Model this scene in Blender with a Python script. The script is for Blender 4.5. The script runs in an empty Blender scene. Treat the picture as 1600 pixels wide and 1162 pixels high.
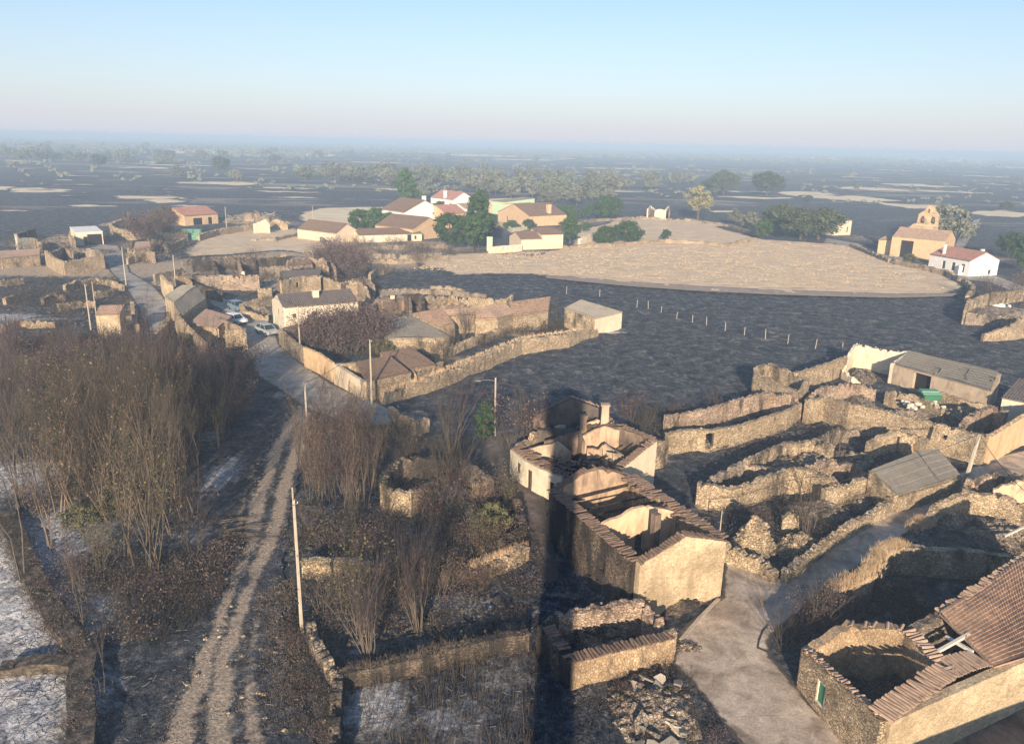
import bpy, math, random
import numpy as np
from math import sin, cos, tan, pi, radians as rad, hypot, atan2, ceil, floor
from mathutils import Vector as V, noise as NZ, Matrix
random.seed(7); np.random.seed(7)
S = bpy.context.scene; COL = S.collection

# ---------------------------------------------------------------- camera
F_PX, PITCH, ROLL, CAM_H = 1220.0, 16.4, 1.25, 30.0
_t, _p = rad(PITCH), rad(ROLL)
cF = V((0, cos(_t), -sin(_t))); _U0 = V((0, sin(_t), cos(_t))); _R0 = V((1, 0, 0))
cR = _R0*cos(_p) + _U0*sin(_p); cU = _U0*cos(_p) - _R0*sin(_p)
cam = bpy.data.cameras.new('camera'); camo = bpy.data.objects.new('camera', cam); COL.objects.link(camo)
m = Matrix((cR, cU, -cF)).transposed().to_4x4(); m.translation = V((0, 0, CAM_H)); camo.matrix_world = m
cam.sensor_width = 36; cam.lens = F_PX/1600*36; cam.clip_start = .2; cam.clip_end = 40000
S.camera = camo
def P(x, y, z=0.0):
    """ground (or height z) position seen at photo pixel x, y, used to survey the place"""
    d = cF + cR*((x-800)/F_PX) + cU*((581-y)/F_PX); s = (z-CAM_H)/d.z
    return V((d.x*s, d.y*s, z))
# ---------------------------------------------------------------- light
SUN_EL, SUN_AZ, HAZE = 16.3, 4.0, .00074
w = bpy.data.worlds.new('World'); S.world = w; w.use_nodes = True
nt = w.node_tree; bg = nt.nodes['Background']
sky = nt.nodes.new('ShaderNodeTexSky'); sky.sky_type = 'NISHITA'; sky.sun_disc = False
sky.sun_elevation = rad(SUN_EL); sky.sun_rotation = rad(180+SUN_AZ)
sky.altitude = 700; sky.air_density = 1.0; sky.dust_density = 1.0; sky.ozone_density = 2.6
# smoke layer low over the horizon: the sky pales and turns pinkish grey there
geo = nt.nodes.new('ShaderNodeTexCoord'); sep = nt.nodes.new('ShaderNodeSeparateXYZ')
rmp = nt.nodes.new('ShaderNodeValToRGB'); mixs = nt.nodes.new('ShaderNodeMixRGB')
nt.links.new(geo.outputs['Generated'], sep.inputs[0]); nt.links.new(sep.outputs['Z'], rmp.inputs[0])
rmp.color_ramp.elements[0].position = .0; rmp.color_ramp.elements[0].color = (.92, .92, .92, 1)
rmp.color_ramp.elements[1].position = .22; rmp.color_ramp.elements[1].color = (.0, .0, .0, 1)
e = rmp.color_ramp.elements.new(.06); e.color = (.55, .55, .55, 1)
mixs.inputs[2].default_value = (4.25, 4.32, 4.98, 1)
nt.links.new(rmp.outputs[0], mixs.inputs[0]); nt.links.new(sky.outputs[0], mixs.inputs[1])
nt.links.new(mixs.outputs[0], bg.inputs[0]); bg.inputs[1].default_value = .10
sl = bpy.data.lights.new('sun', 'SUN'); so = bpy.data.objects.new('sun', sl); COL.objects.link(so)
sl.energy = 5.0; sl.angle = rad(.55); sl.color = (1, .80, .585)
ld = V((sin(rad(SUN_AZ))*cos(rad(SUN_EL)), cos(rad(SUN_AZ))*cos(rad(SUN_EL)), -sin(rad(SUN_EL))))
so.rotation_euler = ld.to_track_quat('-Z', 'Y').to_euler()
S.view_settings.view_transform = 'Standard'; S.view_settings.look = 'None'
S.view_settings.exposure = 0.70; S.view_settings.gamma = 1
S.cycles.max_bounces = 5; S.cycles.diffuse_bounces = 3; S.cycles.volume_bounces = 0; S.cycles.transparent_max_bounces = 4

# ---------------------------------------------------------------- materials
def newmat(name, rough=.9):
    m = bpy.data.materials.new(name); m.use_nodes = True; n = m.node_tree.nodes; b = n['Principled BSDF']
    b.inputs['Roughness'].default_value = rough; b.inputs['Specular IOR Level'].default_value = .25
    return m, n, m.node_tree.links, b
def ramp(n, stops):
    r = n.new('ShaderNodeValToRGB'); el = r.color_ramp.elements
    el[0].position = stops[0][0]; el[0].color = (*stops[0][1], 1)
    el[1].position = stops[-1][0]; el[1].color = (*stops[-1][1], 1)
    for p, c in stops[1:-1]:
        x = el.new(p); x.color = (*c, 1)
    return r
def noise(n, l, vec, scale, det=4, rough=.55, dist=0):
    t = n.new('ShaderNodeTexNoise'); t.inputs['Scale'].default_value = scale; t.inputs['Detail'].default_value = det
    t.inputs['Roughness'].default_value = rough; t.inputs['Distortion'].default_value = dist
    l.new(vec, t.inputs['Vector']); return t.outputs['Fac']
def mixc(n, l, f, a, b, mode='MIX'):
    x = n.new('ShaderNodeMixRGB'); x.blend_type = mode
    for i, v in ((0, f), (1, a), (2, b)):
        if isinstance(v, (int, float)): x.inputs[i].default_value = v
        elif isinstance(v, tuple): x.inputs[i].default_value = (*v, 1)
        else: l.new(v, x.inputs[i])
    return x.outputs[0]
def mth(n, l, op, a, b=0.0, c=None, clamp=False):
    x = n.new('ShaderNodeMath'); x.operation = op; x.use_clamp = clamp
    for i, v in enumerate((a, b) if c is None else (a, b, c)):
        if isinstance(v, (int, float)): x.inputs[i].default_value = v
        else: l.new(v, x.inputs[i])
    return x.outputs[0]
def bump(n, l, b, h, strength, dist, nrm=None):
    x = n.new('ShaderNodeBump'); x.inputs['Strength'].default_value = strength; x.inputs['Distance'].default_value = dist
    l.new(h, x.inputs['Height'])
    if nrm is not None: l.new(nrm, x.inputs['Normal'])
    l.new(x.outputs[0], b.inputs['Normal']); return x.outputs[0]
def coords(n, l, scale=(1, 1, 1), kind='Object'):
    t = n.new('ShaderNodeTexCoord'); mp = n.new('ShaderNodeMapping'); mp.inputs['Scale'].default_value = scale
    l.new(t.outputs[kind], mp.inputs[0]); return mp.outputs[0]
def stone(name, cols, size=.28, mortar=(.10, .08, .06), soot=.0, sootcol=(.03, .028, .027), flat=1.7, bs=.8):
    m, n, l, b = newmat(name, .95); v = coords(n, l, (1, 1, flat))
    vo = n.new('ShaderNodeTexVoronoi'); vo.inputs['Scale'].default_value = 1/size; l.new(v, vo.inputs['Vector'])
    ve = n.new('ShaderNodeTexVoronoi'); ve.feature = 'DISTANCE_TO_EDGE'; ve.inputs['Scale'].default_value = 1/size; l.new(v, ve.inputs['Vector'])
    sp = n.new('ShaderNodeSeparateXYZ'); l.new(vo.outputs['Color'], sp.inputs[0])
    r = ramp(n, [(i/(len(cols)-1), c) for i, c in enumerate(cols)]); l.new(sp.outputs[0], r.inputs[0])
    er = ramp(n, [(.01, (0, 0, 0)), (.11, (1, 1, 1))]); l.new(ve.outputs['Distance'], er.inputs[0])
    c = mixc(n, l, er.outputs[0], mortar, r.outputs[0])
    big = noise(n, l, v, .35, 5); br = ramp(n, [(.3, (.62, .6, .58)), (.7, (1.12, 1.1, 1.08))]); l.new(big, br.inputs[0])
    c = mixc(n, l, 1.0, c, br.outputs[0], 'MULTIPLY')
    sp2 = ramp(n, [(.34, (.66, .64, .62)), (.5, (1, 1, 1)), (.68, (1.28, 1.27, 1.22))]); l.new(noise(n, l, v, 3.4, 6, .75), sp2.inputs[0]); c = mixc(n, l, .9, c, mixc(n, l, 1.0, c, sp2.outputs[0], 'MULTIPLY'))
    if soot:
        v2 = coords(n, l, (1, 1, .35)); s = noise(n, l, v2, .7, 5, .6); sr = ramp(n, [(.62-soot*.35, (0, 0, 0)), (.78-soot*.35, (1, 1, 1))]); l.new(s, sr.inputs[0])
        c = mixc(n, l, mth(n, l, 'MULTIPLY', sr.outputs[0], .85), c, sootcol)
    l.new(c, b.inputs['Base Color'])
    h = mth(n, l, 'ADD', mth(n, l, 'MULTIPLY', er.outputs[0], .7), noise(n, l, v, 14, 3))
    bump(n, l, b, h, bs, .05); return m
def rough_mat(name, stops, scale=1.5, det=6, bs=.4, bscale=12, rough=.92, aniso=(1, 1, 1), rnd=0, dist=.3):
    m, n, l, b = newmat(name, rough); v = coords(n, l, aniso)
    r = ramp(n, stops); l.new(noise(n, l, v, scale, det, .62, dist), r.inputs[0]); c = r.outputs[0]
    if rnd:
        oi = n.new('ShaderNodeObjectInfo'); rr = ramp(n, [(0, (1-rnd, 1-rnd, 1-rnd)), (1, (1+rnd, 1+rnd, 1+rnd))]); l.new(oi.outputs['Random'], rr.inputs[0])
        c = mixc(n, l, 1.0, c, rr.outputs[0], 'MULTIPLY')
    l.new(c, b.inputs['Base Color'])
    if bs: bump(n, l, b, noise(n, l, v, bscale, 4), bs, .06)
    return m
def plain(name, c, rough=.6, metal=0, var=.15):
    m = rough_mat(name, [(.25, tuple(x*(1-var) for x in c)), (.75, tuple(x*(1+var) for x in c))], 1.2, 4, .1, 30, rough)
    m.node_tree.nodes['Principled BSDF'].inputs['Metallic'].default_value = metal; return m
def plaster(name, c, dirt=(.12, .10, .085), amt=.35, bs=.25):
    m, n, l, b = newmat(name, .9); v = coords(n, l, (1, 1, .45)); v1 = coords(n, l)
    r = ramp(n, [(.25, tuple(x*.86 for x in c)), (.75, tuple(min(1, x*1.08) for x in c))]); l.new(noise(n, l, v1, 1.1, 5), r.inputs[0])
    s = ramp(n, [(.66-amt*.35, (0, 0, 0)), (.84-amt*.2, (1, 1, 1))]); l.new(noise(n, l, v, .9, 7, .65, .6), s.inputs[0])
    c2 = mixc(n, l, mth(n, l, 'MULTIPLY', s.outputs[0], .85), r.outputs[0], dirt); l.new(c2, b.inputs['Base Color'])
    bump(n, l, b, noise(n, l, v1, 9, 5), bs, .05); return m
M = {}
TAN = [(.52, .41, .27), (.74, .60, .41), (.37, .29, .19), (.84, .71, .52), (.48, .37, .24), (.68, .54, .36)]
PNK = [(.46, .34, .25), (.62, .48, .36), (.33, .25, .19), (.68, .54, .42), (.48, .36, .27)]
GRY = [(.37, .31, .24), (.52, .44, .34), (.26, .21, .17), (.60, .51, .40), (.33, .27, .21)]
M['stone'] = stone('stone_tan', TAN, .21, (.17, .13, .09), .08, (.09, .075, .06), bs=1)
M['stone_s'] = stone('stone_tan_soot_shade', TAN, .22, (.14, .11, .08), .38)  # sooty tan stone; also paints shade on some walls facing away from light
M['stone_p'] = stone('stone_pink', PNK, .24, (.14, .11, .08), .3)
M['stone_g'] = stone('stone_grey', GRY, .24, (.10, .085, .07), .35)
M['stone_b'] = stone('stone_burnt', [(.22, .17, .13), (.32, .25, .18), (.14, .115, .09), (.27, .21, .155)], .25, (.04, .035, .03), .6)
M['stone_d'] = stone('drystone', [(.46, .37, .27), (.62, .51, .37), (.34, .28, .21), (.70, .59, .44)], .28, (.08, .065, .05), .25, bs=1)
M['cream'] = plaster('plaster_cream', (.70, .58, .42), (.50, .38, .24), .25)
M['creamp'] = plaster('plaster_pale', (.70, .62, .47), (.42, .34, .24), .3)
M['ochre'] = plaster('plaster_ochre', (.62, .44, .26), (.36, .25, .16), .4)
M['pinkp'] = plaster('plaster_pink', (.66, .44, .30), (.17, .12, .10), .45)
M['soot'] = plaster('plaster_soot', (.30, .22, .16), (.045, .04, .037), .75)
M['sootd'] = plaster('plaster_charred', (.14, .115, .10), (.035, .032, .03), .7)
M['white'] = plaster('plaster_white', (.80, .79, .76), (.5, .46, .40), .2)
M['greenp'] = plaster('plaster_green', (.50, .66, .42), (.35, .4, .3), .15)
def tilemat(name, a, b_, c_, aged=.3):
    m, n, l, b = newmat(name, .85); v = coords(n, l)
    vo = n.new('ShaderNodeTexVoronoi'); vo.inputs['Scale'].default_value = 3.3; l.new(v, vo.inputs['Vector'])
    sp = n.new('ShaderNodeSeparateXYZ'); l.new(vo.outputs['Color'], sp.inputs[0])
    r = ramp(n, [(0, a), (.5, b_), (1, c_)]); l.new(sp.outputs[0], r.inputs[0])
    s = ramp(n, [(.45, (0, 0, 0)), (.7, (1, 1, 1))]); l.new(noise(n, l, v, .5, 6, .6), s.inputs[0])
    l.new(mixc(n, l, mth(n, l, 'MULTIPLY', s.outputs[0], aged), r.outputs[0], (.20, .16, .12)), b.inputs['Base Color'])
    bump(n, l, b, noise(n, l, v, 16, 3), .3, .03); return m
M['tile'] = tilemat('clay_tile', (.40, .255, .175), (.50, .34, .235), (.31, .21, .15), .5)
M['tile_o'] = tilemat('clay_tile_faded', (.44, .30, .21), (.50, .36, .26), (.34, .23, .16), .35)
M['tile_b'] = tilemat('clay_tile_brown', (.20, .13, .095), (.25, .17, .12), (.15, .105, .085), .5)
M['tile_r'] = tilemat('clay_tile_red', (.42, .20, .15), (.48, .26, .20), (.36, .18, .14), .35)
M['slate'] = tilemat('grey_sheet', (.24, .22, .18), (.28, .255, .21), (.21, .19, .165), .3)
M['slate_d'] = tilemat('dark_slate', (.13, .115, .11), (.17, .145, .135), (.10, .09, .09), .3)
M['slate_l'] = tilemat('pale_fibre_cement', (.42, .37, .29), (.47, .42, .33), (.37, .33, .26), .35)
M['roofwhite'] = plain('white_sheet', (.85, .83, .8), .7)
M['rosy'] = plain('dusty_earth_roof', (.38, .27, .21), .95)
M['wood'] = rough_mat('grey_wood', [(.3, (.10, .08, .06)), (.7, (.22, .18, .14))], 3, bs=.3, aniso=(1, 1, .2))
M['char'] = rough_mat('charred_wood', [(.3, (.012, .011, .011)), (.7, (.045, .04, .036))], 3, bs=.5)
M['concrete'] = rough_mat('pale_concrete', [(.3, (.36, .31, .24)), (.7, (.54, .475, .375))], 2.2, bs=.2)
M['pale'] = rough_mat('weathered_white', [(.3, (.55, .5, .42)), (.7, (.75, .70, .6))], 3, bs=.2)
M['bank'] = rough_mat('scorched_bank', [(.35, (.03, .028, .026)), (.5, (.09, .075, .06)), (.68, (.22, .18, .14))], 2.2, 8, .9, 9)
M['stone_c'] = stone('clinker', [(.13, .115, .10), (.24, .21, .175), (.08, .075, .07), (.34, .30, .25)], .2, (.05, .045, .04), .3)
M['ashlit'] = plain('blue_grey_ash', (.15, .165, .19), .95)
M['oldwood'] = rough_mat('bleached_wood', [(.3, (.30, .27, .23)), (.7, (.46, .42, .36))], 3, bs=.2)
M['green'] = plain('green_paint', (.05, .19, .11), .5)
M['greenl'] = plain('green_sheet_metal', (.16, .34, .24), .5)
M['dark'] = plain('dark_opening', (.018, .017, .018), .7)  # near-black painted for the shade inside openings; tyres use it too
M['glass'] = plain('window_glass', (.03, .04, .05), .12)
M['metal'] = plain('galvanised', (.42, .42, .42), .4, .7)
M['rust'] = rough_mat('rusty_metal', [(.3, (.12, .07, .045)), (.7, (.25, .15, .10))], 3)
M['wire'] = plain('cable', (.04, .04, .04), .6)
M['bark'] = rough_mat('scorched_bark', [(.3, (.060, .050, .042)), (.72, (.17, .14, .11))], 2.5, bs=0, aniso=(1, 1, .3), rnd=.3)
M['barkp'] = rough_mat('pale_bark', [(.3, (.075, .058, .044)), (.72, (.23, .175, .125))], 2.5, bs=0, aniso=(1, 1, .3), rnd=.25)
M['twig'] = rough_mat('twigs', [(.3, (.050, .041, .034)), (.7, (.125, .102, .078))], .6, bs=0, rnd=.4)
M['twigv'] = rough_mat('purple_twigs', [(.3, (.046, .036, .038)), (.7, (.105, .080, .079))], .6, bs=0, rnd=.3)
def leafmat(name, a, b_, c_, rnd=.25):
    m = rough_mat(name, [(.28, a), (.5, b_), (.74, c_)], 1.1, 3, 0, rough=.8, rnd=rnd)
    return m
M['lf_brown'] = leafmat('scorched_leaves', (.12, .08, .05), (.20, .135, .08), (.28, .20, .12))
M['lf_olive'] = leafmat('olive_leaves', (.07, .068, .034), (.125, .12, .06), (.20, .18, .085))
M['lf_green'] = leafmat('green_leaves', (.025, .06, .022), (.05, .10, .035), (.09, .15, .05))
M['lf_oak'] = leafmat('holm_oak_leaves', (.08, .10, .065), (.15, .17, .11), (.24, .26, .17))
M['lf_oakd'] = leafmat('dark_oak_leaves', (.035, .05, .03), (.07, .09, .05), (.12, .14, .08))
M['twigd'] = rough_mat('charred_twigs', [(.3, (.022, .020, .019)), (.7, (.075, .064, .054))], .6, bs=0, rnd=.4)
M['lf_purple'] = leafmat('withered_purple_leaves', (.065, .045, .045), (.12, .085, .08), (.19, .14, .12))
M['grimyp'] = plaster('sooted_warm_plaster', (.60, .42, .28), (.07, .06, .055), .75)
M['ragstone'] = stone('ragged_ochre_stone', [(.50, .37, .23), (.58, .44, .28), (.43, .32, .20), (.64, .50, .33)], .17, (.36, .26, .17), .35, (.10, .08, .065), .8)
M['lf_dull'] = leafmat('dusty_leaves', (.09, .097, .075), (.155, .16, .12), (.245, .24, .175))
M['lf_straw'] = leafmat('straw', (.36, .25, .15), (.50, .37, .23), (.62, .49, .33))
M['lf_rust'] = leafmat('rusty_leaves', (.14, .08, .06), (.22, .125, .09), (.29, .17, .12))
M['lf_yel'] = leafmat('pale_yellow_leaves', (.16, .15, .07), (.27, .25, .12), (.38, .35, .19))

# ---------------------------------------------------------------- mesh helpers
def tag(o, label=None, cat=None, group=None, kind=None):
    if label: o['label'] = label
    if cat: o['category'] = cat
    if group: o['group'] = group
    if kind: o['kind'] = kind
    return o
def empty(name, loc, label=None, cat=None, group=None, rz=0):
    o = bpy.data.objects.new(name, None); COL.objects.link(o); o.location = loc; o.rotation_euler.z = rz; o.empty_display_size = .2
    return tag(o, label, cat, group)
def link(name, vs, fs, mat, parent=None, smooth=False, local=False):
    me = bpy.data.meshes.new(name)
    me.from_pydata([tuple(v) for v in vs], [], fs); me.materials.append(M[mat] if isinstance(mat, str) else mat)
    if smooth: me.polygons.foreach_set('use_smooth', [True]*len(me.polygons))
    o = bpy.data.objects.new(name, me); COL.objects.link(o)
    if parent is not None:
        o.parent = parent
        if not local: o.matrix_parent_inverse = PI_(parent)
    return o
def PI_(p):
    if p.type != 'EMPTY': return Matrix.Identity(4)
    return (Matrix.Translation(p.location) @ Matrix.Rotation(p.rotation_euler.z, 4, 'Z')).inverted()
class MB:
    def __init__(s): s.v = []; s.f = []
    def add(s, vs, fs):
        n = len(s.v); s.v += [tuple(v) for v in vs]; s.f += [tuple(i+n for i in f) for f in fs]; return s
    def box(s, c, dx, dy, dz, rz=0, jit=0, rx=0, ry=0):
        R = Matrix.Rotation(rz, 3, 'Z') @ Matrix.Rotation(ry, 3, 'Y') @ Matrix.Rotation(rx, 3, 'X')
        vs = []
        for k in (-1, 1):
            for a, b in ((-1, -1), (1, -1), (1, 1), (-1, 1)):
                q = V((a*dx/2, b*dy/2, k*dz/2))
                if jit: q = V((q.x*(1+random.uniform(-jit, jit)), q.y*(1+random.uniform(-jit, jit)), q.z*(1+random.uniform(-jit, jit))))
                vs.append(R @ q + V(c))
        return s.add(vs, [(0, 3, 2, 1), (4, 5, 6, 7), (0, 1, 5, 4), (1, 2, 6, 5), (2, 3, 7, 6), (3, 0, 4, 7)])
    def bar(s, p0, p1, wd, ht=None, sides=4):
        p0, p1 = V(p0), V(p1); d = (p1-p0)
        if d.length < 1e-5: return s
        return s.tube([p0, p1], [wd/2, wd/2], sides)
    def tube(s, pts, rs, sides=5, cap=True):
        n0 = len(s.v); up = V((0, 0, 1))
        for i, p in enumerate(pts):
            d = (pts[min(i+1, len(pts)-1)]-pts[max(i-1, 0)]).normalized()
            a = d.cross(up)
            if a.length < .01: a = V((1, 0, 0))
            a.normalize(); b = a.cross(d)
            for k in range(sides):
                t = 2*pi*(k+.5)/sides; q = p + (a*cos(t)+b*sin(t))*rs[i]; s.v.append((q.x, q.y, q.z))
        for i in range(len(pts)-1):
            for k in range(sides):
                a0 = n0+i*sides+k; a1 = n0+i*sides+(k+1) % sides
                s.f.append((a0, a1, a1+sides, a0+sides))
        if cap and sides > 3:
            s.f.append(tuple(n0+k for k in range(sides))[::-1]); e_ = n0+(len(pts)-1)*sides; s.f.append(tuple(e_+k for k in range(sides)))
        return s
    def rock(s, c, r, fl=.7):
        """an angular stone: a jittered octahedron-like block"""
        q = random.random()*pi; vs = []
        for k, (z, rr) in enumerate(((-.5, .75), (.1, 1.0), (.55, .62))):
            for i in range(5):
                t = q + i*2*pi/5 + k*.3; j = random.uniform(.75, 1.2)
                vs.append((c[0]+r*rr*cos(t)*j, c[1]+r*rr*sin(t)*j*.85, c[2]+r*fl*z*random.uniform(.85, 1.15)))
        fs = [(0, 4, 3, 2, 1), (10, 11, 12, 13, 14)]
        for k in (0, 5):
            for i in range(5): fs.append((k+i, k+(i+1) % 5, k+5+(i+1) % 5, k+5+i))
        return s.add(vs, fs)
    def build(s, name, mat, parent=None, smooth=False, local=False):
        return link(name, s.v, s.f, mat, parent, smooth, local)
def wall_mesh(pts, th=.5, rag=.15, step=.5, ops=(), closed=False, z0=-.4, jit=.03, stones=0, ragf=.3):
    """pts: (x, y, top). ops: (s0, s1, z0, z1) holes by arc length. Returns MB with outer, inner, top faces."""
    P2 = [V((p[0], p[1])) for p in pts]; Z = [p[2] for p in pts]; n = len(P2)
    segs = n if closed else n-1
    def nrm(a, b):
        d = (b-a).normalized(); return V((d.y, -d.x))
    off = []
    for i in range(n):
        ns = []
        if closed or i > 0: ns.append(nrm(P2[i-1], P2[i]))
        if closed or i < n-1: ns.append(nrm(P2[i], P2[(i+1) % n]))
        if len(ns) == 2:
            mm = ns[0]+ns[1]
            if mm.length < .2: off.append(ns[1]*1.0)
            else:
                mm.normalize(); off.append(mm*min(2.2, 1/max(.3, mm.dot(ns[0]))))
        else: off.append(ns[0])
    cols = []; s = 0
    for i in range(segs):
        a, b = P2[i], P2[(i+1) % n]; L = (b-a).length; k = max(1, int(ceil(L/step)))
        ts = {j/k for j in range(k)}
        for o in ops:
            for q in (o[0], o[1]):
                if s < q < s+L: ts.add((q-s)/L)
        for t in sorted(ts):
            cols.append((s+t*L, a.lerp(b, t), off[i].lerp(off[(i+1) % n], t), Z[i]*(1-t)+Z[(i+1) % n]*t, t == 0))
        s += L
    if not closed: cols.append((s, P2[-1], off[-1], Z[-1], True))
    zmax = max(Z)+rag; rows = set()
    k = max(1, int(ceil((zmax-z0)/step)))
    for j in range(k+1): rows.add(z0+(zmax-z0)*j/k)
    for o in ops: rows.add(o[2]); rows.add(o[3])
    rows = sorted(rows); R = len(rows)
    v = []; walk = 0
    for (ss, p, of, zt, corner) in cols:
        walk = walk*ragf + random.uniform(-1, 1)*rag*.8
        lo = rag*1.6*max(0, NZ.noise(V((p.x*.22+3, p.y*.22, 1)))-.08) if rag > .11 else 0
        top = zt - lo + max(-rag*2.2, min(rag*.6, walk)) - (rag*random.uniform(.6, 2.4) if rag > .11 and random.random() < .16 else 0)
        for side in (1, -1):
            for r_ in rows:
                z = min(r_, top)
                q = p + of*(side*th/2)
                if jit:
                    nv = NZ.noise(V((q.x*1.7, q.y*1.7, z*2.1+side*9)))
                    q = q + of*side*nv*jit*2.2
                v.append((q.x, q.y, z))
    C = len(cols); fs = []; keep = set(); nc = C if closed else C-1
    for i in range(nc):
        s0 = cols[i][0]; s1 = cols[i+1][0] if i+1 < C else s; sm = (s0+s1)/2
        for j in range(R-1):
            zm = (rows[j]+rows[j+1])/2
            if any(o[0] < sm < o[1] and o[2] < zm < o[3] for o in ops): continue
            i2 = (i+1) % C
            if v[i*2*R+j][2] >= v[i*2*R+j+1][2]-1e-6 and v[i2*2*R+j][2] >= v[i2*2*R+j+1][2]-1e-6: continue
            keep.add((i, j))
    def vid(i, sd, j): return (i % C)*2*R + sd*R + j
    edges = {}
    for (i, j) in keep:
        i2 = i+1
        fs.append((vid(i, 0, j), vid(i2, 0, j), vid(i2, 0, j+1), vid(i, 0, j+1)))
        fs.append((vid(i2, 1, j), vid(i, 1, j), vid(i, 1, j+1), vid(i2, 1, j+1)))
        I, I2 = i % C, i2 % C
        for e in (((I, j), (I2, j)), ((I2, j), (I2, j+1)), ((I2, j+1), (I, j+1)), ((I, j+1), (I, j))):
            if (e[1], e[0]) in edges: del edges[(e[1], e[0])]
            else: edges[e] = 1
    for (a, b) in edges:
        fs.append((vid(b[0], 0, b[1]), vid(a[0], 0, a[1]), vid(a[0], 1, a[1]), vid(b[0], 1, b[1])))
    mb = MB(); mb.v = v; mb.f = fs
    if stones:
        for (ss, p, of, zt, corner) in cols:
            if random.random() < stones:
                r = random.uniform(.07, .19); q = p + of*random.uniform(-.35, .35)*th
                zz = zt + random.uniform(-.1, .08)
                mb.rock((q.x, q.y, zz), r)
    return mb
def T(pts, z=None):
    """photo pixels of a top edge at height z -> survey points"""
    out = []
    for p in pts:
        zz = p[2] if len(p) > 2 else z
        out.append(tuple(P(p[0], p[1], zz)))
    return out
def cen(pts):
    return V((sum(p[0] for p in pts)/len(pts), sum(p[1] for p in pts)/len(pts), 0))
def tiles(p0, p1, wd=.55, sp=.24, r=.10, mb=None, over=0, chaos=.12, miss=.05):
    """a row of curved tiles laid across a wall top from p0 to p1"""
    mb = mb or MB(); p0, p1 = V(p0), V(p1); d = p1-p0; L = d.length; d.normalize()
    sd = V((d.y, -d.x, 0)).normalized()
    for k in range(int(L/sp)):
        if random.random() < miss: continue
        c = p0 + d*(k+.5)*sp + V((0, 0, .05+random.uniform(-.02, .04))); a = random.uniform(-chaos, chaos)
        s2 = (sd + d*a).normalized(); c = c + sd*(over+random.uniform(-.06, .06))
        tl = random.uniform(-.06, .06)
        vs = []
        for e_ in (-1, 1):
            for h in range(5):
                t = pi*h/4; q = c + s2*(e_*wd/2) + d*(-cos(t)*r) + V((0, 0, sin(t)*r + e_*tl))
                vs.append(q)
        for e_ in (-1, 1):
            for h in range(5):
                t = pi*h/4; q = c + s2*(e_*wd/2) + d*(-cos(t)*r*.8) + V((0, 0, sin(t)*r*.8 - .02 + e_*tl))
                vs.append(q)
        fs = [(h, h+1, h+6, h+5) for h in range(4)] + [(10+h, 15+h, 16+h, 11+h) for h in range(4)]
        fs += [(h, 10+h, 11+h, h+1) for h in range(4)] + [(5+h, 6+h, 16+h, 15+h) for h in range(4)]
        mb.add(vs, fs)
    return mb
def roof_plane(a, b, c, d, per=.24, amp=.07, row=.45, thick=.14, mb=None, seg=4, sag=.05, miss=0):
    """a,b along the eave, c,d along the ridge (c above b). Corrugated down the slope."""
    a, b, c, d = map(V, (a, b, c, d)); nrm = (b-a).cross(d-a).normalized()
    if nrm.z < 0: nrm = -nrm
    L = ((b-a).length+(c-d).length)/2; H = ((d-a).length+(c-b).length)/2
    nu = max(2, int(L/per*seg)) if per else max(2, int(L/1.2)); nr = max(1, int(H/row)) if row else max(1, int(H/1.5))
    vs = []; fs = []
    vv = []
    for r in range(nr):
        vv += [(r/nr, .045), ((r+.98)/nr, 0)]
    seedx = random.random()*50
    for (t, lift) in vv:
        for i in range(nu+1):
            s = i/nu; p = (a.lerp(b, s)).lerp(d.lerp(c, s), t)
            z = amp*abs(sin(pi*s*L/per)) if per else 0
            z += sag*NZ.noise(V((s*L*.35+seedx, t*H*.35, 0))) + (lift if row else 0) + (random.uniform(-.012, .012) if per else 0)
            vs.append(p + nrm*z)
    W = nu+1
    for r in range(len(vv)-1):
        for i in range(nu):
            if miss and NZ.noise(V((i/nu*L*.6+seedx, (r//2)*row*.6, 3))) > miss: continue
            fs.append((r*W+i, r*W+i+1, (r+1)*W+i+1, (r+1)*W+i))
    n = len(vs); k = (len(vv)-1)*W
    top = [vs[0], vs[nu], vs[k+nu], vs[k]]
    vs += [q - nrm*thick for q in (a, b, c, d)]
    # skirt
    A, B, C_, D = n, n+1, n+2, n+3
    fs.append((D, C_, B, A))
    for i in range(nu):
        pass
    vs += [q for q in (a, b, c, d)]
    fs += [(A, B, n+5, n+4), (B, C_, n+6, n+5), (C_, D, n+7, n+6), (D, A, n+4, n+7)]
    mb = mb or MB(); return mb.add(vs, fs)
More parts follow.
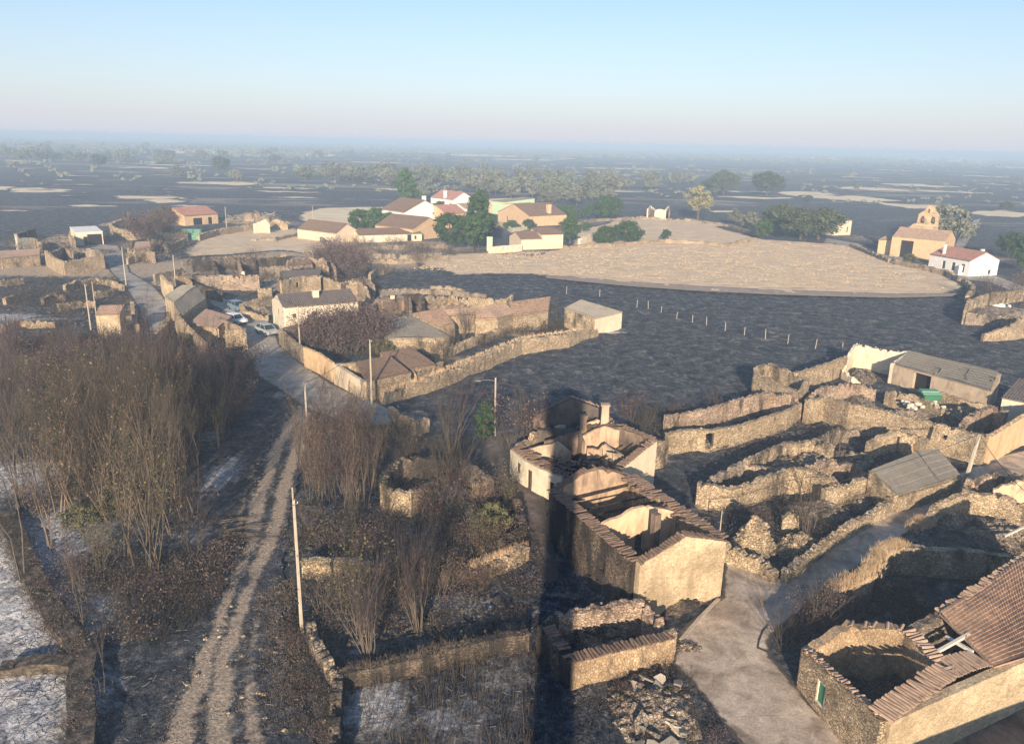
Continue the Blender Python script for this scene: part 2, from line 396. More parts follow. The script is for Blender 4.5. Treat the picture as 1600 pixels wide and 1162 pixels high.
def heap(c, rx, ry, h, mb=None, n=14, rocks=60, rz=0, rs=(.08, .3)):
    """rubble heap: bumpy mound with angular stones on it"""
    mb = mb or MB(); vs = []; fs = []; sx = random.random()*40
    def hh(u, v_): 
        r = hypot(u, v_); return h*max(0, 1-r*r)*(1+.5*NZ.noise(V((u*3+sx, v_*3, 0))))-.08
    for j in range(n+1):
        for i in range(n+1):
            u, v_ = i/n*2-1, j/n*2-1; x, y = u*rx, v_*ry
            vs.append((c[0]+x*cos(rz)-y*sin(rz), c[1]+x*sin(rz)+y*cos(rz), c[2]+hh(u, v_)+random.uniform(-.05, .05)*h - .6*max(0, hypot(u, v_)-.8)))
    for j in range(n):
        for i in range(n):
            if hypot((i+.5)/n*2-1, (j+.5)/n*2-1) < 1.1: fs.append((j*(n+1)+i, j*(n+1)+i+1, (j+1)*(n+1)+i+1, (j+1)*(n+1)+i))
    mb.add(vs, fs)
    for _ in range(rocks):
        t = random.random()*2*pi; r = random.random()**.6; u, v_ = r*cos(t), r*sin(t); x, y = u*rx, v_*ry
        s = random.uniform(*rs)
        mb.rock((c[0]+x*cos(rz)-y*sin(rz), c[1]+x*sin(rz)+y*cos(rz), c[2]+max(0, hh(u, v_))+s*.2), s)
    return mb
def beams(c, n, spread, L, parent, z=(.3, 1.6), rmat='char', name='fallen_beam', wd=.16):
    mb = MB()
    for _ in range(n):
        a = random.random()*pi; q = V((c[0]+random.uniform(-1, 1)*spread, c[1]+random.uniform(-1, 1)*spread, random.uniform(*z)))
        d = V((cos(a), sin(a), random.uniform(-.35, .35)))*L*random.uniform(.5, 1)/2
        mb.tube([q-d, q+d], [wd/2, wd/2*.8], 4)
    return mb.build(name, rmat, parent)
def window(parent, p, ang, wd, z0, z1, th=.45, frame='wood', pane='glass', name='window', shutter=None):
    mull = shutter is None
    c = V((p[0], p[1], (z0+z1)/2)); d = V((cos(ang), sin(ang), 0)); mb = MB(); h = z1-z0; nv = V((sin(ang), -cos(ang), 0))
    for sx in (-1, 1): mb.box(c+d*sx*(wd/2-.04)+nv*(th*.22), .08, .10, h, ang)
    for sz in (-1, 1): mb.box(c+V((0, 0, sz*(h/2-.04)))+nv*(th*.22), wd-.165, .10, .08, ang)
    if name == 'window' and mull: mb.box(c+nv*(th*.22), .05, .09, h-.165, ang)
    fr = mb.build(name, frame, parent)
    p2 = MB(); p2.box(c+nv*(th*.15), wd-.02, .05, h-.02, ang); p2.build('pane' if name == 'window' else 'opening_panel', pane, fr)
    return fr
def ruin(name, label, cat, walls, mat='stone_s', group=None, rubble=None, **kw):
    """walls: list of dicts(pts=top-edge pixels, z, ...)"""
    allp = []
    for wd in walls: wd['w'] = wd.get('w') or T(wd['pts'], wd.get('z', 2.0)); allp += wd['w']
    root = empty(name, cen(allp), label, cat, group)
    for wd in walls:
        mb = wall_mesh(wd['w'], wd.get('th', .55), wd.get('rag', .18), wd.get('step', .36), wd.get('ops', ()), wd.get('closed', False), jit=wd.get('jit', .035), stones=wd.get('stones', .5), ragf=wd.get('ragf', .3))
        o = mb.build(wd.get('name', 'wall'), wd.get('mat', mat), root)
        if 'label' in wd: o['label'] = wd['label']
    if rubble:
        mb = MB()
        for (px, py, rx, ry, h, n) in rubble:
            q = P(px, py); heap((q.x, q.y, -.05), rx, ry, h, mb, rocks=n, rz=random.random()*3)
        mb.build('rubble', kw.get('rmat', 'stone_g'), root)
    return root
def stone_wall(label, pts, z=1.4, th=.6, mat='stone_d', rag=.14, step=.36, stones=.7, name='stone_wall', group=None, **kw):
    ww = T(pts, z); mb = wall_mesh(ww, th, rag, step, kw.get('ops', ()), kw.get('closed', False), stones=stones, jit=kw.get('jit', .05))
    o = mb.build(name, mat); return tag(o, label, 'wall', group, 'thing')
def house(name, label, A, B, depth, he, hr, axis='x', wall='cream', roof='tile', ops=(), cat='house', th=.4, over=.3, per=.3, seg=3, chim=None, row=.5, group=None, rag=0, amp=.07, mono=False, frame='wood', sag=.05, wjit=.015, roofmiss=0):
    """A, B: front ground corners left to right as seen from the camera; the rest lies behind them.
    ops: (side, t, width, z0, z1, kind) side 0 front 1 right 2 back 3 left"""
    A, B = V((A[0], A[1], 0)), V((B[0], B[1], 0)); d = (B-A).normalized(); nb = V((-d.y, d.x, 0)); C, D = B+nb*depth, A+nb*depth
    W = (B-A).length; root = empty(name, (A+B+C+D)/4, label, cat, group)
    if mono: zs = {0: he, 1: he, 2: hr, 3: hr}
    cr = [A, B, C, D]; pts = []; base = {}
    s = 0
    for i in range(4):
        a, b = cr[i], cr[(i+1) % 4]; base[i] = (s, a, b)
        za = (he if i in (0, 1) else hr) if mono else he
        pts.append((a.x, a.y, za))
        gab = (not mono) and ((axis == 'y' and i in (0, 2)) or (axis == 'x' and i in (1, 3)))
        if gab: mdl = (a+b)/2; pts.append((mdl.x, mdl.y, hr))
        s += (b-a).length
    hol = []
    for o in ops:
        s0, a, b = base[o[0]]; L = (b-a).length; c = s0+o[1]*L; hol.append((c-o[2]/2, c+o[2]/2, o[3], o[4]))
    wm = wall_mesh(pts, th, rag, 1.0, hol, True, jit=wjit); wm.build('wall', wall, root)
    for o in ops:
        s0, a, b = base[o[0]]; q = a.lerp(b, o[1]); ang = atan2((b-a).y, (b-a).x)
        if o[5] == 'w': window(root, q, ang, o[2], o[3], o[4], th, frame)
        elif o[5] == 'd': window(root, q, ang, o[2], o[3], o[4], th, frame, 'wood', 'door')
        elif o[5] == 'g': window(root, q, ang, o[2], o[3], o[4], th, 'green', 'green', 'door')
        elif o[5] == 'k': window(root, q, ang, o[2], o[3], o[4], th, frame, 'dark', 'dark_doorway')  # near-black panel stands in for the shade in an open doorway
    if roof:
        mb = MB(); ov = over; up = V((0, 0, 1)); g = .06
        if mono:
            sl = (hr-he)/depth
            a = A-d*ov-nb*ov+up*(he+g-sl*ov); b = B+d*ov-nb*ov+up*(he+g-sl*ov); c = C+d*ov+nb*ov+up*(hr+g+sl*ov); e_ = D-d*ov+nb*ov+up*(hr+g+sl*ov)
            roof_plane(a, b, c, e_, per, amp, row, mb=mb, seg=seg, sag=sag, miss=roofmiss)
        elif axis == 'x':
            sl = (hr-he)/(depth/2); m1 = (A+D)/2-d*ov+up*(hr+g); m2 = (B+C)/2+d*ov+up*(hr+g)
            roof_plane(A-d*ov-nb*ov+up*(he+g-sl*ov), B+d*ov-nb*ov+up*(he+g-sl*ov), m2, m1, per, amp, row, mb=mb, seg=seg, sag=sag)
            roof_plane(C+d*ov+nb*ov+up*(he+g-sl*ov), D-d*ov+nb*ov+up*(he+g-sl*ov), m1, m2, per, amp, row, mb=mb, seg=seg, sag=sag)
            mb.tube([m1+up*.03, m2+up*.03], [.11, .11], 6)
        else:
            sl = (hr-he)/(W/2); m1 = (A+B)/2-nb*ov+up*(hr+g); m2 = (C+D)/2+nb*ov+up*(hr+g)
            roof_plane(D-d*ov+nb*ov+up*(he+g-sl*ov), A-d*ov-nb*ov+up*(he+g-sl*ov), m1, m2, per, amp, row, mb=mb, seg=seg, sag=sag)
            roof_plane(B+d*ov-nb*ov+up*(he+g-sl*ov), C+d*ov+nb*ov+up*(he+g-sl*ov), m2, m1, per, amp, row, mb=mb, seg=seg, sag=sag)
            mb.tube([m1+up*.03, m2+up*.03], [.11, .11], 6)
        ro = mb.build('roof', roof, root)
        if cat == 'house' and not mono:
            gm = MB(); e0, e1 = (A-nb*(over+.06), B-nb*(over+.06)) if axis == 'x' else (D-d*(over+.06), A-d*(over+.06))
            zg = he-(hr-he)/((depth if axis == 'x' else W)/2)*over
            gm.tube([e0+V((0, 0, zg)), e1+V((0, 0, zg))], [.07, .07], 5); e2 = e1.lerp(e0, .03); gm.tube([e2+V((0, 0, zg)), e2+(nb if axis == 'x' else d)*over*.8+V((0, 0, zg-.5)), e2+(nb if axis == 'x' else d)*over*.8+V((0, 0, .1))], [.05]*3, 5); gm.build('gutter', 'rust', root)
        if chim:
            for (u, v_, w_, h_, cm) in chim:
                q = A+d*W*u+nb*depth*v_; mb = MB(); zb = he; zt = hr+h_
                mb.box((q.x, q.y, (zb+zt)/2), w_, w_*.8, zt-zb, atan2(d.y, d.x)); mb.box((q.x, q.y, zt+.06), w_+.16, w_*.8+.16, .12, atan2(d.y, d.x))
                mb.build('chimney', cm, ro)
    return root
# ================================================================ setting: ground, fields, streets
def pix_poly(pts, z=0): return [P(x, y) for x, y in pts]
def np_in(poly, X, Y):
    ins = np.zeros(X.shape, bool); n = len(poly)
    for i in range(n):
        x0, y0, x1, y1 = poly[i][0], poly[i][1], poly[(i+1) % n][0], poly[(i+1) % n][1]
        if y0 == y1: continue
        c = ((Y < y0) != (Y < y1)) & (X < (x1-x0)*(Y-y0)/(y1-y0)+x0); ins ^= c
    return ins
def np_dist(poly, X, Y, closed=True):
    D = np.full(X.shape, 1e9); n = len(poly)
    for i in range(n if closed else n-1):
        ax, ay = poly[i][0], poly[i][1]; bx, by = poly[(i+1) % n][0], poly[(i+1) % n][1]
        dx, dy = bx-ax, by-ay; L = dx*dx+dy*dy+1e-9
        t = np.clip(((X-ax)*dx+(Y-ay)*dy)/L, 0, 1); D = np.minimum(D, np.hypot(X-ax-t*dx, Y-ay-t*dy))
    return D
def sdist(poly, X, Y): d = np_dist(poly, X, Y); return np.where(np_in(poly, X, Y), d, -d)
_rs = np.random.RandomState(3); _tab = _rs.rand(256, 256)
def vnoise(X, Y):
    xi, yi = np.floor(X).astype(int), np.floor(Y).astype(int); fx, fy = X-xi, Y-yi
    fx = fx*fx*(3-2*fx); fy = fy*fy*(3-2*fy); g = lambda a, b: _tab[a % 256, b % 256]
    return (g(xi, yi)*(1-fx)+g(xi+1, yi)*fx)*(1-fy)+(g(xi, yi+1)*(1-fx)+g(xi+1, yi+1)*fx)*fy
def fbm(X, Y, o=4):
    s = 0; a = .5; 
    for k in range(o): s = s+a*(vnoise(X*2**k+k*17.3, Y*2**k+k*9.1)-.5); a *= .55
    return s
ROADS = {
 'village_street': [(326, 462), (372, 470), (395, 478), (420, 500), (440, 540), (470, 566), (520, 600), (560, 618), (600, 632), (628, 650), (610, 664), (575, 667), (540, 662), (480, 640), (430, 606), (404, 590), (386, 560), (378, 520), (352, 488), (326, 474)],
 'lane': [(748, 668), (790, 690), (803, 737), (824, 756), (850, 776), (860, 830), (874, 905), (850, 915), (834, 860), (806, 800), (784, 762), (755, 735)],
 'junction_street': [(1062, 985), (1128, 932), (1132, 868), (1170, 886), (1214, 906), (1300, 843), (1400, 790), (1440, 768), (1505, 735), (1560, 712), (1660, 690), (1660, 735), (1600, 746), (1500, 780), (1452, 812), (1400, 846), (1350, 880), (1290, 925), (1240, 965), (1200, 1000), (1205, 1026), (1260, 1090), (1330, 1165), (1400, 1250), (1250, 1260), (1155, 1162), (1100, 1090), (1050, 1036)],
 'west_road': [(140, 380), (186, 384), (196, 400), (204, 425), (240, 446), (262, 470), (262, 500), (248, 520), (226, 515), (214, 480), (196, 450), (172, 425), (160, 402), (120, 392)],
 'churchyard_road': [(1290, 372), (1340, 380), (1385, 398), (1420, 404), (1478, 418), (1500, 430), (1560, 432), (1640, 462), (1640, 480), (1580, 455), (1540, 440), (1480, 436), (1440, 424), (1385, 408), (1335, 388), (1285, 380)],
 'country_road': [(1490, 385), (1500, 365), (1518, 345), (1534, 340), (1528, 356), (1515, 375), (1506, 392)],
 'barn_yard': [(1442, 1170), (1450, 1140), (1520, 1098), (1600, 1070), (1700, 1060), (1700, 1250), (1442, 1250)],
}
RP = {k: [tuple(P(x, y))[:2] for x, y in v] for k, v in ROADS.items()}
ash = [(20, 740, 7, 5, .8), (30, 860, 5, 7, 1), (60, 960, 5, 4, 1.1), (30, 1060, 4, 3, 1.1), (80, 1100, 3, 3, 1), (150, 1090, 1.5, 3, .55), (290, 650, 2, 4, .8), (345, 740, 1.6, 5, .85), (330, 680, 1.5, 3, .6),
       (300, 830, 2, 2, .6), (500, 800, 1.6, 3, .6), (600, 790, 2.2, 2.4, .55), (720, 940, 2.4, 2.0, .8), (640, 1000, 1.5, 1.5, .5), (590, 1090, 1.8, 2.6, .9), (700, 1120, 3, 2, .6), (780, 1050, 2.4, 2.4, .5), (250, 880, 1.5, 2, .4),
       (900, 520, 1.6, 1.6, .9), (948, 517, 3, 1.2, 1), (730, 447, 3, 4, .35), (1080, 690, 3, 2, .5), (1200, 660, 2, 2, .3), (10, 495, 6, 4, .8), (75, 497, 5, 1.2, .6), (560, 1010, 1, 1, .4), (120, 940, 1.4, 2, .5), (440, 1000, .8, 4, .25), (480, 1100, .9, 3, .4), (430, 690, 1.2, 3, .2), (1010, 1010, 1.2, 1.2, .2)]
tanb = [(455, 650, 1.6, 5, .8), (430, 720, 2.0, 5, .9), (410, 790, 2.0, 4, .9), (400, 850, 1.8, 4, .8), (450, 615, 3, 2, .7), (640, 650, 2, 3, .6), (250, 470, 6, 6, .9), (235, 420, 10, 14, 1), (100, 420, 26, 5, 1), (30, 425, 26, 5, 1), (300, 410, 10, 8, .8), (380, 412, 30, 4, .6), (560, 400, 30, 22, 1.1), (500, 385, 20, 20, 1.1), (430, 440, 12, 8, .8), (340, 440, 16, 10, .75), (520, 470, 12, 8, .6), (300, 420, 12, 14, .9), (230, 480, 4, 14, .8), (470, 420, 12, 10, .6), (380, 480, 6, 6, .6), (60, 380, 16, 10, .6), (160, 400, 20, 8, .9), (680, 480, 12, 8, .5), (1250, 650, 5, 2, .35), (1180, 760, 3, 1.5, .3), (1400, 730, 2, 1, .4), (1290, 780, 3, 1.5, .45), (1500, 800, 3, 1, .4), (60, 480, 12, 8, .4), (1090, 640, 8, 2, .35), (640, 385, 22, 14, 1), (470, 395, 14, 10, .9), (1500, 430, 12, 6, .8),
        (1530, 405, 14, 6, .8), (1350, 372, 14, 10, .7), (600, 415, 12, 5, .6), (480, 435, 14, 6, .55), (1160, 890, 1, 1, .6), (720, 560, 6, 3, .55), (640, 520, 8, 5, .5), (800, 520, 6, 2, .7), (850, 690, .2, .2, .5), (640, 500, 9, 3, .6), (780, 880, 2, .5, .5), (520, 900, 2, .5, .5), (1390, 640, 3, 2, .35), (1050, 960, .9, .6, .6), (280, 500, 3, 6, .6), (240, 380, 20, 16, .5), (120, 380, 26, 10, .45), (360, 372, 14, 10, .7), (430, 350, 18, 18, .6), (830, 395, 14, 8, .8), (900, 365, 30, 20, .7), (1100, 800, 1.5, 1, .2)]
def axis(lo, d0, d1, st, hi, g=1.09):
    a = list(np.arange(d0, d1+1e-6, st)); s = st
    while a[-1] < hi: s *= g; a.append(a[-1]+s)
    b = []; s = st; x = d0
    while x > lo: s *= g; x -= s; b.append(x)
    return np.array(b[::-1]+a)
gx = axis(-12000, -62, 62, .42, 12000); gy = axis(-300, 28, 132, .42, 16000)
GX, GY = np.meshgrid(gx, gy)
SD = {k: sdist(RP[k], GX, GY) for k in RP}
rmask = np.clip(np.maximum.reduce(list(SD.values()))/1.2+1, 0, 1)
near = np.clip(1-(GY-120)/160, 0, 1)*np.clip(1-(np.abs(GX)-80)/80, 0, 1)
relief = np.minimum(0, (fbm(GX*.35, GY*.35, 5)*.55-.16))*near*(1-rmask) - .004
relief += np.where(rmask <= 0, (_rs.rand(*GX.shape)-.75)*.08*near, 0)
GZ = np.minimum(relief, -.004)
def blobs(L, big=1):
    A = np.zeros(GX.shape)
    for (px, py, rx, ry, s) in L:
        s *= big; q = P(px, py); d = ((GX-q.x)/rx)**2+((GY-q.y)/ry)**2; A = np.maximum(A, s*np.exp(-d*.7))
    return A
aA = blobs(ash, 1.15); aT = blobs(tanb, 1.1)
nv = GX.size; Wd = len(gx); vs = np.stack([GX.ravel(), GY.ravel(), GZ.ravel()], 1)
ii = np.arange(nv).reshape(GX.shape); q = np.stack([ii[:-1, :-1], ii[:-1, 1:], ii[1:, 1:], ii[1:, :-1]], -1).reshape(-1, 4)
def fastmesh(name, vs, q, mat, attrs=None, smooth=True):
    me = bpy.data.meshes.new(name); me.vertices.add(len(vs)); me.vertices.foreach_set('co', np.asarray(vs, dtype=np.float32).ravel())
    me.loops.add(q.size); me.loops.foreach_set('vertex_index', q.ravel().astype(np.int32)); me.polygons.add(len(q))
    me.polygons.foreach_set('loop_start', np.arange(0, q.size, q.shape[1], dtype=np.int32)); me.polygons.foreach_set('loop_total', np.full(len(q), q.shape[1], dtype=np.int32))
    me.polygons.foreach_set('use_smooth', np.full(len(q), smooth)); me.update(); me.validate()
    for k, a in (attrs or {}).items():
        at = me.attributes.new(k, 'FLOAT', 'POINT'); at.data.foreach_set('value', a.ravel().astype(np.float32))
    me.materials.append(mat); o = bpy.data.objects.new(name, me); COL.objects.link(o); return o
def attr(n, l, name):
    a = n.new('ShaderNodeAttribute'); a.attribute_name = name; return a.outputs['Fac']
def ground_nodes(n, l, v):
    """burnt soil: near black with grey ash film, bluish grey scorched stubble"""
    base = ramp(n, [(.32, (.016, .020, .029)), (.46, (.045, .053, .068)), (.57, (.092, .098, .110)), (.68, (.20, .185, .165))]); l.new(noise(n, l, v, .55, 9, .68, .8), base.inputs[0])
    fine = ramp(n, [(.36, (.42, .43, .45)), (.5, (1, 1, 1)), (.66, (2.3, 2.2, 2.05))]); l.new(noise(n, l, v, 1.7, 8, .78, .6), fine.inputs[0])
    c_ = mixc(n, l, 1.0, base.outputs[0], fine.outputs[0], 'MULTIPLY')
    f2 = ramp(n, [(.38, (.40, .40, .42)), (.5, (1, 1, 1)), (.64, (2.2, 2.1, 1.9))]); l.new(noise(n, l, v, 7.5, 6, .8, .3), f2.inputs[0])
    return mixc(n, l, 1.0, c_, f2.outputs[0], 'MULTIPLY')
def mask(n, l, a, v, sc, lo, hi, det=7):
    x = mth(n, l, 'ADD', a, mth(n, l, 'MULTIPLY', mth(n, l, 'SUBTRACT', noise(n, l, v, sc, det, .7, .4), .5), 1.5))
    r = ramp(n, [(lo, (0, 0, 0)), (hi, (1, 1, 1))]); l.new(x, r.inputs[0]); return r.outputs[0]
mg, n, l, b = newmat('burnt_ground', .95); v = coords(n, l)
c = ground_nodes(n, l, v)
# far country: streaks of unburnt stubble between the black fields
v2 = coords(n, l, (.0030, .0085, 1)); sf = ramp(n, [(.55, (0, 0, 0)), (.60, (1, 1, 1))]); l.new(noise(n, l, v2, 3, 9, .68, .8), sf.inputs[0])
far = mth(n, l, 'MULTIPLY', sf.outputs[0], attr(n, l, 'far'))
tn = ramp(n, [(.3, (.26, .195, .135)), (.5, (.50, .39, .27)), (.7, (.68, .55, .40))]); l.new(noise(n, l, v, 1.3, 8, .7, .3), tn.inputs[0])
c = mixc(n, l, mth(n, l, 'MULTIPLY', far, .6), c, (.50, .41, .33))
c = mixc(n, l, mask(n, l, attr(n, l, 'tan'), v, .8, .45, .75), c, tn.outputs[0])
an = ramp(n, [(.34, (.12, .12, .125)), (.46, (.45, .45, .46)), (.58, (.88, .87, .86))]); l.new(noise(n, l, v, 2.2, 9, .75, 1.2), an.inputs[0])
c = mixc(n, l, mask(n, l, attr(n, l, 'ash'), v, 1.3, .42, .9, 9), c, an.outputs[0])
l.new(c, b.inputs['Base Color'])
h = mth(n, l, 'ADD', noise(n, l, v, 1.8, 8, .7), mth(n, l, 'MULTIPLY', noise(n, l, v, 9, 5, .7), .5)); bump(n, l, b, h, .75, .3)
farA = np.clip((GY-230)/200, 0, 1)
g = fastmesh('ground', vs, q, mg, {'ash': aA, 'tan': aT, 'far': farA}); tag(g, 'blackened burnt soil of the plain', None, None, 'structure')

def sheet(name, poly, mat, z, st, edge_jit=0.0, label=None, attrs=None, relief=0.0, kind='structure'):
    """fills a ground polygon with a fine grid carrying its distance to the edge"""
    xs = [p[0] for p in poly]; ys = [p[1] for p in poly]
    X, Y = np.meshgrid(np.arange(min(xs)-st, max(xs)+st*2, st), np.arange(min(ys)-st, max(ys)+st*2, st))
    D = sdist(poly, X, Y) + edge_jit*fbm(X/max(edge_jit*2.5, .5), Y/max(edge_jit*2.5, .5), 4)*2
    # snap the outside ring of vertices onto the edge
    gy_, gx_ = np.gradient(D, st); gl = np.hypot(gx_, gy_)+1e-6; pull = np.where(D < 0, np.clip(-D, 0, st*1.05), 0)
    X2 = X+gx_/gl*pull; Y2 = Y+gy_/gl*pull
    Z = z + relief*np.clip(D/3, 0, 1)*(fbm(X*.5, Y*.5, 4)+.3)
    inn = D > 0; keep = inn[:-1, :-1] | inn[1:, :-1] | inn[:-1, 1:] | inn[1:, 1:]
    idx = np.arange(X.size).reshape(X.shape); qq = np.stack([idx[:-1, :-1], idx[:-1, 1:], idx[1:, 1:], idx[1:, :-1]], -1)[keep]
    used, inv = np.unique(qq, return_inverse=True); VV = np.stack([X2.ravel(), Y2.ravel(), Z.ravel()], 1)[used]
    at = {'edge': np.clip(D, 0, None).ravel()[used]}
    for k, f in (attrs or {}).items(): at[k] = f(X2, Y2).ravel()[used]
    o = fastmesh(name, VV, inv.reshape(-1, 4), mat, at); return tag(o, label, None, None, kind)
def field_mat(name, stops, scale=.6, ew=6, streak=(1, 1, 1), bs=.6, dirt=None):
    m, n, l, b = newmat(name, .95); v = coords(n, l); vst = coords(n, l, streak)
    r = ramp(n, stops); l.new(noise(n, l, vst, scale, 9, .7, .5), r.inputs[0]); c = r.outputs[0]
    e_ = mth(n, l, 'DIVIDE', attr(n, l, 'edge'), ew)
    k = mask(n, l, e_, v, .55, .30, .62)
    c = mixc(n, l, k, ground_nodes(n, l, v), c)
    l.new(c, b.inputs['Base Color']); h = mth(n, l, 'ADD', noise(n, l, v, 1.5, 8, .7), noise(n, l, v, 7, 4)); bump(n, l, b, h, bs, .25); return m
STRAW = [(.26, (.42, .30, .19)), (.42, (.66, .50, .325)), (.56, (.80, .62, .41)), (.74, (.88, .72, .50))]
mf = field_mat('dry_grass_field', STRAW, .5, 3.4, (.4, 1.2, 1), .45)
mf2 = field_mat('dry_stubble_field', [(s_[0], tuple(min(.9, x*1.25) for x in s_[1])) for s_ in STRAW], .12, 5, (.5, 2, 1), .6)
mfd = field_mat('worn_earth', [(.3, (.30, .23, .18)), (.7, (.46, .37, .29))], .5, .8, (1, 1, 1), .3)
def SHP(name, pts, mat, st, z=.012, ej=0, label=None, **k): return sheet(name, [tuple(P(x, y))[:2] for x, y in pts], mat, z, st, ej, label, **k)
SHP('dry_meadow', [(630, 425), (655, 418), (700, 430), (720, 432), (800, 431), (850, 432), (900, 439), (980, 447), (1080, 454), (1200, 460), (1300, 463), (1400, 466), (1490, 463), (1510, 446), (1475, 424), (1432, 412), (1395, 406), (1370, 396), (1330, 383), (1295, 378), (1240, 378), (1190, 373), (1130, 354), (1090, 346), (1010, 338), (960, 345), (900, 360), (880, 388), (830, 398), (764, 395), (700, 397), (660, 404)], mf, .9, .02, 4.5, 'large meadow of dry straw coloured grass below the church', relief=.5)
SHP('meadow_path', [(850, 436), (900, 441), (980, 449), (1080, 456), (1200, 462), (1300, 465), (1400, 467.5), (1490, 465), (1500, 459), (1400, 460.5), (1300, 457), (1200, 453.5), (1080, 447.5), (980, 441), (900, 434), (850, 431)], mfd, .8, .24, .3, 'worn pinkish earth path along the edge of the meadow')
SHP('dry_paddock', [(284, 392), (310, 374), (345, 361), (400, 356), (455, 352), (486, 366), (520, 382), (548, 396), (515, 403), (440, 392), (350, 399), (286, 402)], mf, .9, .02, 1.5, 'dry grass paddock above the burnt yards', relief=.3)
SHP('stubble_field', [(458, 345), (470, 330), (500, 325), (560, 323), (640, 323), (690, 328), (640, 340), (600, 346), (560, 352), (520, 352)], mf2, 2.5, .02, 3, 'pinkish stubble field behind the farmhouses')
strips = [(0, 296, 58, 5), (60, 297, 60, 6.5), (330, 237, 88, 4.5), (380, 240, 45, 3.5), (484, 242, 38, 4), (220, 262, 50, 2), (255, 258, 30, 1.5), (345, 286, 70, 4.5), (235, 309, 62, 5.5), (260, 314, 40, 5), (145, 322, 60, 2.6), (455, 294, 54, 1.6), (450, 300, 58, 1.6), (460, 309, 50, 1.6), (300, 322, 40, 2.5), (620, 296, 40, 2), (560, 277, 40, 1.3),
          (960, 299, 52, 2), (1170, 300, 36, 2), (1180, 309, 60, 2.6), (1260, 303, 50, 5), (1330, 311, 80, 5.5), (1440, 322, 75, 5), (1560, 334, 60, 6), (1380, 296, 70, 3), (1440, 290, 60, 2), (1270, 247, 50, 2), (1400, 245, 60, 3.5), (1520, 251, 90, 5), (1590, 262, 40, 1.5), (1130, 331, 30, 2.5), (1310, 352, 30, 1.6), (980, 264, 70, 1.0), (750, 243, 60, 2), (820, 250, 50, 1.5), (670, 238, 30, 2.5), (560, 230, 40, 2), (40, 252, 40, 2), (100, 282, 22, 1.3), (90, 216, 40, 3), (1480, 300, 60, 1.5), (20, 330, 40, 2)]
strips = [(x, y, rx*1.15, ry*1.0) for x, y, rx, ry in strips]+[(random.uniform(0, 1600), random.uniform(246, 312), random.uniform(14, 60), random.uniform(.3, .9)) for _ in range(90)]
for k, (x, y, rx, ry) in enumerate(strips):
    pts = []; tl = (.022+.02*(x > 1200))
    for i in range(20):
        t = 2*pi*i/20; rr = random.uniform(.75, 1.1); r2 = random.uniform(.35, 1.25); pts.append((x+rx*cos(t)*rr, y+rx*cos(t)*rr*tl+ry*sin(t)*r2+ry*.7*NZ.noise(V((x+cos(t)*3, y, 0)))))
    q0 = P(x, y); st = max(1.5, ry*(q0.y**2/36600)/3.5)
    SHP('stubble_strip', pts, mf2, min(st, 40), .03+.004*k, min(9, st*.6), 'pale unburnt stubble strip left in the black plain')
# pale farm road far across the plain
cr = [(690, 243), (800, 247), (900, 252), (1000, 258), (1100, 262), (1200, 267), (1300, 272), (1400, 277), (1500, 281), (1600, 286), (1700, 291)]
pl = [P(x, y) for x, y in cr]; mb = MB()
for i in range(len(pl)-1):
    a, b_ = pl[i], pl[i+1]; d = (b_-a).normalized(); s2 = V((-d.y, d.x, 0))*3.5; u = V((0, 0, .5))
    mb.add([a-s2+u, b_-s2+u, b_+s2+u, a+s2+u], [(0, 1, 2, 3)])
M['earth'] = plain('pale_earth', (.42, .36, .30), .95); tag(mb.build('farm_road', 'earth'), 'pale dirt road running straight across the burnt plain', None, None, 'structure')

def road_mat(name, stops, ew, sc=.9, bs=.25, edgecol=(.10, .085, .07)):
    m, n, l, b = newmat(name, .88); v = coords(n, l)
    r = ramp(n, stops); l.new(noise(n, l, v, sc, 8, .66, .8), r.inputs[0])
    st = ramp(n, [(.38, (1.08, 1.08, 1.08)), (.52, (.86, .85, .84)), (.66, (.55, .53, .51))]); l.new(noise(n, l, v, .32, 7, .6, 1.2), st.inputs[0])
    c = mixc(n, l, 1.0, r.outputs[0], st.outputs[0], 'MULTIPLY')
    vo = n.new('ShaderNodeTexVoronoi'); vo.feature = 'DISTANCE_TO_EDGE'; vo.inputs['Scale'].default_value = .22; vo.inputs['Randomness'].default_value = 1
    vd = mixc(n, l, .12, v, n.new('ShaderNodeTexNoise').outputs['Color']); l.new(vd, vo.inputs['Vector'])
    cr_ = ramp(n, [(.002, (.72, .70, .68)), (.008, (1, 1, 1))]); l.new(vo.outputs['Distance'], cr_.inputs[0]); c = mixc(n, l, .7, c, mixc(n, l, 1.0, c, cr_.outputs[0], 'MULTIPLY'))
    sp_ = ramp(n, [(.35, (.72, .72, .72)), (.7, (1.22, 1.21, 1.2))]); l.new(noise(n, l, v, 7, 6, .75), sp_.inputs[0]); c = mixc(n, l, 1.0, c, sp_.outputs[0], 'MULTIPLY')
    k = mask(n, l, mth(n, l, 'DIVIDE', attr(n, l, 'edge'), ew), v, 1.2, .30, .6); c = mixc(n, l, k, edgecol, c)
    l.new(c, b.inputs['Base Color']); bump(n, l, b, noise(n, l, v, 5, 7, .7), bs, .08); return m
mr = road_mat('worn_concrete', [(.3, (.38, .315, .25)), (.5, (.58, .485, .385)), (.7, (.76, .635, .51))], .5)
mr2 = road_mat('weathered_grey_road', [(.25, (.36, .335, .30)), (.5, (.47, .44, .395)), (.75, (.58, .54, .48))], .8)
me_ = road_mat('trodden_earth', [(.25, (.14, .115, .095)), (.5, (.20, .165, .14)), (.75, (.28, .23, .19))], 1.5, bs=.5)
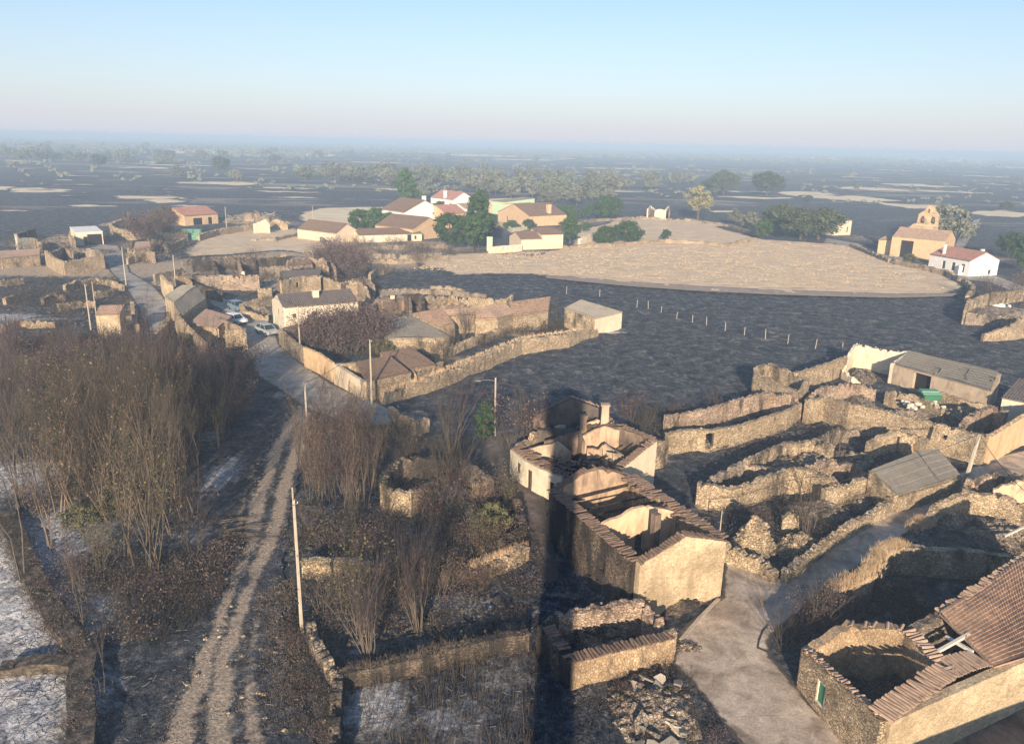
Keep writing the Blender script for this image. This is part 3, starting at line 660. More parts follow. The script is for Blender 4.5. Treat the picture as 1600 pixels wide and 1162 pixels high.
RL = {'village_street': (mr2, .4, 'pale grey village street coming down past the cars', .0), 'lane': (me_, .25, 'narrow dirty lane beside the cream house', 0), 'junction_street': (mr, .25, 'worn concrete street with its junction between the ruins', 0), 'west_road': (mr2, .5, 'grey road through the left edge of the village', 0), 'churchyard_road': (mr2, .8, 'pale road beside the church', 0), 'country_road': (mr2, 1, 'grey country road leaving behind the church', 0), 'barn_yard': (me_, .3, 'bare earth yard in the lower right corner', 0)}
for k, (mt, st, lb, rl) in RL.items(): sheet({'lane': 'lane', 'barn_yard': 'yard'}.get(k, k), RP[k], mt, .035, st, .12, lb)
# dirt track with wheel ruts
rl1 = [P(x, y) for x, y in [(470, 640), (452, 668), (425, 720), (402, 790), (392, 850), (362, 915), (335, 985), (308, 1060), (288, 1130), (275, 1200)]]
rl2 = [P(x, y) for x, y in [(480, 645), (470, 690), (452, 740), (436, 800), (418, 850), (392, 915), (368, 970), (350, 1030), (346, 1100), (340, 1200)]]
rl3 = [P(x, y) for x, y in [(415, 870), (408, 930), (396, 1000), (392, 1060), (398, 1200)]]
mt, n, l, b = newmat('dirt_track', .95); v = coords(n, l)
gr = ramp(n, [(.32, (.18, .145, .11)), (.5, (.46, .37, .28)), (.66, (.74, .62, .48))]); l.new(noise(n, l, v, 4.5, 8, .78, .3), gr.inputs[0])
vo = n.new('ShaderNodeTexVoronoi'); vo.inputs['Scale'].default_value = 5; l.new(v, vo.inputs['Vector'])
a1 = mth(n, l, 'ADD', attr(n, l, 'rut'), mth(n, l, 'MULTIPLY', attr(n, l, 'gravel'), .36))
k = mask(n, l, a1, v, 1.9, .50, .85, 9); c = mixc(n, l, k, ground_nodes(n, l, v), gr.outputs[0])
l.new(c, b.inputs['Base Color']); bump(n, l, b, mth(n, l, 'ADD', mth(n, l, 'MULTIPLY', vo.outputs['Distance'], .15), noise(n, l, v, 5, 7, .75)), .9, .2)
def rutf(X, Y):
    X = X+.7*fbm(X*.4+9, Y*.4, 3); d1 = np_dist(rl1, X, Y, False); d2 = np_dist(rl2, X, Y, False); d3 = np_dist(rl3, X, Y, False)
    return np.maximum(np.maximum(np.exp(-(d1/.62)**2), np.exp(-(d2/.66)**2)), .6*np.exp(-(d3/.5)**2))*(.86+.9*fbm(X*.6, Y*.6, 3))
def gravf(X, Y): return np.clip((44-Y)/8, 0, 1)*.9+np.clip((Y-50)/6, 0, 1)*.7
trackP = [(440, 626), (486, 646), (482, 690), (468, 740), (452, 800), (446, 860), (440, 900), (440, 960), (455, 1040), (490, 1165), (500, 1260), (180, 1260), (235, 1165), (285, 1070), (315, 1000), (340, 940), (372, 870), (380, 800), (402, 720), (432, 660)]
sheet('dirt_track', [tuple(P(x, y))[:2] for x, y in trackP], mt, .015, .22, .5, 'rutted dirt track with gravel climbing to the street', {'rut': rutf, 'gravel': gravf}, relief=.12)
# kerbs and gutter at the junction
def kerb(pts, label, wd=.22, h=.12):
    mb = MB(); pp = [P(x, y) for x, y in pts]
    for i in range(len(pp)-1):
        a, b_ = pp[i], pp[i+1]; L = (b_-a).length; mb.box((a+b_)/2+V((0, 0, h/2-.05)), L+.02, wd, h+.1, atan2((b_-a).y, (b_-a).x))
    tag(mb.build('kerb', 'concrete'), label, None, None, 'structure')
kerb([(1216, 908), (1300, 850), (1352, 818), (1400, 796), (1440, 776), (1500, 746)], 'low pale kerb along the grey shed')
kerb([(1123, 936), (1093, 966), (1064, 1000)], 'pale concrete gutter edge beside the gable', .25, .09)
# ================================================================ buildings, ruins and walls
def L2(a, b): return hypot(a[0]-b[0], a[1]-b[1])
def coping(root, p0, p1, mat='tile_b', wd=.6, name='tile_coping', **k): tiles(p0, p1, wd, **k).build(name, mat, root)
M['grimy0'] = plaster('smoked_cream_plaster', (.52, .41, .29), (.09, .075, .065), .6)
# --- long burnt house with the bright gable
FL, FR = V((8.4, 44.9, 4.1)), V((14.75, 48.1, 4.2)); d = V((-5.1, 10.7, 0)); FP = (FL+FR)/2; FP.z = 5.35
BL, BR = FL+d, FR+d; BP = (BL+BR)/2; BP.z = 5.5
h1 = empty('burnt_house', ((FL+BR)/2).xy.to_3d(), 'long roofless burnt house with a bright cream gable end at the junction', 'house')
def wpart(root, pts, mat, name='wall', label=None, **k):
    kw = dict(th=.5, rag=.08, step=.5, jit=.02); kw.update(k)
    o = wall_mesh([tuple(p) for p in pts], **kw).build(name, mat, root)
    if label: o['label'] = label
    return o
M['gable'] = stone('stone_bright', [(.68, .555, .375), (.76, .63, .43), (.62, .50, .33), (.72, .59, .40)], .22, (.56, .45, .30), .2, (.33, .25, .16), bs=.7)
M['pinkw'] = plaster('warm_plaster', (.72, .50, .32), (.10, .085, .075), .45)
wpart(h1, [FL, FP, FR], 'gable', label='bright cream gable end', rag=.03)
wpart(h1, [FR+V((-.1, .3, 0)), BR], 'stone_s', rag=.15); wpart(h1, [BR+V((-.2, 0, 0)), BP, BL+V((.2, .1, 0))], 'grimyp', label='pink plastered back gable', rag=.12)
wpart(h1, [BL, FL+V((-.1, .3, 0))], 'stone_b', label='sooty long side wall', rag=.12, ops=[(7.6, 8.3, 1.4, 2.3)])
for t, zz in ((.46, 5.2),):
    a, b_ = FL.lerp(BL, t), FR.lerp(BR, t-.04); pk = (a+b_)/2; pk.z = zz; n_ = (b_-a).normalized()*.35
    L = L2(a, b_); wpart(h1, [a+n_, pk, b_-n_], 'pinkw', 'partition_wall', rag=.16, th=.3, ops=[(L*.42, L*.42+.75, .0, 2.9)])
for p_, q_, z_ in ((.2, .30, 2.4), (.72, .8, 2.8)): a, b_ = FL.lerp(BL, p_), FR.lerp(BR, q_); wpart(h1, [V((*a.lerp(b_, .08).xy, z_)), V((*a.lerp(b_, .45).xy, z_*.6))], 'grimyp', 'partition_wall', rag=.5, th=.3)
a, b_ = BL.lerp(FL, .0), BL.lerp(FL, 1.0); mb = MB()
tiles(BL+V((-.1, 0, .05)), FL+V((-.1, 0, .05)), 1.05, mb=mb, miss=.04, over=-.12); tiles(FR+V((0, 0, .05)), BR+V((0, 0, .05)), 1.0, mb=mb, miss=.1, over=-.05, chaos=.3)
tiles(FR+V((0, 0, -.1)), BR+V((-.0, 0, -.1)), .9, mb=mb, miss=.3, over=-.6, chaos=.7)
tiles(FL+V((0, 0, .02)), FP+V((0, 0, .02)), .7, mb=mb); tiles(FP+V((0, 0, .02)), FR+V((0, 0, .02)), .7, mb=mb); tiles(BP, BL, .7, mb=mb, miss=.2); tiles(BR, BP, .7, mb=mb, miss=.2)
mb.build('tile_coping', 'tile_b', h1)
c1 = (FL+BR)/2; mb = MB()
for t in (.15, .5, .82): q = FL.lerp(BL, t)*.5+FR.lerp(BR, t)*.5; heap((q.x, q.y, .1), 2.8, 2.6, 1.3, mb, rocks=110, rs=(.08, .24))
mb.build('rubble', 'stone_b', h1)
mb = MB()
for t in (.1, .2, .3, .56, .66, .76, .9):
    p, q = FL.lerp(BL, t), FR.lerp(BR, t+random.uniform(-.03, .03)); e_ = random.uniform(.35, 1.0); q2_ = p.lerp(q, e_); q2_.z = 3.7 if e_ > .9 else random.uniform(.8, 2.4); p.z = 3.6; mb.tube([p, q2_], [.09, .07], 4)
mb.build('charred_rafters', 'char', h1); beams(c1, 16, 2.0, 3.2, h1, (.4, 1.5)); beams(c1+V((-1.4, 3, 0)), 9, 1.2, 2.6, h1, (.4, 1.6)); beams(c1+V((1.2, -2.6, 0)), 9, 1.2, 2.6, h1, (.4, 1.4))
mb = MB(); q = FL.lerp(BL, .30)*.45+FR.lerp(BR, .3)*.55; mb.box((q.x, q.y, 2.6), .5, .5, 5.2, .5); mb.build('chimney', 'soot', h1)
# --- cream burnt house behind it
h2 = empty('burnt_house', V((7, 66, 0)), 'wide roofless burnt house with cream street wall and triangular cream side wall', 'house')
W_, S1, S2, S3 = V((.2, 68.0, 2.5)), V((2.7, 63.7, 2.5)), V((4.6, 61.9, 2.5)), V((8.2, 61.2, 2.6)); E_, N1, N2 = V((13.1, 66.2, 4.3)), V((10.2, 70.0, 4.3)), V((2.6, 71.6, 3.2))
wpart(h2, [W_, V((1.3, 65.6, 2.5)), S1, S2], 'creamp', label='cream street wall', th=.45, rag=.04, ops=[(1.6, 2.3, .9, 1.9), (3.4, 4.1, .0, 1.9), (6.2, 6.8, .6, 1.7)])
for q, z0_, z1_ in ((W_.lerp(V((1.3, 65.6, 2.5)), .73), .9, 1.9), (V((1.3, 65.6, 2.5)).lerp(S1, .48), 0, 1.9), (S1.lerp(S2, .6), .6, 1.7)): window(h2, q, atan2(-4.3, 2.5), .7, z0_, z1_, .45, 'wood', 'dark')  # near-black panels fill the burnt openings to stand for interior shade
wpart(h2, [S2, S3], 'soot', rag=.1); wpart(h2, [S3, E_], 'cream', label='tall cream side wall rising to the right', rag=.02, th=.42)
wpart(h2, [E_, N1], 'soot', rag=.15); wpart(h2, [N1, V((6.4, 71.3, 3.4)), N2], 'sootd', rag=.1); wpart(h2, [N2, W_], 'stone_s', rag=.3)
wpart(h2, T([(905, 682, 3.6), (945, 664, 4.6), (968, 672, 4.2)]), 'grimyp', 'partition_wall', th=.3, rag=.1); wpart(h2, T([(918, 700, 3.2), (944, 690, 4.0), (948, 722, 2.6)]), 'grimyp', 'partition_wall', th=.3, rag=.2)
wpart(h2, T([(826, 700, 2.6), (870, 690, 3.4), (890, 706, 3.0)]), 'grimy0', 'partition_wall', th=.3, rag=.1); wpart(h2, T([(945, 694, 3.6), (974, 712, 3.0)]), 'grimy0', 'partition_wall', th=.3, rag=.1)
wpart(h2, T([(850, 690, 3), (905, 672, 4.2), (912, 690, 3.5)]), 'soot', 'partition_wall', th=.3, rag=.1)
mb = MB(); up = V((0, 0, .1))
for a, b_, w_, o in ((W_, S1, 1.5, -.4), (S1, S2, 1.3, -.35), (S2, S3, .8, 0), (S3, E_, .8, -.1), (E_, N1, .7, 0), (N1, V((6.4, 71.3, 3.4)), .7, 0)): tiles(a+up, b_+up, w_, mb=mb, over=o, miss=.1, chaos=.25)
for k in range(5): tiles(S1.lerp(S2, .1)+V((.4*k, .5*k, .15+.1*k)), S2.lerp(S3, .6)+V((.2*k, .5*k, .1*k)), .6, mb=mb, miss=.45, chaos=.7)
mb.build('tile_coping', 'tile_b', h2); mb = MB()
for (x, y, r, h) in ((4, 66.5, 2.3, 1.3), (7, 64.5, 2.2, 1.2), (10, 67, 2, 1.2), (7.5, 69, 2, 1)): heap((x, y, .1), r, r, h, mb, rocks=55)
mb.build('rubble', 'stone_b', h2); mb = MB()
for k in range(9): p = S2.lerp(E_, .1+k*.1)+V((-.2, .5, 0)); q = N2.lerp(N1, .15+k*.09); e_ = random.uniform(.3, .9); r_ = p.lerp(q, e_); r_.z = random.uniform(1.0, 2.6); mb.tube([p, r_], [.09, .07], 4)
mb.build('charred_rafters', 'char', h2); beams((7.0, 66.6, 0), 46, 2.4, 3.4, h2, (.5, 2.0)); beams((9.5, 67.5, 0), 14, 1.3, 2.4, h2, (.5, 2.2)); beams((4.2, 66.5, 0), 16, 1.3, 2.4, h2, (.5, 1.6), 'wood')
# --- gutted barn behind, with its two chimneys
h3 = ruin('burnt_barn', 'charred gabled shell behind the cream house with two pale chimneys', 'house', [
    dict(pts=[(838, 648, 3.6), (893, 622, 5.4), (944, 640, 3.8)], th=.45, rag=.06, mat='sootd', stones=0),
    dict(pts=[(944, 640, 3.8), (962, 668, 3.4)], mat='stone_p', rag=.4), dict(pts=[(962, 668, 3.2), (908, 668, 2.8), (862, 676, 2.8)], mat='soot', rag=.35, th=.4), dict(pts=[(862, 676, 2.8), (838, 648, 3.6)], mat='soot', rag=.25),
    dict(pts=[(868, 666, 2.6), (900, 660, 2.6)], mat='creamp', rag=.1, th=.3, name='partition_wall', ops=[(.9, 1.6, .8, 1.9)]), dict(pts=[(915, 662, 3.6), (934, 655, 4.2), (952, 660, 3.4)], mat='pinkw', rag=.1, th=.35, name='partition_wall')], rubble=[(900, 690, 3, 2.6, 1.2, 70)])
for (px, py, zt, w_, mt) in ((945, 648, 6.2, .7, 'grimy0'), (912, 650, 5.2, .6, 'soot')):
    q = P(px, py+30, 0); q = P(px, py, 5); mb = MB(); mb.tube([V((q.x, q.y, 2)), V((q.x, q.y, zt-.25))], [w_*.85, w_*.68], 4); mb.box((q.x, q.y, zt-.15), w_*1.25, w_*1.1, .18, pi/4*0); mb.build('chimney', mt, h3)
coping(h3, T([(838, 646, 3.7)])[0], T([(893, 620, 5.5)])[0], 'tile_b'); coping(h3, T([(893, 620, 5.5)])[0], T([(944, 638, 3.9)])[0], 'tile_o')
# --- small tile-edged ruin in the foreground
h4 = ruin('burnt_shed', 'small roofless shed with a lit tile edged front wall beside the slab heap', 'shed', [
    dict(pts=[(892, 1030, 1.7), (940, 1020, 1.7), (1052, 993, 1.8)], mat='ragstone', rag=.05, th=.5, stones=0), dict(pts=[(1052, 993, 1.8), (1010, 945, 2.2)], mat='stone_p', rag=.5),
    dict(pts=[(1010, 935, 2.3), (965, 940, 2.2), (925, 944, 2.2), (870, 958, 2.0)], mat='stone_p', rag=.18), dict(pts=[(868, 960, 2.0), (848, 975, 1.9), (892, 1030, 1.7)], mat='stone_b', rag=.15)], rubble=[(950, 1010, 2.4, 1.6, .5, 60)])
w4 = T([(892, 1030, 1.75), (1052, 993, 1.85)]); mb = MB(); tiles(w4[0], w4[1], .9, mb=mb, miss=.03, chaos=.15); w5 = T([(892, 1030, 1.7), (856, 980, 1.9)]); tiles(w5[1], w5[0], .8, mb=mb, miss=.2); mb.build('tile_coping', 'tile_b', h4); beams(P(950, 1010), 10, 1.2, 2.2, h4, (.3, 1.0))
# --- overgrown ruin in the thicket
ruin('overgrown_ruin', 'low broken stone ruin full of bare branches beside the lane', 'ruin', [
    dict(pts=[(598, 757, 2.1), (612, 764, 2.1), (640, 768, 2), (656, 764, 1.6)], mat='stone', rag=.2), dict(pts=[(598, 757, 2.1), (606, 738, 2), (626, 716, 2), (680, 714, 2), (722, 715, 1.8)], mat='stone_b', rag=.2),
    dict(pts=[(722, 717, 1.8), (768, 748, 1.8)], mat='stone_g'), dict(pts=[(768, 750, 1.6), (738, 752, 1.4)], mat='stone_s'), dict(pts=[(656, 766, 1.6), (700, 740, 1.3), (716, 726, 1.4)], mat='stone_b', rag=.3)], rubble=[(690, 770, 3, 2.5, .7, 80)])
# --- lower right house with tiled roof
R0, R1 = V((16.9, 38.9, 2.5)), V((18.6, 31.4, 3.4)); R2 = R1+(V((28.5, 36.3, 3.4))-R1)*1.35
q1 = T([(1259, 1015, 2.5), (1383, 1126, 3.4)]); RA, RB = V(q1[0]), V(q1[1]); q2 = T([(1600, 1028, 3.4), (1490, 1052, 3.4), (1468, 958, 4.0), (1606, 868, 4.6), (1415, 983, 3.6), (1327, 975, 3.0)])
hr_ = empty('stone_house', V((23, 36, 0)), 'big stone house with brown tiled roof and green shuttered window in the lower right', 'house')
LA = L2(RA, RB); wo = wpart(hr_, [RA, RB], 'stone', label='street side rubble wall', rag=.05, ops=[(LA*.26, LA*.26+.8, .55, 2.0)])
RC = V(q2[0])+(V(q2[0])-RB)*.35; wpart(hr_, [RB+V((.15, .15, 0)), RC], 'gable', label='sunlit front wall', rag=.03)
dd = (RB-RA).normalized(); wf = window(hr_, RA+dd*(LA*.26+.4), atan2(dd.y, dd.x), .8, .55, 2.0, .75, 'pale', 'green', 'window', 1)
RD = V(q2[3])+(V(q2[3])-V(q2[2]))*.5; RK = V(q2[2])
wpart(hr_, [RA, V(q2[5]), V(q2[4])], 'ragstone', label='ragged sunlit inner wall', rag=.22, th=.6); wpart(hr_, [V(q2[4]), V(q2[1])], 'ragstone', 'partition_wall', rag=.05, th=.4)
wpart(hr_, [V(q2[4])+V((.2, 0, 0)), RK], 'stone_g', rag=.15); wpart(hr_, [RK, RD], 'stone_g', rag=.1)
mb = MB(); e1, e2 = V(q2[1])+(RB-V(q2[1])).normalized()*0, RC; dn = (RC-RB).normalized(); nn = V((dn.y, -dn.x, 0))
H_ = V(T([(1560, 1016, 3.5)])[0]); ho1 = V(T([(1545, 1036, 3.6)])[0]); ho2 = V(T([(1470, 960, 4.6)])[0]); ho3 = V(T([(1512, 998, 4.1)])[0])
roof_plane(ho1+nn*.3, RC+nn*.3, RD+V((0, 0, .1)), V(T([(1468, 957, 4.1)])[0]), .24, .075, .42, mb=mb, sag=.12)
mb.build('roof', 'tile', hr_)
mb = MB(); tiles(V(q2[1])+nn*.1+V((0, 0, .05)), ho1+nn*.1+V((0, 0, .0)), 1.5, mb=mb, over=-.5, miss=0, chaos=.05); tiles(RB+V((0, 0, .05)), V(q2[1])+V((0, 0, .05)), 1.3, mb=mb, over=-.3, miss=.04, chaos=.12); tiles(RA+V((0, 0, .03)), RB+V((0, 0, .03)), .4, mb=mb, miss=.15)
tiles(V(q2[1]), V(q2[4]), .8, mb=mb, miss=.1); tiles(V(q2[5]), V(q2[4]), .6, mb=mb, miss=.3, chaos=.4); tiles(RK, RD, .6, mb=mb, miss=.1); mb.build('tile_coping', 'tile_o', hr_)
mb = MB(); g1, g2 = T([(1462, 1019, 3.5), (1514, 990, 3.9)]); mb.bar(g1, g2, .24); g1, g2 = T([(1478, 994, 3.6), (1520, 1018, 3.7)]); mb.bar(g1, g2, .24); q = P(1475, 1000, 1.6); mb.box((q.x, q.y, 2.6), 1.3, .7, .08, .3); mb.build('fallen_beam', 'pale', hr_)
mb = MB(); q = P(1420, 1060, .5); heap((q.x, q.y, 0), 2.0, 1.8, .9, mb, rocks=60); q = P(1500, 1010, 1); heap((q.x, q.y, 0), 1.4, 1.3, .8, mb, rocks=40); mb.build('rubble', 'stone_b', hr_)
# --- yards above it
stone_wall('curved yard wall topped with orange straw, above the dark yard', [(1304, 918, 1.9), (1330, 908, 1.9), (1357, 898, 1.9), (1366, 878, 1.9), (1386, 856, 1.9), (1410, 852, 2.0), (1450, 855, 2.0), (1530, 860, 2.0), (1580, 868, 2.0)], mat='stone_s', rag=.1)
stone_wall('low inner wall stub across the dark yard below the straw topped wall', [(1357, 900, 1.0), (1395, 912, .9), (1430, 918, .8), (1442, 945, .7)], mat='stone_b')
ruin('burnt_yard_ruin', 'lit curved rubble wall round a collapsed yard at the right edge', 'ruin', [
    dict(pts=[(1452, 806, 1.0), (1462, 788, 1.5), (1490, 776, 1.8), (1512, 768, 2), (1560, 772, 2.1), (1604, 784, 2.2), (1640, 800, 2.2)], mat='stone', rag=.15, step=.35), dict(pts=[(1508, 768, 2), (1515, 748, 2), (1560, 742, 2.2), (1640, 738, 2.4)], mat='stone_p', rag=.35),
    dict(pts=[(1552, 762, 2.2), (1580, 752, 3.0), (1625, 748, 3.0)], mat='pinkw', rag=.15, th=.35)], rubble=[(1580, 840, 4.5, 2.2, .9, 160), (1490, 815, 1.6, 1, .6, 60), (1540, 765, 2, 1, .8, 50)])
for i, (x0, y0, x1, y1) in enumerate([(1568, 838, 1602, 822), (1520, 845, 1560, 858), (1545, 752, 1590, 742)]):
    mb = MB(); a, b_ = P(x0, y0, .9), P(x1, y1, 1.0); mb.bar(a, b_, .2); tag(mb.build('fallen_beam', 'pale' if i == 0 else 'wood'), ['pale fallen beam lying on the burnt debris at the right edge', 'grey fallen beam lying under the pale beam', 'pale lath on top of the ruined pink wall'][i], 'beam')
# --- shed with grey roof by the street
rt = [V(p) for p in T([(1402, 772, 1.7), (1467, 753, 1.8), (1432, 706, 2.9), (1362, 733, 2.8)])]; rs = [V(p) for p in T([(1468, 753, 1.8), (1500, 741, 1.8), (1466, 701, 2.9), (1434, 706, 2.9)])]
sh = empty('grey_roofed_shed', cen(rt), 'shed with flat grey roof and lit stone wall along the street', 'shed')
mb = MB(); roof_plane(*rt, .3, .03, .8, mb=mb, sag=.08); roof_plane(*rs, .3, .03, .8, mb=mb, sag=.08); mb.build('roof', 'slate', sh)
u = V((0, 0, -.2)); wpart(sh, [rt[0]+u, rt[1]+u, rs[1]+u], 'stone', rag=.03); wpart(sh, [rs[1]+u, rs[2]+u], 'stone_s', rag=.03); wpart(sh, [rs[2]+u, rt[2]+u, rt[3]+u], 'stone_s', rag=.03); wpart(sh, [rt[3]+u, rt[0]+u], 'stone_s', rag=.05)
stone_wall('sunlit rubble wall stepping down along the street to the junction', [(1226, 893, .9), (1243, 878, 1.2), (1262, 866, .9), (1296, 838, 1.0), (1320, 822, 1.2), (1348, 806, 1.2), (1375, 790, 1.3), (1400, 775, 1.4)], mat='stone', rag=.2, th=.6)
stone_wall('sunlit rubble wall running right from the bright gable', [(1131, 846, 1.5), (1160, 860, 1.3), (1192, 874, 1.1), (1212, 892, .9)], mat='stone', rag=.12, th=.7)
mb = MB(); q = P(1175, 858); heap((q.x, q.y, 0), 1.7, 1.3, 2.3, mb, rocks=170, rs=(.12, .3)); tag(mb.build('rubble_heap', 'stone'), 'tall lit rubble heap behind the low wall right of the gable', 'rubble')
mb = MB(); q = P(1245, 852); heap((q.x, q.y, 0), 2.4, 1.3, .8, mb, rocks=120, rs=(.1, .25), rz=.6); tag(mb.build('rubble_heap', 'stone_s'), 'low rubble heap in the corner of the street walls', 'rubble')
# --- burnt pens in the right middle
pen = 'burnt stone pens between the ruins'
ruin('ruined_pen', 'front stone pen with a squared left corner, nearest the bright gable', 'ruin', [
    dict(pts=[(1091, 753), (1111, 757), (1150, 760), (1174, 752), (1205, 742), (1230, 732), (1267, 734), (1298, 745)], z=2, mat='stone', th=.6, ops=[(3.7, 4.1, 0, 1.4)]), dict(pts=[(1091, 753), (1106, 750), (1135, 733), (1160, 722)], z=1.7, mat='stone_g'),
    dict(pts=[(1160, 722), (1192, 706), (1230, 690), (1275, 688), (1302, 697)], z=1.6, mat='stone_s'), dict(pts=[(1160, 725), (1195, 730), (1230, 731)], z=1.3, mat='stone_p')], group=pen, rubble=[(1230, 725, 3.4, 1.6, .7, 80), (1270, 722, 2, 1.6, .9, 70)])
ruin('ruined_pen', 'dark middle pen under the long lit wall', 'ruin', [
    dict(pts=[(1271, 688), (1302, 672), (1318, 668), (1345, 672)], z=1.5, mat='stone_g'), dict(pts=[(1357, 692, 1.8), (1377, 680, 2), (1401, 672, 2.2), (1432, 678, 2.0), (1452, 690, 1.7)], mat='stone', rag=.15, ops=[(5.0, 5.3, 0, 1.6)])], group=pen, rubble=[(1340, 722, 3.2, 1.3, 1.0, 130)])
ruin('ruined_pen', 'collapsed pen with lit broken walls left of the grey roofed shed', 'ruin', [
    dict(pts=[(1262, 728), (1290, 716), (1317, 718), (1338, 722), (1364, 738)], z=1.7, mat='stone_p', rag=.35), dict(pts=[(1288, 762), (1327, 754), (1352, 748), (1378, 747), (1400, 768)], z=1.7, mat='stone', rag=.3), dict(pts=[(1298, 745), (1310, 755)], z=1.6, mat='stone_p'),
    dict(pts=[(1222, 806, 1.3), (1236, 800, 1.7), (1248, 806, 1.2)], mat='stone', rag=.3)], group=pen, rubble=[(1270, 800, 3.4, 2, .8, 160), (1340, 780, 2, 1, .7, 70), (1310, 735, 2.4, 1.2, .9, 60)])
# --- long farmyard on the right
fy = ruin('farmyard_ruin', 'long sunlit stone yard wall with ruined sheds behind it on the right', 'ruin', [
    dict(pts=[(1261, 625, 2.6), (1290, 618, 2.7), (1330, 630, 3), (1380, 640, 3), (1440, 656, 3), (1500, 670, 3), (1546, 681, 3.2)], mat='stone', th=.6, rag=.12, ops=[(16.5, 17, 1.6, 2.1)], label='long sunlit front wall'),
    dict(pts=[(1546, 681, 3.2), (1600, 648, 3.4), (1660, 625, 3.4)], mat='ochre', th=.5, rag=.05, ops=[(2.0, 2.9, 0, 1.7), (6.6, 7.3, 0, 1.7)], label='ochre right wall'),
    dict(pts=[(1261, 625, 2.4), (1275, 612, 2.2), (1290, 603, 1.8), (1330, 598, 1.6), (1370, 606, 1.5)], mat='stone_p', rag=.25), dict(pts=[(1386, 612, 1.4), (1400, 612, 1.8), (1440, 622, 1.8), (1474, 640, 1.5)], mat='stone', rag=.35),
    dict(pts=[(1500, 668, 2.6), (1512, 650, 2.6), (1550, 634, 2.6), (1574, 640, 2.8)], mat='stone_p', rag=.2), dict(pts=[(1470, 612, 1.4), (1500, 622, 1.4), (1550, 634, 1.3)], mat='stone', rag=.15)], rubble=[(1430, 655, 4, 1.6, 1, 170), (1350, 630, 6, 1.4, .5, 60), (1490, 655, 2.4, 2, 1.3, 60)])
q = P(1440, 645); mb = MB()
for _ in range(26): mb.rock((q.x+random.uniform(-2.2, 2.2), q.y+random.uniform(-1, 1), .8+random.random()*.5), random.uniform(.2, .5))
mb.build('pale_rubble', 'pale', fy)
sb = empty('long_barn', P(1470, 600), 'long barn with sagging grey brown roof behind the green bin', 'barn')
rt = [V(p) for p in T([(1394, 567, 2.6), (1548, 610, 2.6), (1560, 580, 3.7), (1425, 549, 3.7)])]; mb = MB(); roof_plane(*rt, .3, .04, .6, mb=mb, sag=.14, miss=.42); mb.build('roof', 'slate', sb)
M['grimy'] = plaster('grimy_plaster', (.50, .40, .29), (.13, .11, .09), .5)
u = V((0, .15, -.15)); LL = L2(rt[0], rt[1]); wpart(sb, [rt[0]+u, rt[1]+u], 'grimy', rag=.02, ops=[(LL*.27, LL*.45, 0, 2.3)]); wpart(sb, [rt[1]+u, rt[2]+u-V((0, .4, 0))], 'grimy', rag=.02); wpart(sb, [rt[2]+u, rt[3]+u], 'grimy', rag=.02); wpart(sb, [rt[3]+u, rt[0]+u], 'grimy', rag=.02)
mb = MB(); a = rt[0].lerp(rt[1], .27)+u; b_ = rt[0].lerp(rt[1], .45)+u; mb.box(((a.x+b_.x)/2, (a.y+b_.y)/2+.8, 1.2), L2(a, b_), .1, 2.3, atan2((b_-a).y, (b_-a).x)); mb.build('door', 'dark', sb)  # near-black sheet behind the opening stands for the shade inside the barn
ruin('plastered_ruin', 'roofless shed with ragged white plastered walls beside the long barn', 'ruin', [
    dict(pts=[(1320, 574, 1.0), (1328, 550, 2.4), (1338, 537, 3.2), (1380, 545, 3.2), (1424, 550, 3.4)], mat='creamp', rag=.14, th=.4), dict(pts=[(1318, 576, 1.2), (1332, 590, .7), (1345, 596, .3)], mat='creamp', rag=.2, th=.4), dict(pts=[(1424, 549, 3.6), (1394, 568, 2.6)], mat='creamp', rag=.05, th=.4)],
    rubble=[(1350, 588, 4, 1.6, .8, 90)])
ruin('square_ruin', 'square roofless stone ruin at the head of the long yard wall', 'ruin', [
    dict(pts=[(1181, 572, 3), (1205, 568, 3.2), (1235, 580, 3), (1262, 592, 3)], mat='stone_s', rag=.15), dict(pts=[(1262, 592, 3), (1250, 612, 2.6), (1215, 598, 2.6), (1181, 582, 2.8)], mat='stone', rag=.15), dict(pts=[(1181, 582, 2.8), (1181, 572, 3)], mat='stone')])
stone_wall('lit stone wall climbing from the square ruin to the plastered shed', [(1246, 580, 2.2), (1275, 573, 2.2), (1300, 565, 2.4), (1322, 556, 2.4)], mat='stone', z=2)
house('white_shed', 'cream walled shed cut by the right edge of the frame', P(1563, 655)[:2], P(1640, 672)[:2], 7, 2.7, 3.4, 'x', 'creamp', 'slate_d', mono=True, cat='shed')
# terraced wall with doorway
ruin('terrace_ruin', 'pair of parallel ochre terrace walls with two doorways behind the cream house', 'ruin', [
    dict(pts=[(1042, 678, 2.0), (1062, 672, 2.2), (1092, 670, 2.0), (1104, 672, 2.0), (1160, 663, 2.0), (1200, 650, 2.0), (1228, 642, 2.0), (1247, 632, 1.8)], mat='stone', rag=.1, th=.5, ops=[(4.7, 5.7, 0, 1.7), (12.6, 13.3, 0, 1.7)]),
    dict(pts=[(1040, 650, 2.4), (1080, 642, 2.4), (1120, 634, 2.4), (1160, 622, 2.4), (1205, 610, 2.4), (1240, 618, 2.4), (1250, 632, 1.9)], mat='stone_p', rag=.15)], rubble=[(1085, 690, 2.4, .9, .5, 60), (1100, 658, 5, 1, .8, 60)])
stone_wall('short dark rubble wall between cream gable and ochre terrace', [(1020, 690, 2.6), (1036, 690, 2.4), (1040, 690, 2)], mat='stone_s', z=2)
stone_wall('lit bank wall at the far right edge of the burnt field', [(1536, 522, 1), (1560, 516, 1.6), (1580, 508, 2.4), (1600, 494, 3.6), (1640, 490, 3.6)], mat='stone', rag=.3)
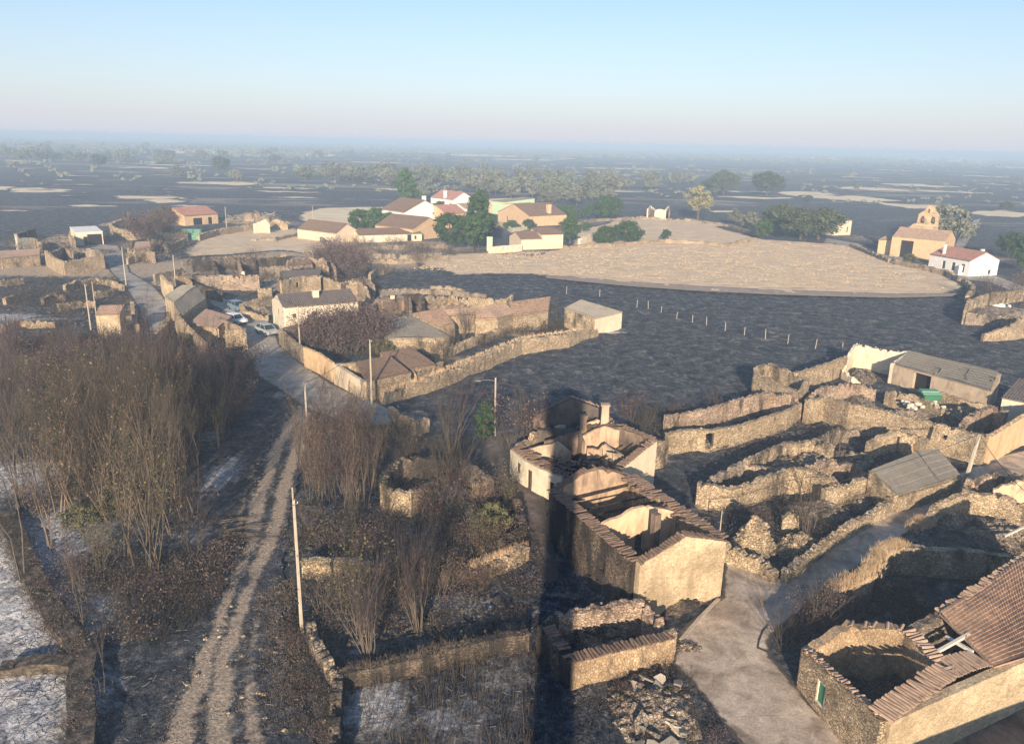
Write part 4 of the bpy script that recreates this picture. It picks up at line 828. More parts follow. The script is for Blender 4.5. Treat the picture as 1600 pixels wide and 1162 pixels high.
ruin('field_corner_ruin', 'brown stone ruin overgrown with branches at the right end of the meadow', 'ruin', [dict(pts=[(1508, 486, 2.2), (1514, 468, 2.4), (1548, 458, 2.6), (1600, 452, 2.4)], mat='stone_s'), dict(pts=[(1510, 488, 2), (1560, 492, 2), (1604, 496, 2)], mat='stone_g'), dict(pts=[(1552, 476, 1.2), (1580, 474, 1.3)], mat='white', th=.4, rag=.3)], rubble=[(1560, 488, 8, 5, 1, 150)])
# ---------------- middle block: cream house, tiled sheds, boundary walls
A_, B_ = V(T([(444, 480, 4.6)])[0]), V(T([(557, 471, 4.6)])[0])
house('cream_house', 'tall cream house with dark slate roof and pale chimney beside the parked car', A_[:2], B_[:2], 7.4, 4.6, 5.9, 'x', 'creamp', 'slate_d', [(0, .40, .9, 2.9, 3.6, 'w'), (3, .55, .8, 2.8, 3.8, 'w'), (3, .2, .8, .8, 2.0, 'w'), (0, .14, .5, 2.8, 3.5, 'w')], per=.35, seg=3, chim=[(.48, .30, .95, .5, 'creamp')], over=.2)
ruin('street_building', 'row of stone and plaster street walls below the cream house', 'building', [
    dict(pts=[(438, 514, 2.4), (462, 535, 2.4), (476, 543, 2.3), (500, 553, 2.3), (512, 562, 2.2)], mat='stone', rag=.06, ops=[(4, 5, 0, 1.8), (9, 9.6, .8, 1.6)]), dict(pts=[(476, 542, 2.8), (500, 552, 2.8), (520, 566, 2.6)], mat='ochre', rag=.04, th=.4), dict(pts=[(438, 514, 2.4), (460, 508, 2.6), (500, 502, 2.6)], mat='stone_g', rag=.1)])
a, b_ = P(524, 600)[:2], P(570, 616)[:2]
fs = empty('tiled_shed', P(590, 595), 'low stone shed with brown tiled roof behind the concrete pole', 'shed')
rt = [V(p) for p in T([(572, 596, 2.3), (640, 582, 2.1), (607, 555, 3.2), (556, 566, 3.2)])]; r2 = [V(p) for p in T([(574, 597, 2.3), (560, 567, 3.2), (548, 568, 3.0), (550, 571, 2.8)])]
mb = MB(); roof_plane(*rt, .26, .07, .45, mb=mb, sag=.1); mb.build('roof', 'tile_b', fs)
wq = T([(524, 568, 2.6), (571, 597, 2.3), (640, 582, 2.0), (607, 556, 2.9), (556, 566, 3.0)]); wpart(fs, [wq[0], wq[1]], 'cream', label='plain cream left wall', rag=.02, ops=[(L2(wq[0], wq[1])-1.3, L2(wq[0], wq[1])-.6, 0, 1.8)]); wpart(fs, [wq[1], wq[2]], 'stone', rag=.03); wpart(fs, [wq[2], wq[3]], 'stone', rag=.05); wpart(fs, [wq[3], wq[4], wq[0]], 'stone_s', rag=.05)
house('tiled_shed', 'small dark tiled lean-to right of the low stone shed', T([(630, 574, 2)])[0][:2], T([(676, 566, 2)])[0][:2], 5.5, 1.7, 2.6, 'x', 'stone', 'tile_b', mono=True, cat='shed', per=.3)
stone_wall('long lit boundary wall winding round the burnt field', [(597, 615, 1.3), (627, 602, 1.5), (665, 592, 1.6), (700, 580, 1.6), (730, 564, 1.8), (765, 552, 1.8), (800, 535, 2.0), (813, 530, 2.0), (850, 526, 2.0), (887, 520, 2.0), (905, 517, 1.5), (932, 514, 1.0)], mat='stone', th=.8, rag=.3, step=.5, stones=.95)
stone_wall('pale inner garden wall behind the winding boundary wall', [(690, 545, 1.2), (720, 534, 1.2), (760, 520, 1.2), (800, 506, 1.2)], mat='stone_s', z=1.2)
stone_wall('low lit stub wall below the concrete pole', [(610, 636, 1.2), (628, 650, 1.2), (650, 658, 1.3), (668, 652, 1.2)], mat='stone', rag=.2, stones=1)
stone_wall('short lit wall splitting the yard behind the tiled shed', [(606, 556, 1.8), (630, 574, 1.8), (650, 580, 1.6), (690, 566, 1.4)], mat='stone', rag=.2)
def slab_roof(name, label, px, mat, wall, per=.35, miss=0, amp=.05, row=.6):
    rt = [V(p) for p in T(px)]; o = empty(name, cen(rt), label, 'shed'); mb = MB(); roof_plane(*rt, per, amp, row, mb=mb, sag=.12, miss=miss); mb.build('roof', mat, o)
    u = V((0, 0, -.2)); c_ = cen(rt)
    for i in range(4):
        a, b_ = rt[i]+u, rt[(i+1) % 4]+u; a = a+(V((c_.x, c_.y, a.z))-a)*.04; b_ = b_+(V((c_.x, c_.y, b_.z))-b_)*.04
        wpart(o, [a, b_], wall if isinstance(wall, str) else wall[i], rag=.02, th=.35)
    return o
slab_roof('low_shed', 'wide low shed with flat olive grey roof behind the purple tree', [(600, 528, 2.4), (704, 526, 2.4), (642, 493, 3.0), (604, 497, 3.0)], 'slate', 'stone_s', .5, amp=.03)
slab_roof('tiled_shed', 'shed with plain reddish tiled slope right of the olive grey roof', [(690, 510, 2.4), (710, 505, 2.6), (690, 481, 3.6), (645, 490, 3.2)], 'tile', 'stone_s')
slab_roof('tiled_shed', 'faded pinkish tiled roof, leftmost of the zigzag roofs', [(700, 492, 3.0), (742, 490, 3.0), (752, 479, 3.8), (694, 484, 3.6)], 'tile_o', 'stone')
slab_roof('tiled_shed', 'faded tiled roof in the middle of the zigzag roofs', [(744, 497, 2.8), (776, 498, 2.8), (754, 478, 4.0), (742, 480, 3.8)], 'tile_o', 'stone')
slab_roof('tiled_shed', 'pale tiled roof with dark valley, right of the zigzag middle', [(776, 498, 2.8), (804, 490, 2.8), (790, 474, 4.0), (757, 478, 4.0)], 'tile_o', 'stone')
slab_roof('tiled_shed', 'long reddish tiled roof at the right end of the zigzag roofs', [(803, 492, 2.8), (856, 486, 2.8), (860, 463, 4.2), (795, 472, 4.0)], 'tile', 'stone')
slab_roof('stone_barn', 'isolated barn with grey green roof and lit end wall by the burnt field', [(882, 481, 3.2), (930, 497, 2.6), (973, 487, 2.8), (908, 468, 3.8)], 'slate_l', ['stone_s', 'cream', 'stone_s', 'stone_b'], .4, amp=.03)  # shade on the long wall and sun on the end painted by wall colour
ruin('gutted_house', 'gutted house shell with a standing pale pillar behind the flat roofed shed', 'ruin', [dict(pts=[(592, 464), (622, 461), (660, 459)], z=3, mat='stone_b'), dict(pts=[(600, 472), (640, 463), (642, 488)], z=2.6, mat='soot', rag=.3), dict(pts=[(592, 464), (580, 480), (560, 490)], z=2.2, mat='stone_p'), dict(pts=[(660, 460), (662, 482)], z=2.4, mat='stone_b')], rubble=[(630, 495, 5, 3, .9, 120)])
mb = MB(); a = P(614, 490); mb.box((a.x, a.y, 1.5), .75, .6, 3.4, .1); mb.box((a.x, a.y, 3.25), .85, .7, .15, .1); tag(mb.build('pillar', 'cream'), 'tall pale square pillar standing in the gutted house', 'pillar')
stone_wall('pale broken wall along the burnt field edge behind the zigzag roofs', [(665, 462, 2.6), (700, 460, 2.2), (740, 466, 2.2), (790, 468, 1.8), (800, 462, 2)], mat='stone', rag=.35)
stone_wall('charred inner wall in front of the pale broken wall', [(650, 478, 2), (690, 474, 2), (730, 474, 2)], mat='soot', rag=.4)
stone_wall('straight grey field wall above the gutted house', [(590, 452, 1.0), (640, 450, 1.0), (700, 452, 1.0), (760, 460, 1.0)], mat='stone_g')
stone_wall('bleached stone wall fragment on the black field', [(672, 447, 1.0), (700, 446, 1.1), (725, 453, .6)], mat='stone', rag=.2)
stone_wall('arched bleached wall at the corner of the black field', [(577, 430, 1.6), (586, 418, 1.8), (598, 416, 1.8), (612, 414, 1.4)], mat='stone', rag=.4)
# ruins between street and paddock
vr = 'burnt ruins below the dry paddock'
ruin('ruined_house', 'lit ruin wall with a small square window behind the cream house', 'ruin', [dict(pts=[(438, 438), (470, 432), (500, 430)], z=3.2, mat='stone', ops=[(4, 4.8, 1.2, 2.2)]), dict(pts=[(500, 430), (530, 442), (560, 446)], z=2.6, mat='stone'), dict(pts=[(438, 438), (440, 424), (476, 418), (500, 422)], z=3, mat='stone_b')], group=vr, rubble=[(470, 450, 6, 3, 1, 90)])
slab_roof('low_shed', 'low dark roof behind the lit wall with the small window', [(440, 436, 2.8), (498, 431, 2.8), (503, 420, 3.5), (443, 423, 3.5)], 'slate_d', 'stone_g', .5, amp=.02)
slab_roof('low_shed', 'sagging grey roof remnant over the gutted house', [(590, 468, 2.6), (632, 466, 2.6), (624, 456, 3.4), (596, 457, 3.4)], 'slate', 'soot', .5, amp=.03)
slab_roof('low_shed', 'earthen roof of a low hut beside the west road ruins', [(208, 388, 2.2), (236, 386, 2.2), (234, 377, 3.2), (212, 378, 3.2)], 'rosy', 'stone_g', 0, amp=0)
slab_roof('low_shed', 'low tiled roof among burnt ruins left of the paddock corner tree', [(452, 414, 2.2), (488, 412, 2.2), (484, 404, 3.0), (456, 406, 3.0)], 'tile_b', 'stone_g', .5, amp=.04)
ruin('ruined_house', 'rounded ochre ruin wall right of the cream house roof', 'ruin', [dict(pts=[(530, 444), (545, 438), (560, 440), (572, 450), (576, 462)], z=3, mat='stone', rag=.3), dict(pts=[(545, 438), (570, 432), (584, 446)], z=2.4, mat='stone_p')], group=vr, rubble=[(560, 470, 4, 3, 1.2, 90)])
ruin('ruined_house', 'dark two storey ruin with a pink lit wall left of the cars', 'ruin', [dict(pts=[(292, 432), (330, 430), (368, 430), (405, 430)], z=2.8, mat='stone_g'), dict(pts=[(345, 432, 2.6), (380, 430, 3), (405, 430, 3)], mat='stone_p', rag=.3), dict(pts=[(292, 432), (312, 446), (345, 456)], z=2, mat='stone_b'), dict(pts=[(300, 404), (330, 402), (360, 404), (400, 404)], z=3, mat='stone_b', rag=.4), dict(pts=[(330, 404), (340, 424)], z=2.4, mat='stone_b'), dict(pts=[(372, 405), (378, 426)], z=2.4, mat='stone_p')], group=vr, rubble=[(350, 430, 14, 7, 1, 160), (330, 448, 5, 3, .8, 80)])
mb = MB(); a = P(382, 448); mb.box((a.x, a.y, 1.6), .6, .5, 3.2); tag(mb.build('pillar', 'cream'), 'cream pillar standing in the pink walled ruin', 'pillar')
ruin('ruined_house', 'blackened ruin with pinkish gable stump below the paddock', 'ruin', [dict(pts=[(405, 404), (430, 402), (452, 400)], z=3, mat='stone_b'), dict(pts=[(448, 408), (480, 404), (506, 404), (512, 420)], z=3, mat='stone_p', rag=.35), dict(pts=[(405, 418), (440, 416), (470, 416)], z=2.2, mat='stone_g', rag=.3)], group=vr, rubble=[(450, 420, 10, 6, 1, 150)])
ruin('ruined_house', 'pale broken yard walls beside the parked cars', 'ruin', [dict(pts=[(376, 474, 1.8), (400, 468, 2), (424, 462, 2.0)], mat='stone', rag=.3), dict(pts=[(376, 474, 1.8), (382, 484, 1.4), (418, 492, 1.0), (424, 490, .8)], mat='stone', rag=.2), dict(pts=[(402, 450, 2), (424, 446, 2.4)], mat='stone', rag=.3)], group=vr, rubble=[(405, 482, 5, 3, .9, 150)])
ruin('ruined_house', 'small pinkish ruin stump under the thicket edge of the paddock', 'ruin', [dict(pts=[(506, 412), (516, 406), (524, 420)], z=3, mat='stone_p', rag=.3), dict(pts=[(476, 392), (500, 398), (512, 404)], z=1.6, mat='stone_g')], group=vr)
stone_wall('dark edged retaining wall under the dry paddock', [(284, 406, 1.4), (330, 402, 1.4), (380, 398, 1.5), (430, 396, 1.5), (452, 396, 1.4)], mat='stone_g', z=1.4, rag=.3)
stone_wall('long dry stone wall with dark foot across the tan slope', [(562, 394, 1.2), (600, 396, 1.2), (640, 398, 1.2), (690, 394, 1.2)], mat='stone_g', rag=.2)
stone_wall('second rubble wall below the dark footed wall', [(570, 404, 1), (620, 406, 1), (660, 404, 1), (700, 400, 1)], mat='stone', rag=.3)
# left stack of houses along the west road
a = T([(256, 462, 3.6)])[0]; b_ = T([(274, 478, 3.6)])[0]
slab_roof('stone_house', 'stone house with rounded grey brown roof between the two roads', [(258, 462, 3.2), (272, 472, 3.2), (306, 446, 4.4), (284, 445, 4.2)], 'slate_l', 'gable', .5, amp=.02)
slab_roof('stone_house', 'lean-to with shaded brown roof against the rounded roofed house', [(272, 474, 3.2), (284, 494, 2.4), (322, 466, 3.2), (306, 447, 4.2)], 'slate', 'stone', .5, amp=.02)
slab_roof('stone_house', 'pink earthen roof collapsing towards the thicket', [(296, 504, 1.8), (340, 512, 1.8), (362, 494, 2.2), (322, 482, 2.6)], 'rosy', 'stone_s', 0, amp=0)
ruin('ruined_house', 'long ochre wall and roofless rooms reaching into the left thicket', 'ruin', [dict(pts=[(274, 488, 3), (290, 506, 2.6), (312, 528, 2.2), (322, 536, 1.6)], mat='stone', rag=.15), dict(pts=[(352, 516, 2.4), (366, 514, 2.4), (381, 514, 2.6), (382, 524, 2.2)], mat='stone', rag=.1), dict(pts=[(322, 484, 2.4), (350, 500, 2.2), (381, 514, 2.4)], mat='stone_p', rag=.2), dict(pts=[(224, 540, 1), (240, 524, 1.4), (262, 500, 1.6), (264, 488, 1.8)], mat='stone_s')], rubble=[(335, 520, 5, 4, 1, 100)])
stone_wall('thin lit wall end standing by the west road', [(252, 430, 3.2), (256, 436, 3.4), (268, 446, 3.2)], mat='gable', rag=.1)
ruin('ruined_house', 'dark rubble room with rounded boulder wall above the rounded roof', 'ruin', [dict(pts=[(240, 428), (262, 424), (284, 420), (300, 432)], z=2.2, mat='stone_g', rag=.3), dict(pts=[(276, 432), (290, 430), (298, 440)], z=2.6, mat='stone', rag=.2)], rubble=[(268, 440, 5, 4, 1.2, 110)])
# little stone transformer hut
hA = P(157, 528); hB = P(189, 527)
house('stone_hut', 'small square stone hut with tiled roof standing above the thicket', hA[:2], hB[:2], 2.9, 3.6, 4.3, 'x', 'gable', 'tile_o', mono=True, per=.28, cat='hut')
# far left farm buildings
ruin('ruined_farm', 'roofless cream farm shell at the far left edge', 'ruin', [dict(pts=[(24, 366, 4), (28, 372, 3.6), (54, 372, 3)], mat='creamp', rag=.15), dict(pts=[(24, 366, 4), (54, 356, 4)], mat='stone_b', rag=.3), dict(pts=[(54, 372, 3), (64, 380, 2.4), (64, 388, 1.5)], mat='stone_s')], rubble=[(75, 382, 10, 7, 1.4, 110)])
slab_roof('long_barn', 'long brown roofed barn with a bright white wall at the left edge', [(0, 404, 2.4), (62, 398, 2.4), (62, 388, 3.6), (0, 392, 3.6)], 'rosy', 'stone_s', 0, amp=0)
stone_wall('bright white yard wall in front of the brown roofed barn', [(17, 400, 1.6), (62, 396, 1.6)], mat='white', z=1.6, stones=0, rag=.03)
ruin('stone_yard', 'cream walled yard with a curved roof scar beside the west road', 'ruin', [dict(pts=[(71, 391, 3.6), (84, 402, 3), (98, 408, 3)], mat='stone', rag=.1), dict(pts=[(98, 408, 3), (130, 404, 3), (161, 398, 3.4)], mat='stone', rag=.15), dict(pts=[(161, 398, 3.4), (150, 388, 3), (120, 390, 2.6)], mat='stone_g', rag=.3), dict(pts=[(82, 394, 3), (100, 386, 3), (112, 392, 3)], mat='stone_p', rag=.3)], rubble=[(115, 398, 12, 7, 1.4, 120)])
house('garage', 'flat white roofed garage with a dark doorway at the road bend', P(122, 384)[:2], P(161, 382)[:2], 10, 3.6, 4.1, 'x', 'creamp', 'roofwhite', [(0, .70, 3.6, 0, 3.0, 'k'), (0, .34, 1.1, 0, 2.4, 'k')], mono=True, cat='garage', per=0, row=0)
ruin('ruined_house', 'broken cream walls behind the white roofed garage', 'ruin', [dict(pts=[(108, 358), (130, 356), (152, 360)], z=3.4, mat='stone_p', rag=.5), dict(pts=[(108, 366), (116, 374)], z=3, mat='stone_s')], rubble=[(100, 380, 10, 8, 2, 110)])
ruin('stone_yard', 'rounded stone yard with pale walls behind the road bend', 'ruin', [dict(pts=[(172, 350), (180, 356), (200, 360), (240, 364), (280, 362), (292, 361)], z=2.8, mat='stone', rag=.15), dict(pts=[(172, 350), (186, 344), (214, 340)], z=3, mat='stone_p', rag=.3)], rubble=[(230, 350, 16, 10, 2, 110)])
house('red_roofed_house', 'low house with a half red half pink roof on the left', P(290, 353)[:2], P(340, 349)[:2], 13, 3.4, 5.6, 'x', 'ochre', 'tile_r', [(0, .38, 3.4, 0, 2.4, 'k'), (0, .76, 1.6, 0, 2.4, 'k')], per=.5)
mb = MB(); a = P(293, 374); mb.box((a.x+1.5, a.y, 1.5), 5.6, 1.6, 3.0, .05); mb.box((a.x+1.5, a.y, 3.05), 5.9, 1.9, .12, .05)
for k in range(9): mb.box((a.x-1+k*.62, a.y-.83, 1.5), .12, .06, 2.8, .05)
tag(mb.build('metal_container', 'greenl'), 'pale green sheet metal container beside the left paddock', 'container')
stone_wall('cream wall joining the green container to the ruins on the right', [(310, 366, 2), (340, 358, 2), (380, 352, 2.2), (420, 348, 2.4), (452, 346, 2.6)], mat='stone', rag=.2)
ruin('ruined_farm', 'collapsed farm with pale fallen roof timbers near the left paddock', 'ruin', [dict(pts=[(382, 336, 3), (400, 332, 4), (420, 340, 3)], mat='stone_p', rag=.3), dict(pts=[(396, 350, 3), (416, 342, 4.4), (420, 350, 3)], mat='creamp', rag=.05), dict(pts=[(420, 346, 2.6), (434, 342, 3.6), (450, 350, 2)], mat='stone', rag=.4)], rubble=[(395, 345, 14, 12, 2.6, 110)])
q = P(390, 345); mb = MB()
for _ in range(34):
    p = V((q.x+random.uniform(-7, 9), q.y+random.uniform(-9, 9), random.uniform(.6, 2.6))); t = random.uniform(-.7, 1.6); dv = V((cos(t), sin(t), random.uniform(-.3, .3)))*random.uniform(1, 2.6); mb.tube([p-dv, p+dv], [.11, .11], 4)
tag(mb.build('timber_pile', 'oldwood'), 'tangle of pale fallen roof timbers on the collapsed farm', 'timber')
ruin('ruined_house', 'burnt row of low walls and rubble above the west road', 'ruin', [dict(pts=[(200, 388), (212, 392), (228, 390), (240, 394)], z=2.6, mat='stone', rag=.3, ops=[(2, 3.4, 0, 1.8)]), dict(pts=[(204, 376), (230, 372), (250, 376)], z=2.8, mat='stone_b'), dict(pts=[(250, 376), (262, 384), (290, 372)], z=2, mat='stone_g', rag=.4), dict(pts=[(198, 404, 1.5), (208, 398, 2)], mat='stone')], rubble=[(235, 384, 9, 8, 1.2, 130)])
# field walls on the far left burnt ground
for lb, pts in [('low grey wall running along the black ground at the left edge', [(0, 438), (36, 434)]), ('broken lit wall above the two pale poles', [(100, 446), (120, 438), (150, 434), (172, 438), (192, 446)]), ('curved rubble wall in the black yards left of the poles', [(66, 466), (84, 458), (100, 462)]), ('low wall left of the stone hut', [(90, 476), (130, 470), (150, 470)]), ('bright low wall at the far left above the thicket', [(0, 508), (30, 500), (86, 500)]), ('lit rubble wall beside the west road and hut', [(206, 470), (208, 490), (214, 508)]), ('tan bank wall right of the two pale poles', [(148, 456), (176, 452)]), ('short lit wall stub in the black yards at the left', [(6, 466), (20, 462)]), ('pale wall under the left farm buildings', [(0, 412), (40, 408), (72, 404)])]:
    stone_wall(lb, pts, z=1.1, mat='stone' if 'lit' in lb or 'bright' in lb else 'stone_s', rag=.3)  # walls labelled lit get cleaner stone: sunlight put in by material choice
# ---------------- upper village
T_ = 'tile_b'
house('farmhouse', 'long cream farmhouse with brown roof at the end of the left paddock', P(525, 380)[:2], P(560, 376)[:2], 17, 3.0, 5.4, 'y', 'cream', T_, per=.5)
house('white_house', 'large white house with brown roof and white chimney in the upper village', P(632, 357)[:2], P(694, 353)[:2], 15, 5.6, 9.4, 'y', 'white', T_, [(3, .8, 1.2, 1.2, 3.8, 'w'), (3, .6, 1.0, 1.2, 3.2, 'w'), (0, .72, 1, 4.2, 5.2, 'w'), (0, .84, 1, 4.0, 5.0, 'w'), (0, .94, .9, 3.6, 4.6, 'w')], per=.5, chim=[(.58, .15, 1.2, 1.3, 'white')])
house('tan_house', 'low tan gabled house in front of the large white house', P(645, 376)[:2], P(694, 370)[:2], 16, 3.6, 6.6, 'y', 'ochre', T_, per=.5)
house('long_shed', 'long low cream shed with brown roof in front of the dark bushes', P(562, 379)[:2], P(658, 376)[:2], 6, 2.2, 3.4, 'x', 'creamp', T_, [(0, .80, 1.4, 0, 2.0, 'k'), (0, .9, .8, .5, 1.6, 'w')], mono=True, per=.5, cat='shed')
house('red_roofed_house', 'tan house with bright red roof right of the large white house', P(697, 357)[:2], P(727, 355)[:2], 12, 5.2, 7.6, 'x', 'ochre', 'tile_r', [(0, .6, 1.2, 1, 4, 'w')], per=.5)
house('white_house', 'white house with red roof farthest back in the upper village', P(708, 330)[:2], P(740, 328.5)[:2], 17, 5.0, 8.0, 'y', 'white', 'tile_r', [(3, .9, 1, 1.6, 3.4, 'w')], per=.5, chim=[(.05, .4, 1.3, .3, 'white')])
house('red_roofed_house', 'small house with dull red roof behind the bright red one', P(726, 337)[:2], P(744, 336)[:2], 8, 3, 4.6, 'x', 'white', 'tile', per=.5)
house('green_building', 'pale green building with dark flat roof behind the tallest green tree', P(770, 334)[:2], P(787, 336)[:2], 18, 5.4, 6.4, 'x', 'greenp', 'slate', mono=True, per=.5, cat='building')
house('cream_shed', 'long cream shed roofed in white behind the brown tiled house', P(787, 336)[:2], P(830, 334)[:2], 14, 4.6, 5.6, 'x', 'cream', 'slate_l', mono=True, per=.5, cat='shed')
house('tan_house', 'tan house with brown roof and pink chimney in the middle of the upper village', P(779, 346)[:2], P(828, 354)[:2], 17, 3.8, 7.4, 'y', 'ochre', T_, [(0, .3, .8, .6, 2.6, 'w')], per=.5, chim=[(.9, .6, 1.6, .1, 'pinkw')])
house('tan_shed', 'low wing right of the pink chimney house', P(848, 342)[:2], P(868, 342)[:2], 10, 3, 4.4, 'x', 'creamp', 'slate', per=.5, cat='shed')
house('tiled_barn', 'small cream barn with brown gable roof at the meadow edge', P(815, 390)[:2], P(846, 389)[:2], 9, 3.0, 4.6, 'x', 'cream', T_, per=.5, cat='barn')
house('tiled_barn', 'taller cream barn with low dark roof joined to the small barn', P(847, 389)[:2], P(878, 388)[:2], 8, 4.2, 5.2, 'x', 'cream', T_, mono=True, per=.5, cat='barn')
stone_wall('plain cream wall left of the small barn at the meadow edge', [(764, 386, 1.9), (815, 381, 2.0)], mat='creamp', z=2, stones=0, rag=.05)
mb = MB(); a = P(765, 392); mb.box((a.x, a.y, 1.9), 1.6, 1, 3.8); mb.box((a.x, a.y, 3.9), 1.8, 1.2, .2); tag(mb.build('gatepost', 'greenp'), 'pale green gatepost at the left end of the cream wall', 'gatepost')
for lb, pts, zz, mt_ in [('low dry stone wall along the top of the meadow', [(880, 384), (960, 380), (1040, 374), (1100, 376), (1130, 380), (1180, 372)], 1.2, 'stone'), ('garden wall behind the round green bush', [(905, 372), (935, 364), (940, 360)], 2, 'creamp'), ('pale garden wall left of the middle village house', [(760, 360), (780, 345), (800, 356), (830, 350)], 1.6, 'creamp'),
        ('long field wall on the upper meadow rim', [(880, 350), (930, 342), (1000, 338), (1080, 342), (1140, 350), (1190, 366)], 1.2, 'stone_d'), ('low field wall with dark shrubs before the farmhouse', [(470, 352), (490, 362), (510, 376), (530, 384)], 1.3, 'stone_g'), ('field wall in front of the long low shed', [(560, 384), (620, 382), (700, 380)], 1.3, 'stone_g'),
        ('sunken drive wall beside the left of the church', [(1330, 380), (1360, 392), (1390, 404)], 1.3, 'stone_d'), ('low wall from the church to the white house', [(1400, 406), (1440, 414), (1478, 422), (1500, 430)], 1.4, 'stone_s'), ('broken wall leading from the white house to the field corner ruin', [(1508, 434), (1522, 446), (1512, 462)], 1.5, 'stone_s'), ('paddock wall left of the farmhouse', [(392, 372), (430, 372), (470, 362)], 1.0, 'stone_d')]:
    stone_wall(lb, pts, z=zz, mat=mt_, rag=.3, step=1.0, th=.8)
ruin('ruined_house', 'small lit ruin standing alone above the meadow', 'ruin', [dict(pts=[(1012, 326), (1016, 322), (1024, 328), (1040, 328), (1045, 322)], z=4, mat='creamp', rag=.5, step=1), dict(pts=[(1045, 322), (1046, 330)], z=4, mat='soot')])
house('chapel', 'small cream block house beyond the dark bushes left of the church', P(1301, 368)[:2], P(1327, 367)[:2], 7, 5.2, 6.2, 'x', 'cream', 'slate', [(0, .8, .7, 1, 3, 'w')], mono=True, per=.5, cat='house')
# ---------------- church
cA, cB = P(1392, 400), P(1470, 408); d = (cB-cA).normalized(); nb = V((-d.y, d.x, 0)); W = (cB-cA).length
ch = house('church', 'ochre stone church with stepped bell gable on the right', cA[:2], cB[:2], 11, 5.6, 8.0, 'x', 'ochre', 'tile_o', [(0, .30, 3.4, 0, 4.9, 'k')], cat='church', per=.5, th=.7)  # porch recess: its shade is painted as a near-black panel
M['ragstone2'] = stone('church_ashlar', [(.66, .50, .31), (.74, .58, .37), (.58, .43, .27)], .5, (.44, .33, .21), .25, (.3, .23, .16), bs=.4); M['ochre2'] = plaster('church_stone', (.66, .48, .29), (.4, .3, .2), .2)
mb = wall_mesh([(*(cA-d*4.5+nb*3)[:2], 3.9), (*(cA+nb*3)[:2], 4.5), (*(cA+nb*10)[:2], 4.5), (*(cA-d*4.5+nb*10)[:2], 3.9)], .6, 0, 1, (), True, jit=0); mb.build('annex', 'ochre2', ch)
mb = MB(); u = V((0, 0, 1)); roof_plane(cA-d*5+nb*2.5+u*4.1, cA+nb*2.5+u*4.9, cA+nb*10.5+u*5.7, cA-d*5+nb*10.5+u*4.9, .5, .06, .6, mb=mb); mb.build('annex_roof', 'tile_o', ch)
# stepped bell gable: outline with openings
KB = .80; bc = cA+d*(W*.42)+nb*11.5; prof = [(-6.5, 0), (-6.5, 9.5), (-4.6, 11.2), (-3.6, 11.4), (-3.4, 14.8), (-2.8, 15.4), (-1.6, 16.2), (-.6, 18.0), (.4, 18.3), (1.4, 17.6), (2.2, 16.2), (3.2, 15.3), (3.5, 14.6), (3.6, 10.0), (4.2, 9.0), (4.2, 0)]
def prof_top(x):
    for i in range(len(prof)-1):
        if prof[i][0] <= x <= prof[i+1][0] and prof[i+1][0] > prof[i][0]:
            t = (x-prof[i][0])/(prof[i+1][0]-prof[i][0]); return prof[i][1]*(1-t)+prof[i+1][1]*t
    return 9
xs = [-6.45, -5.5, -4.6, -3.7, -3.4, -2.8, -2.2, -1.6, -1, -.6, -.1, .4, .9, 1.4, 1.8, 2.2, 2.7, 3.2, 3.45, 3.65, 4.15]
pts = [((bc+d*x*KB).x, (bc+d*x*KB).y, prof_top(x)*KB) for x in xs]; s0 = 6.45
hol = []
for cx in (-1.9, 1.7):
    for k, (wd_, za, zb) in enumerate(((1.5, 11.6, 13.4), (1.3, 13.4, 13.8), (.9, 13.8, 14.15))): hol.append((s0+cx-wd_/2, s0+cx+wd_/2, za, zb))
hol.append((s0-.1-.4, s0-.1+.4, 15.4, 16.9)); hol = [tuple(h_*KB for h_ in o) for o in hol]
wall_mesh(pts, 1.1, 0, .8, hol, jit=.01).build('bell_gable', 'ragstone2', ch)
for cx in (-1.9, 1.7):
    mb = MB(); q = bc+d*cx*KB; mb.tube([V((q.x, q.y, 10.9)), V((q.x, q.y, 10.65)), V((q.x, q.y, 10.2)), V((q.x, q.y, 9.9))], [.12, .34, .42, .58], 10); mb.build('bell', 'rust', ch)
mb = MB(); q = bc+d*(-.1); mb.box((q.x, q.y, 8.7), 6.1, 1.5, .25, atan2(d.y, d.x)); mb.build('cornice', 'cream', ch)
mb = MB(); q = bc+d*.3; mb.box((q.x, q.y, 15.1), .14, .14, 1.1); mb.box((q.x, q.y, 15.3), .6, .12, .14); mb.build('cross', 'rust', ch)
house('white_house', 'small white gabled house with red roof and chimneys right of the church', P(1512, 432)[:2], P(1555, 430)[:2], 12, 4.0, 5.9, 'y', 'white', 'tile_r', [(3, .85, .9, .8, 2.9, 'w'), (3, .62, .9, .8, 2.9, 'w'), (3, .38, .9, .8, 2.9, 'w'), (0, .72, .9, .4, 1.5, 'w')], per=.5, chim=[(.1, .75, .6, .8, 'white'), (.55, .12, .7, .5, 'white')])
mb = MB(); a = P(1498, 430); mb.box((a.x, a.y, 1.1), .9, .8, 2.4); mb.box((a.x, a.y, 2.35), 1.05, .95, .15); tag(mb.build('gatepost', 'white'), 'white gatepost in front of the small white house', 'gatepost')

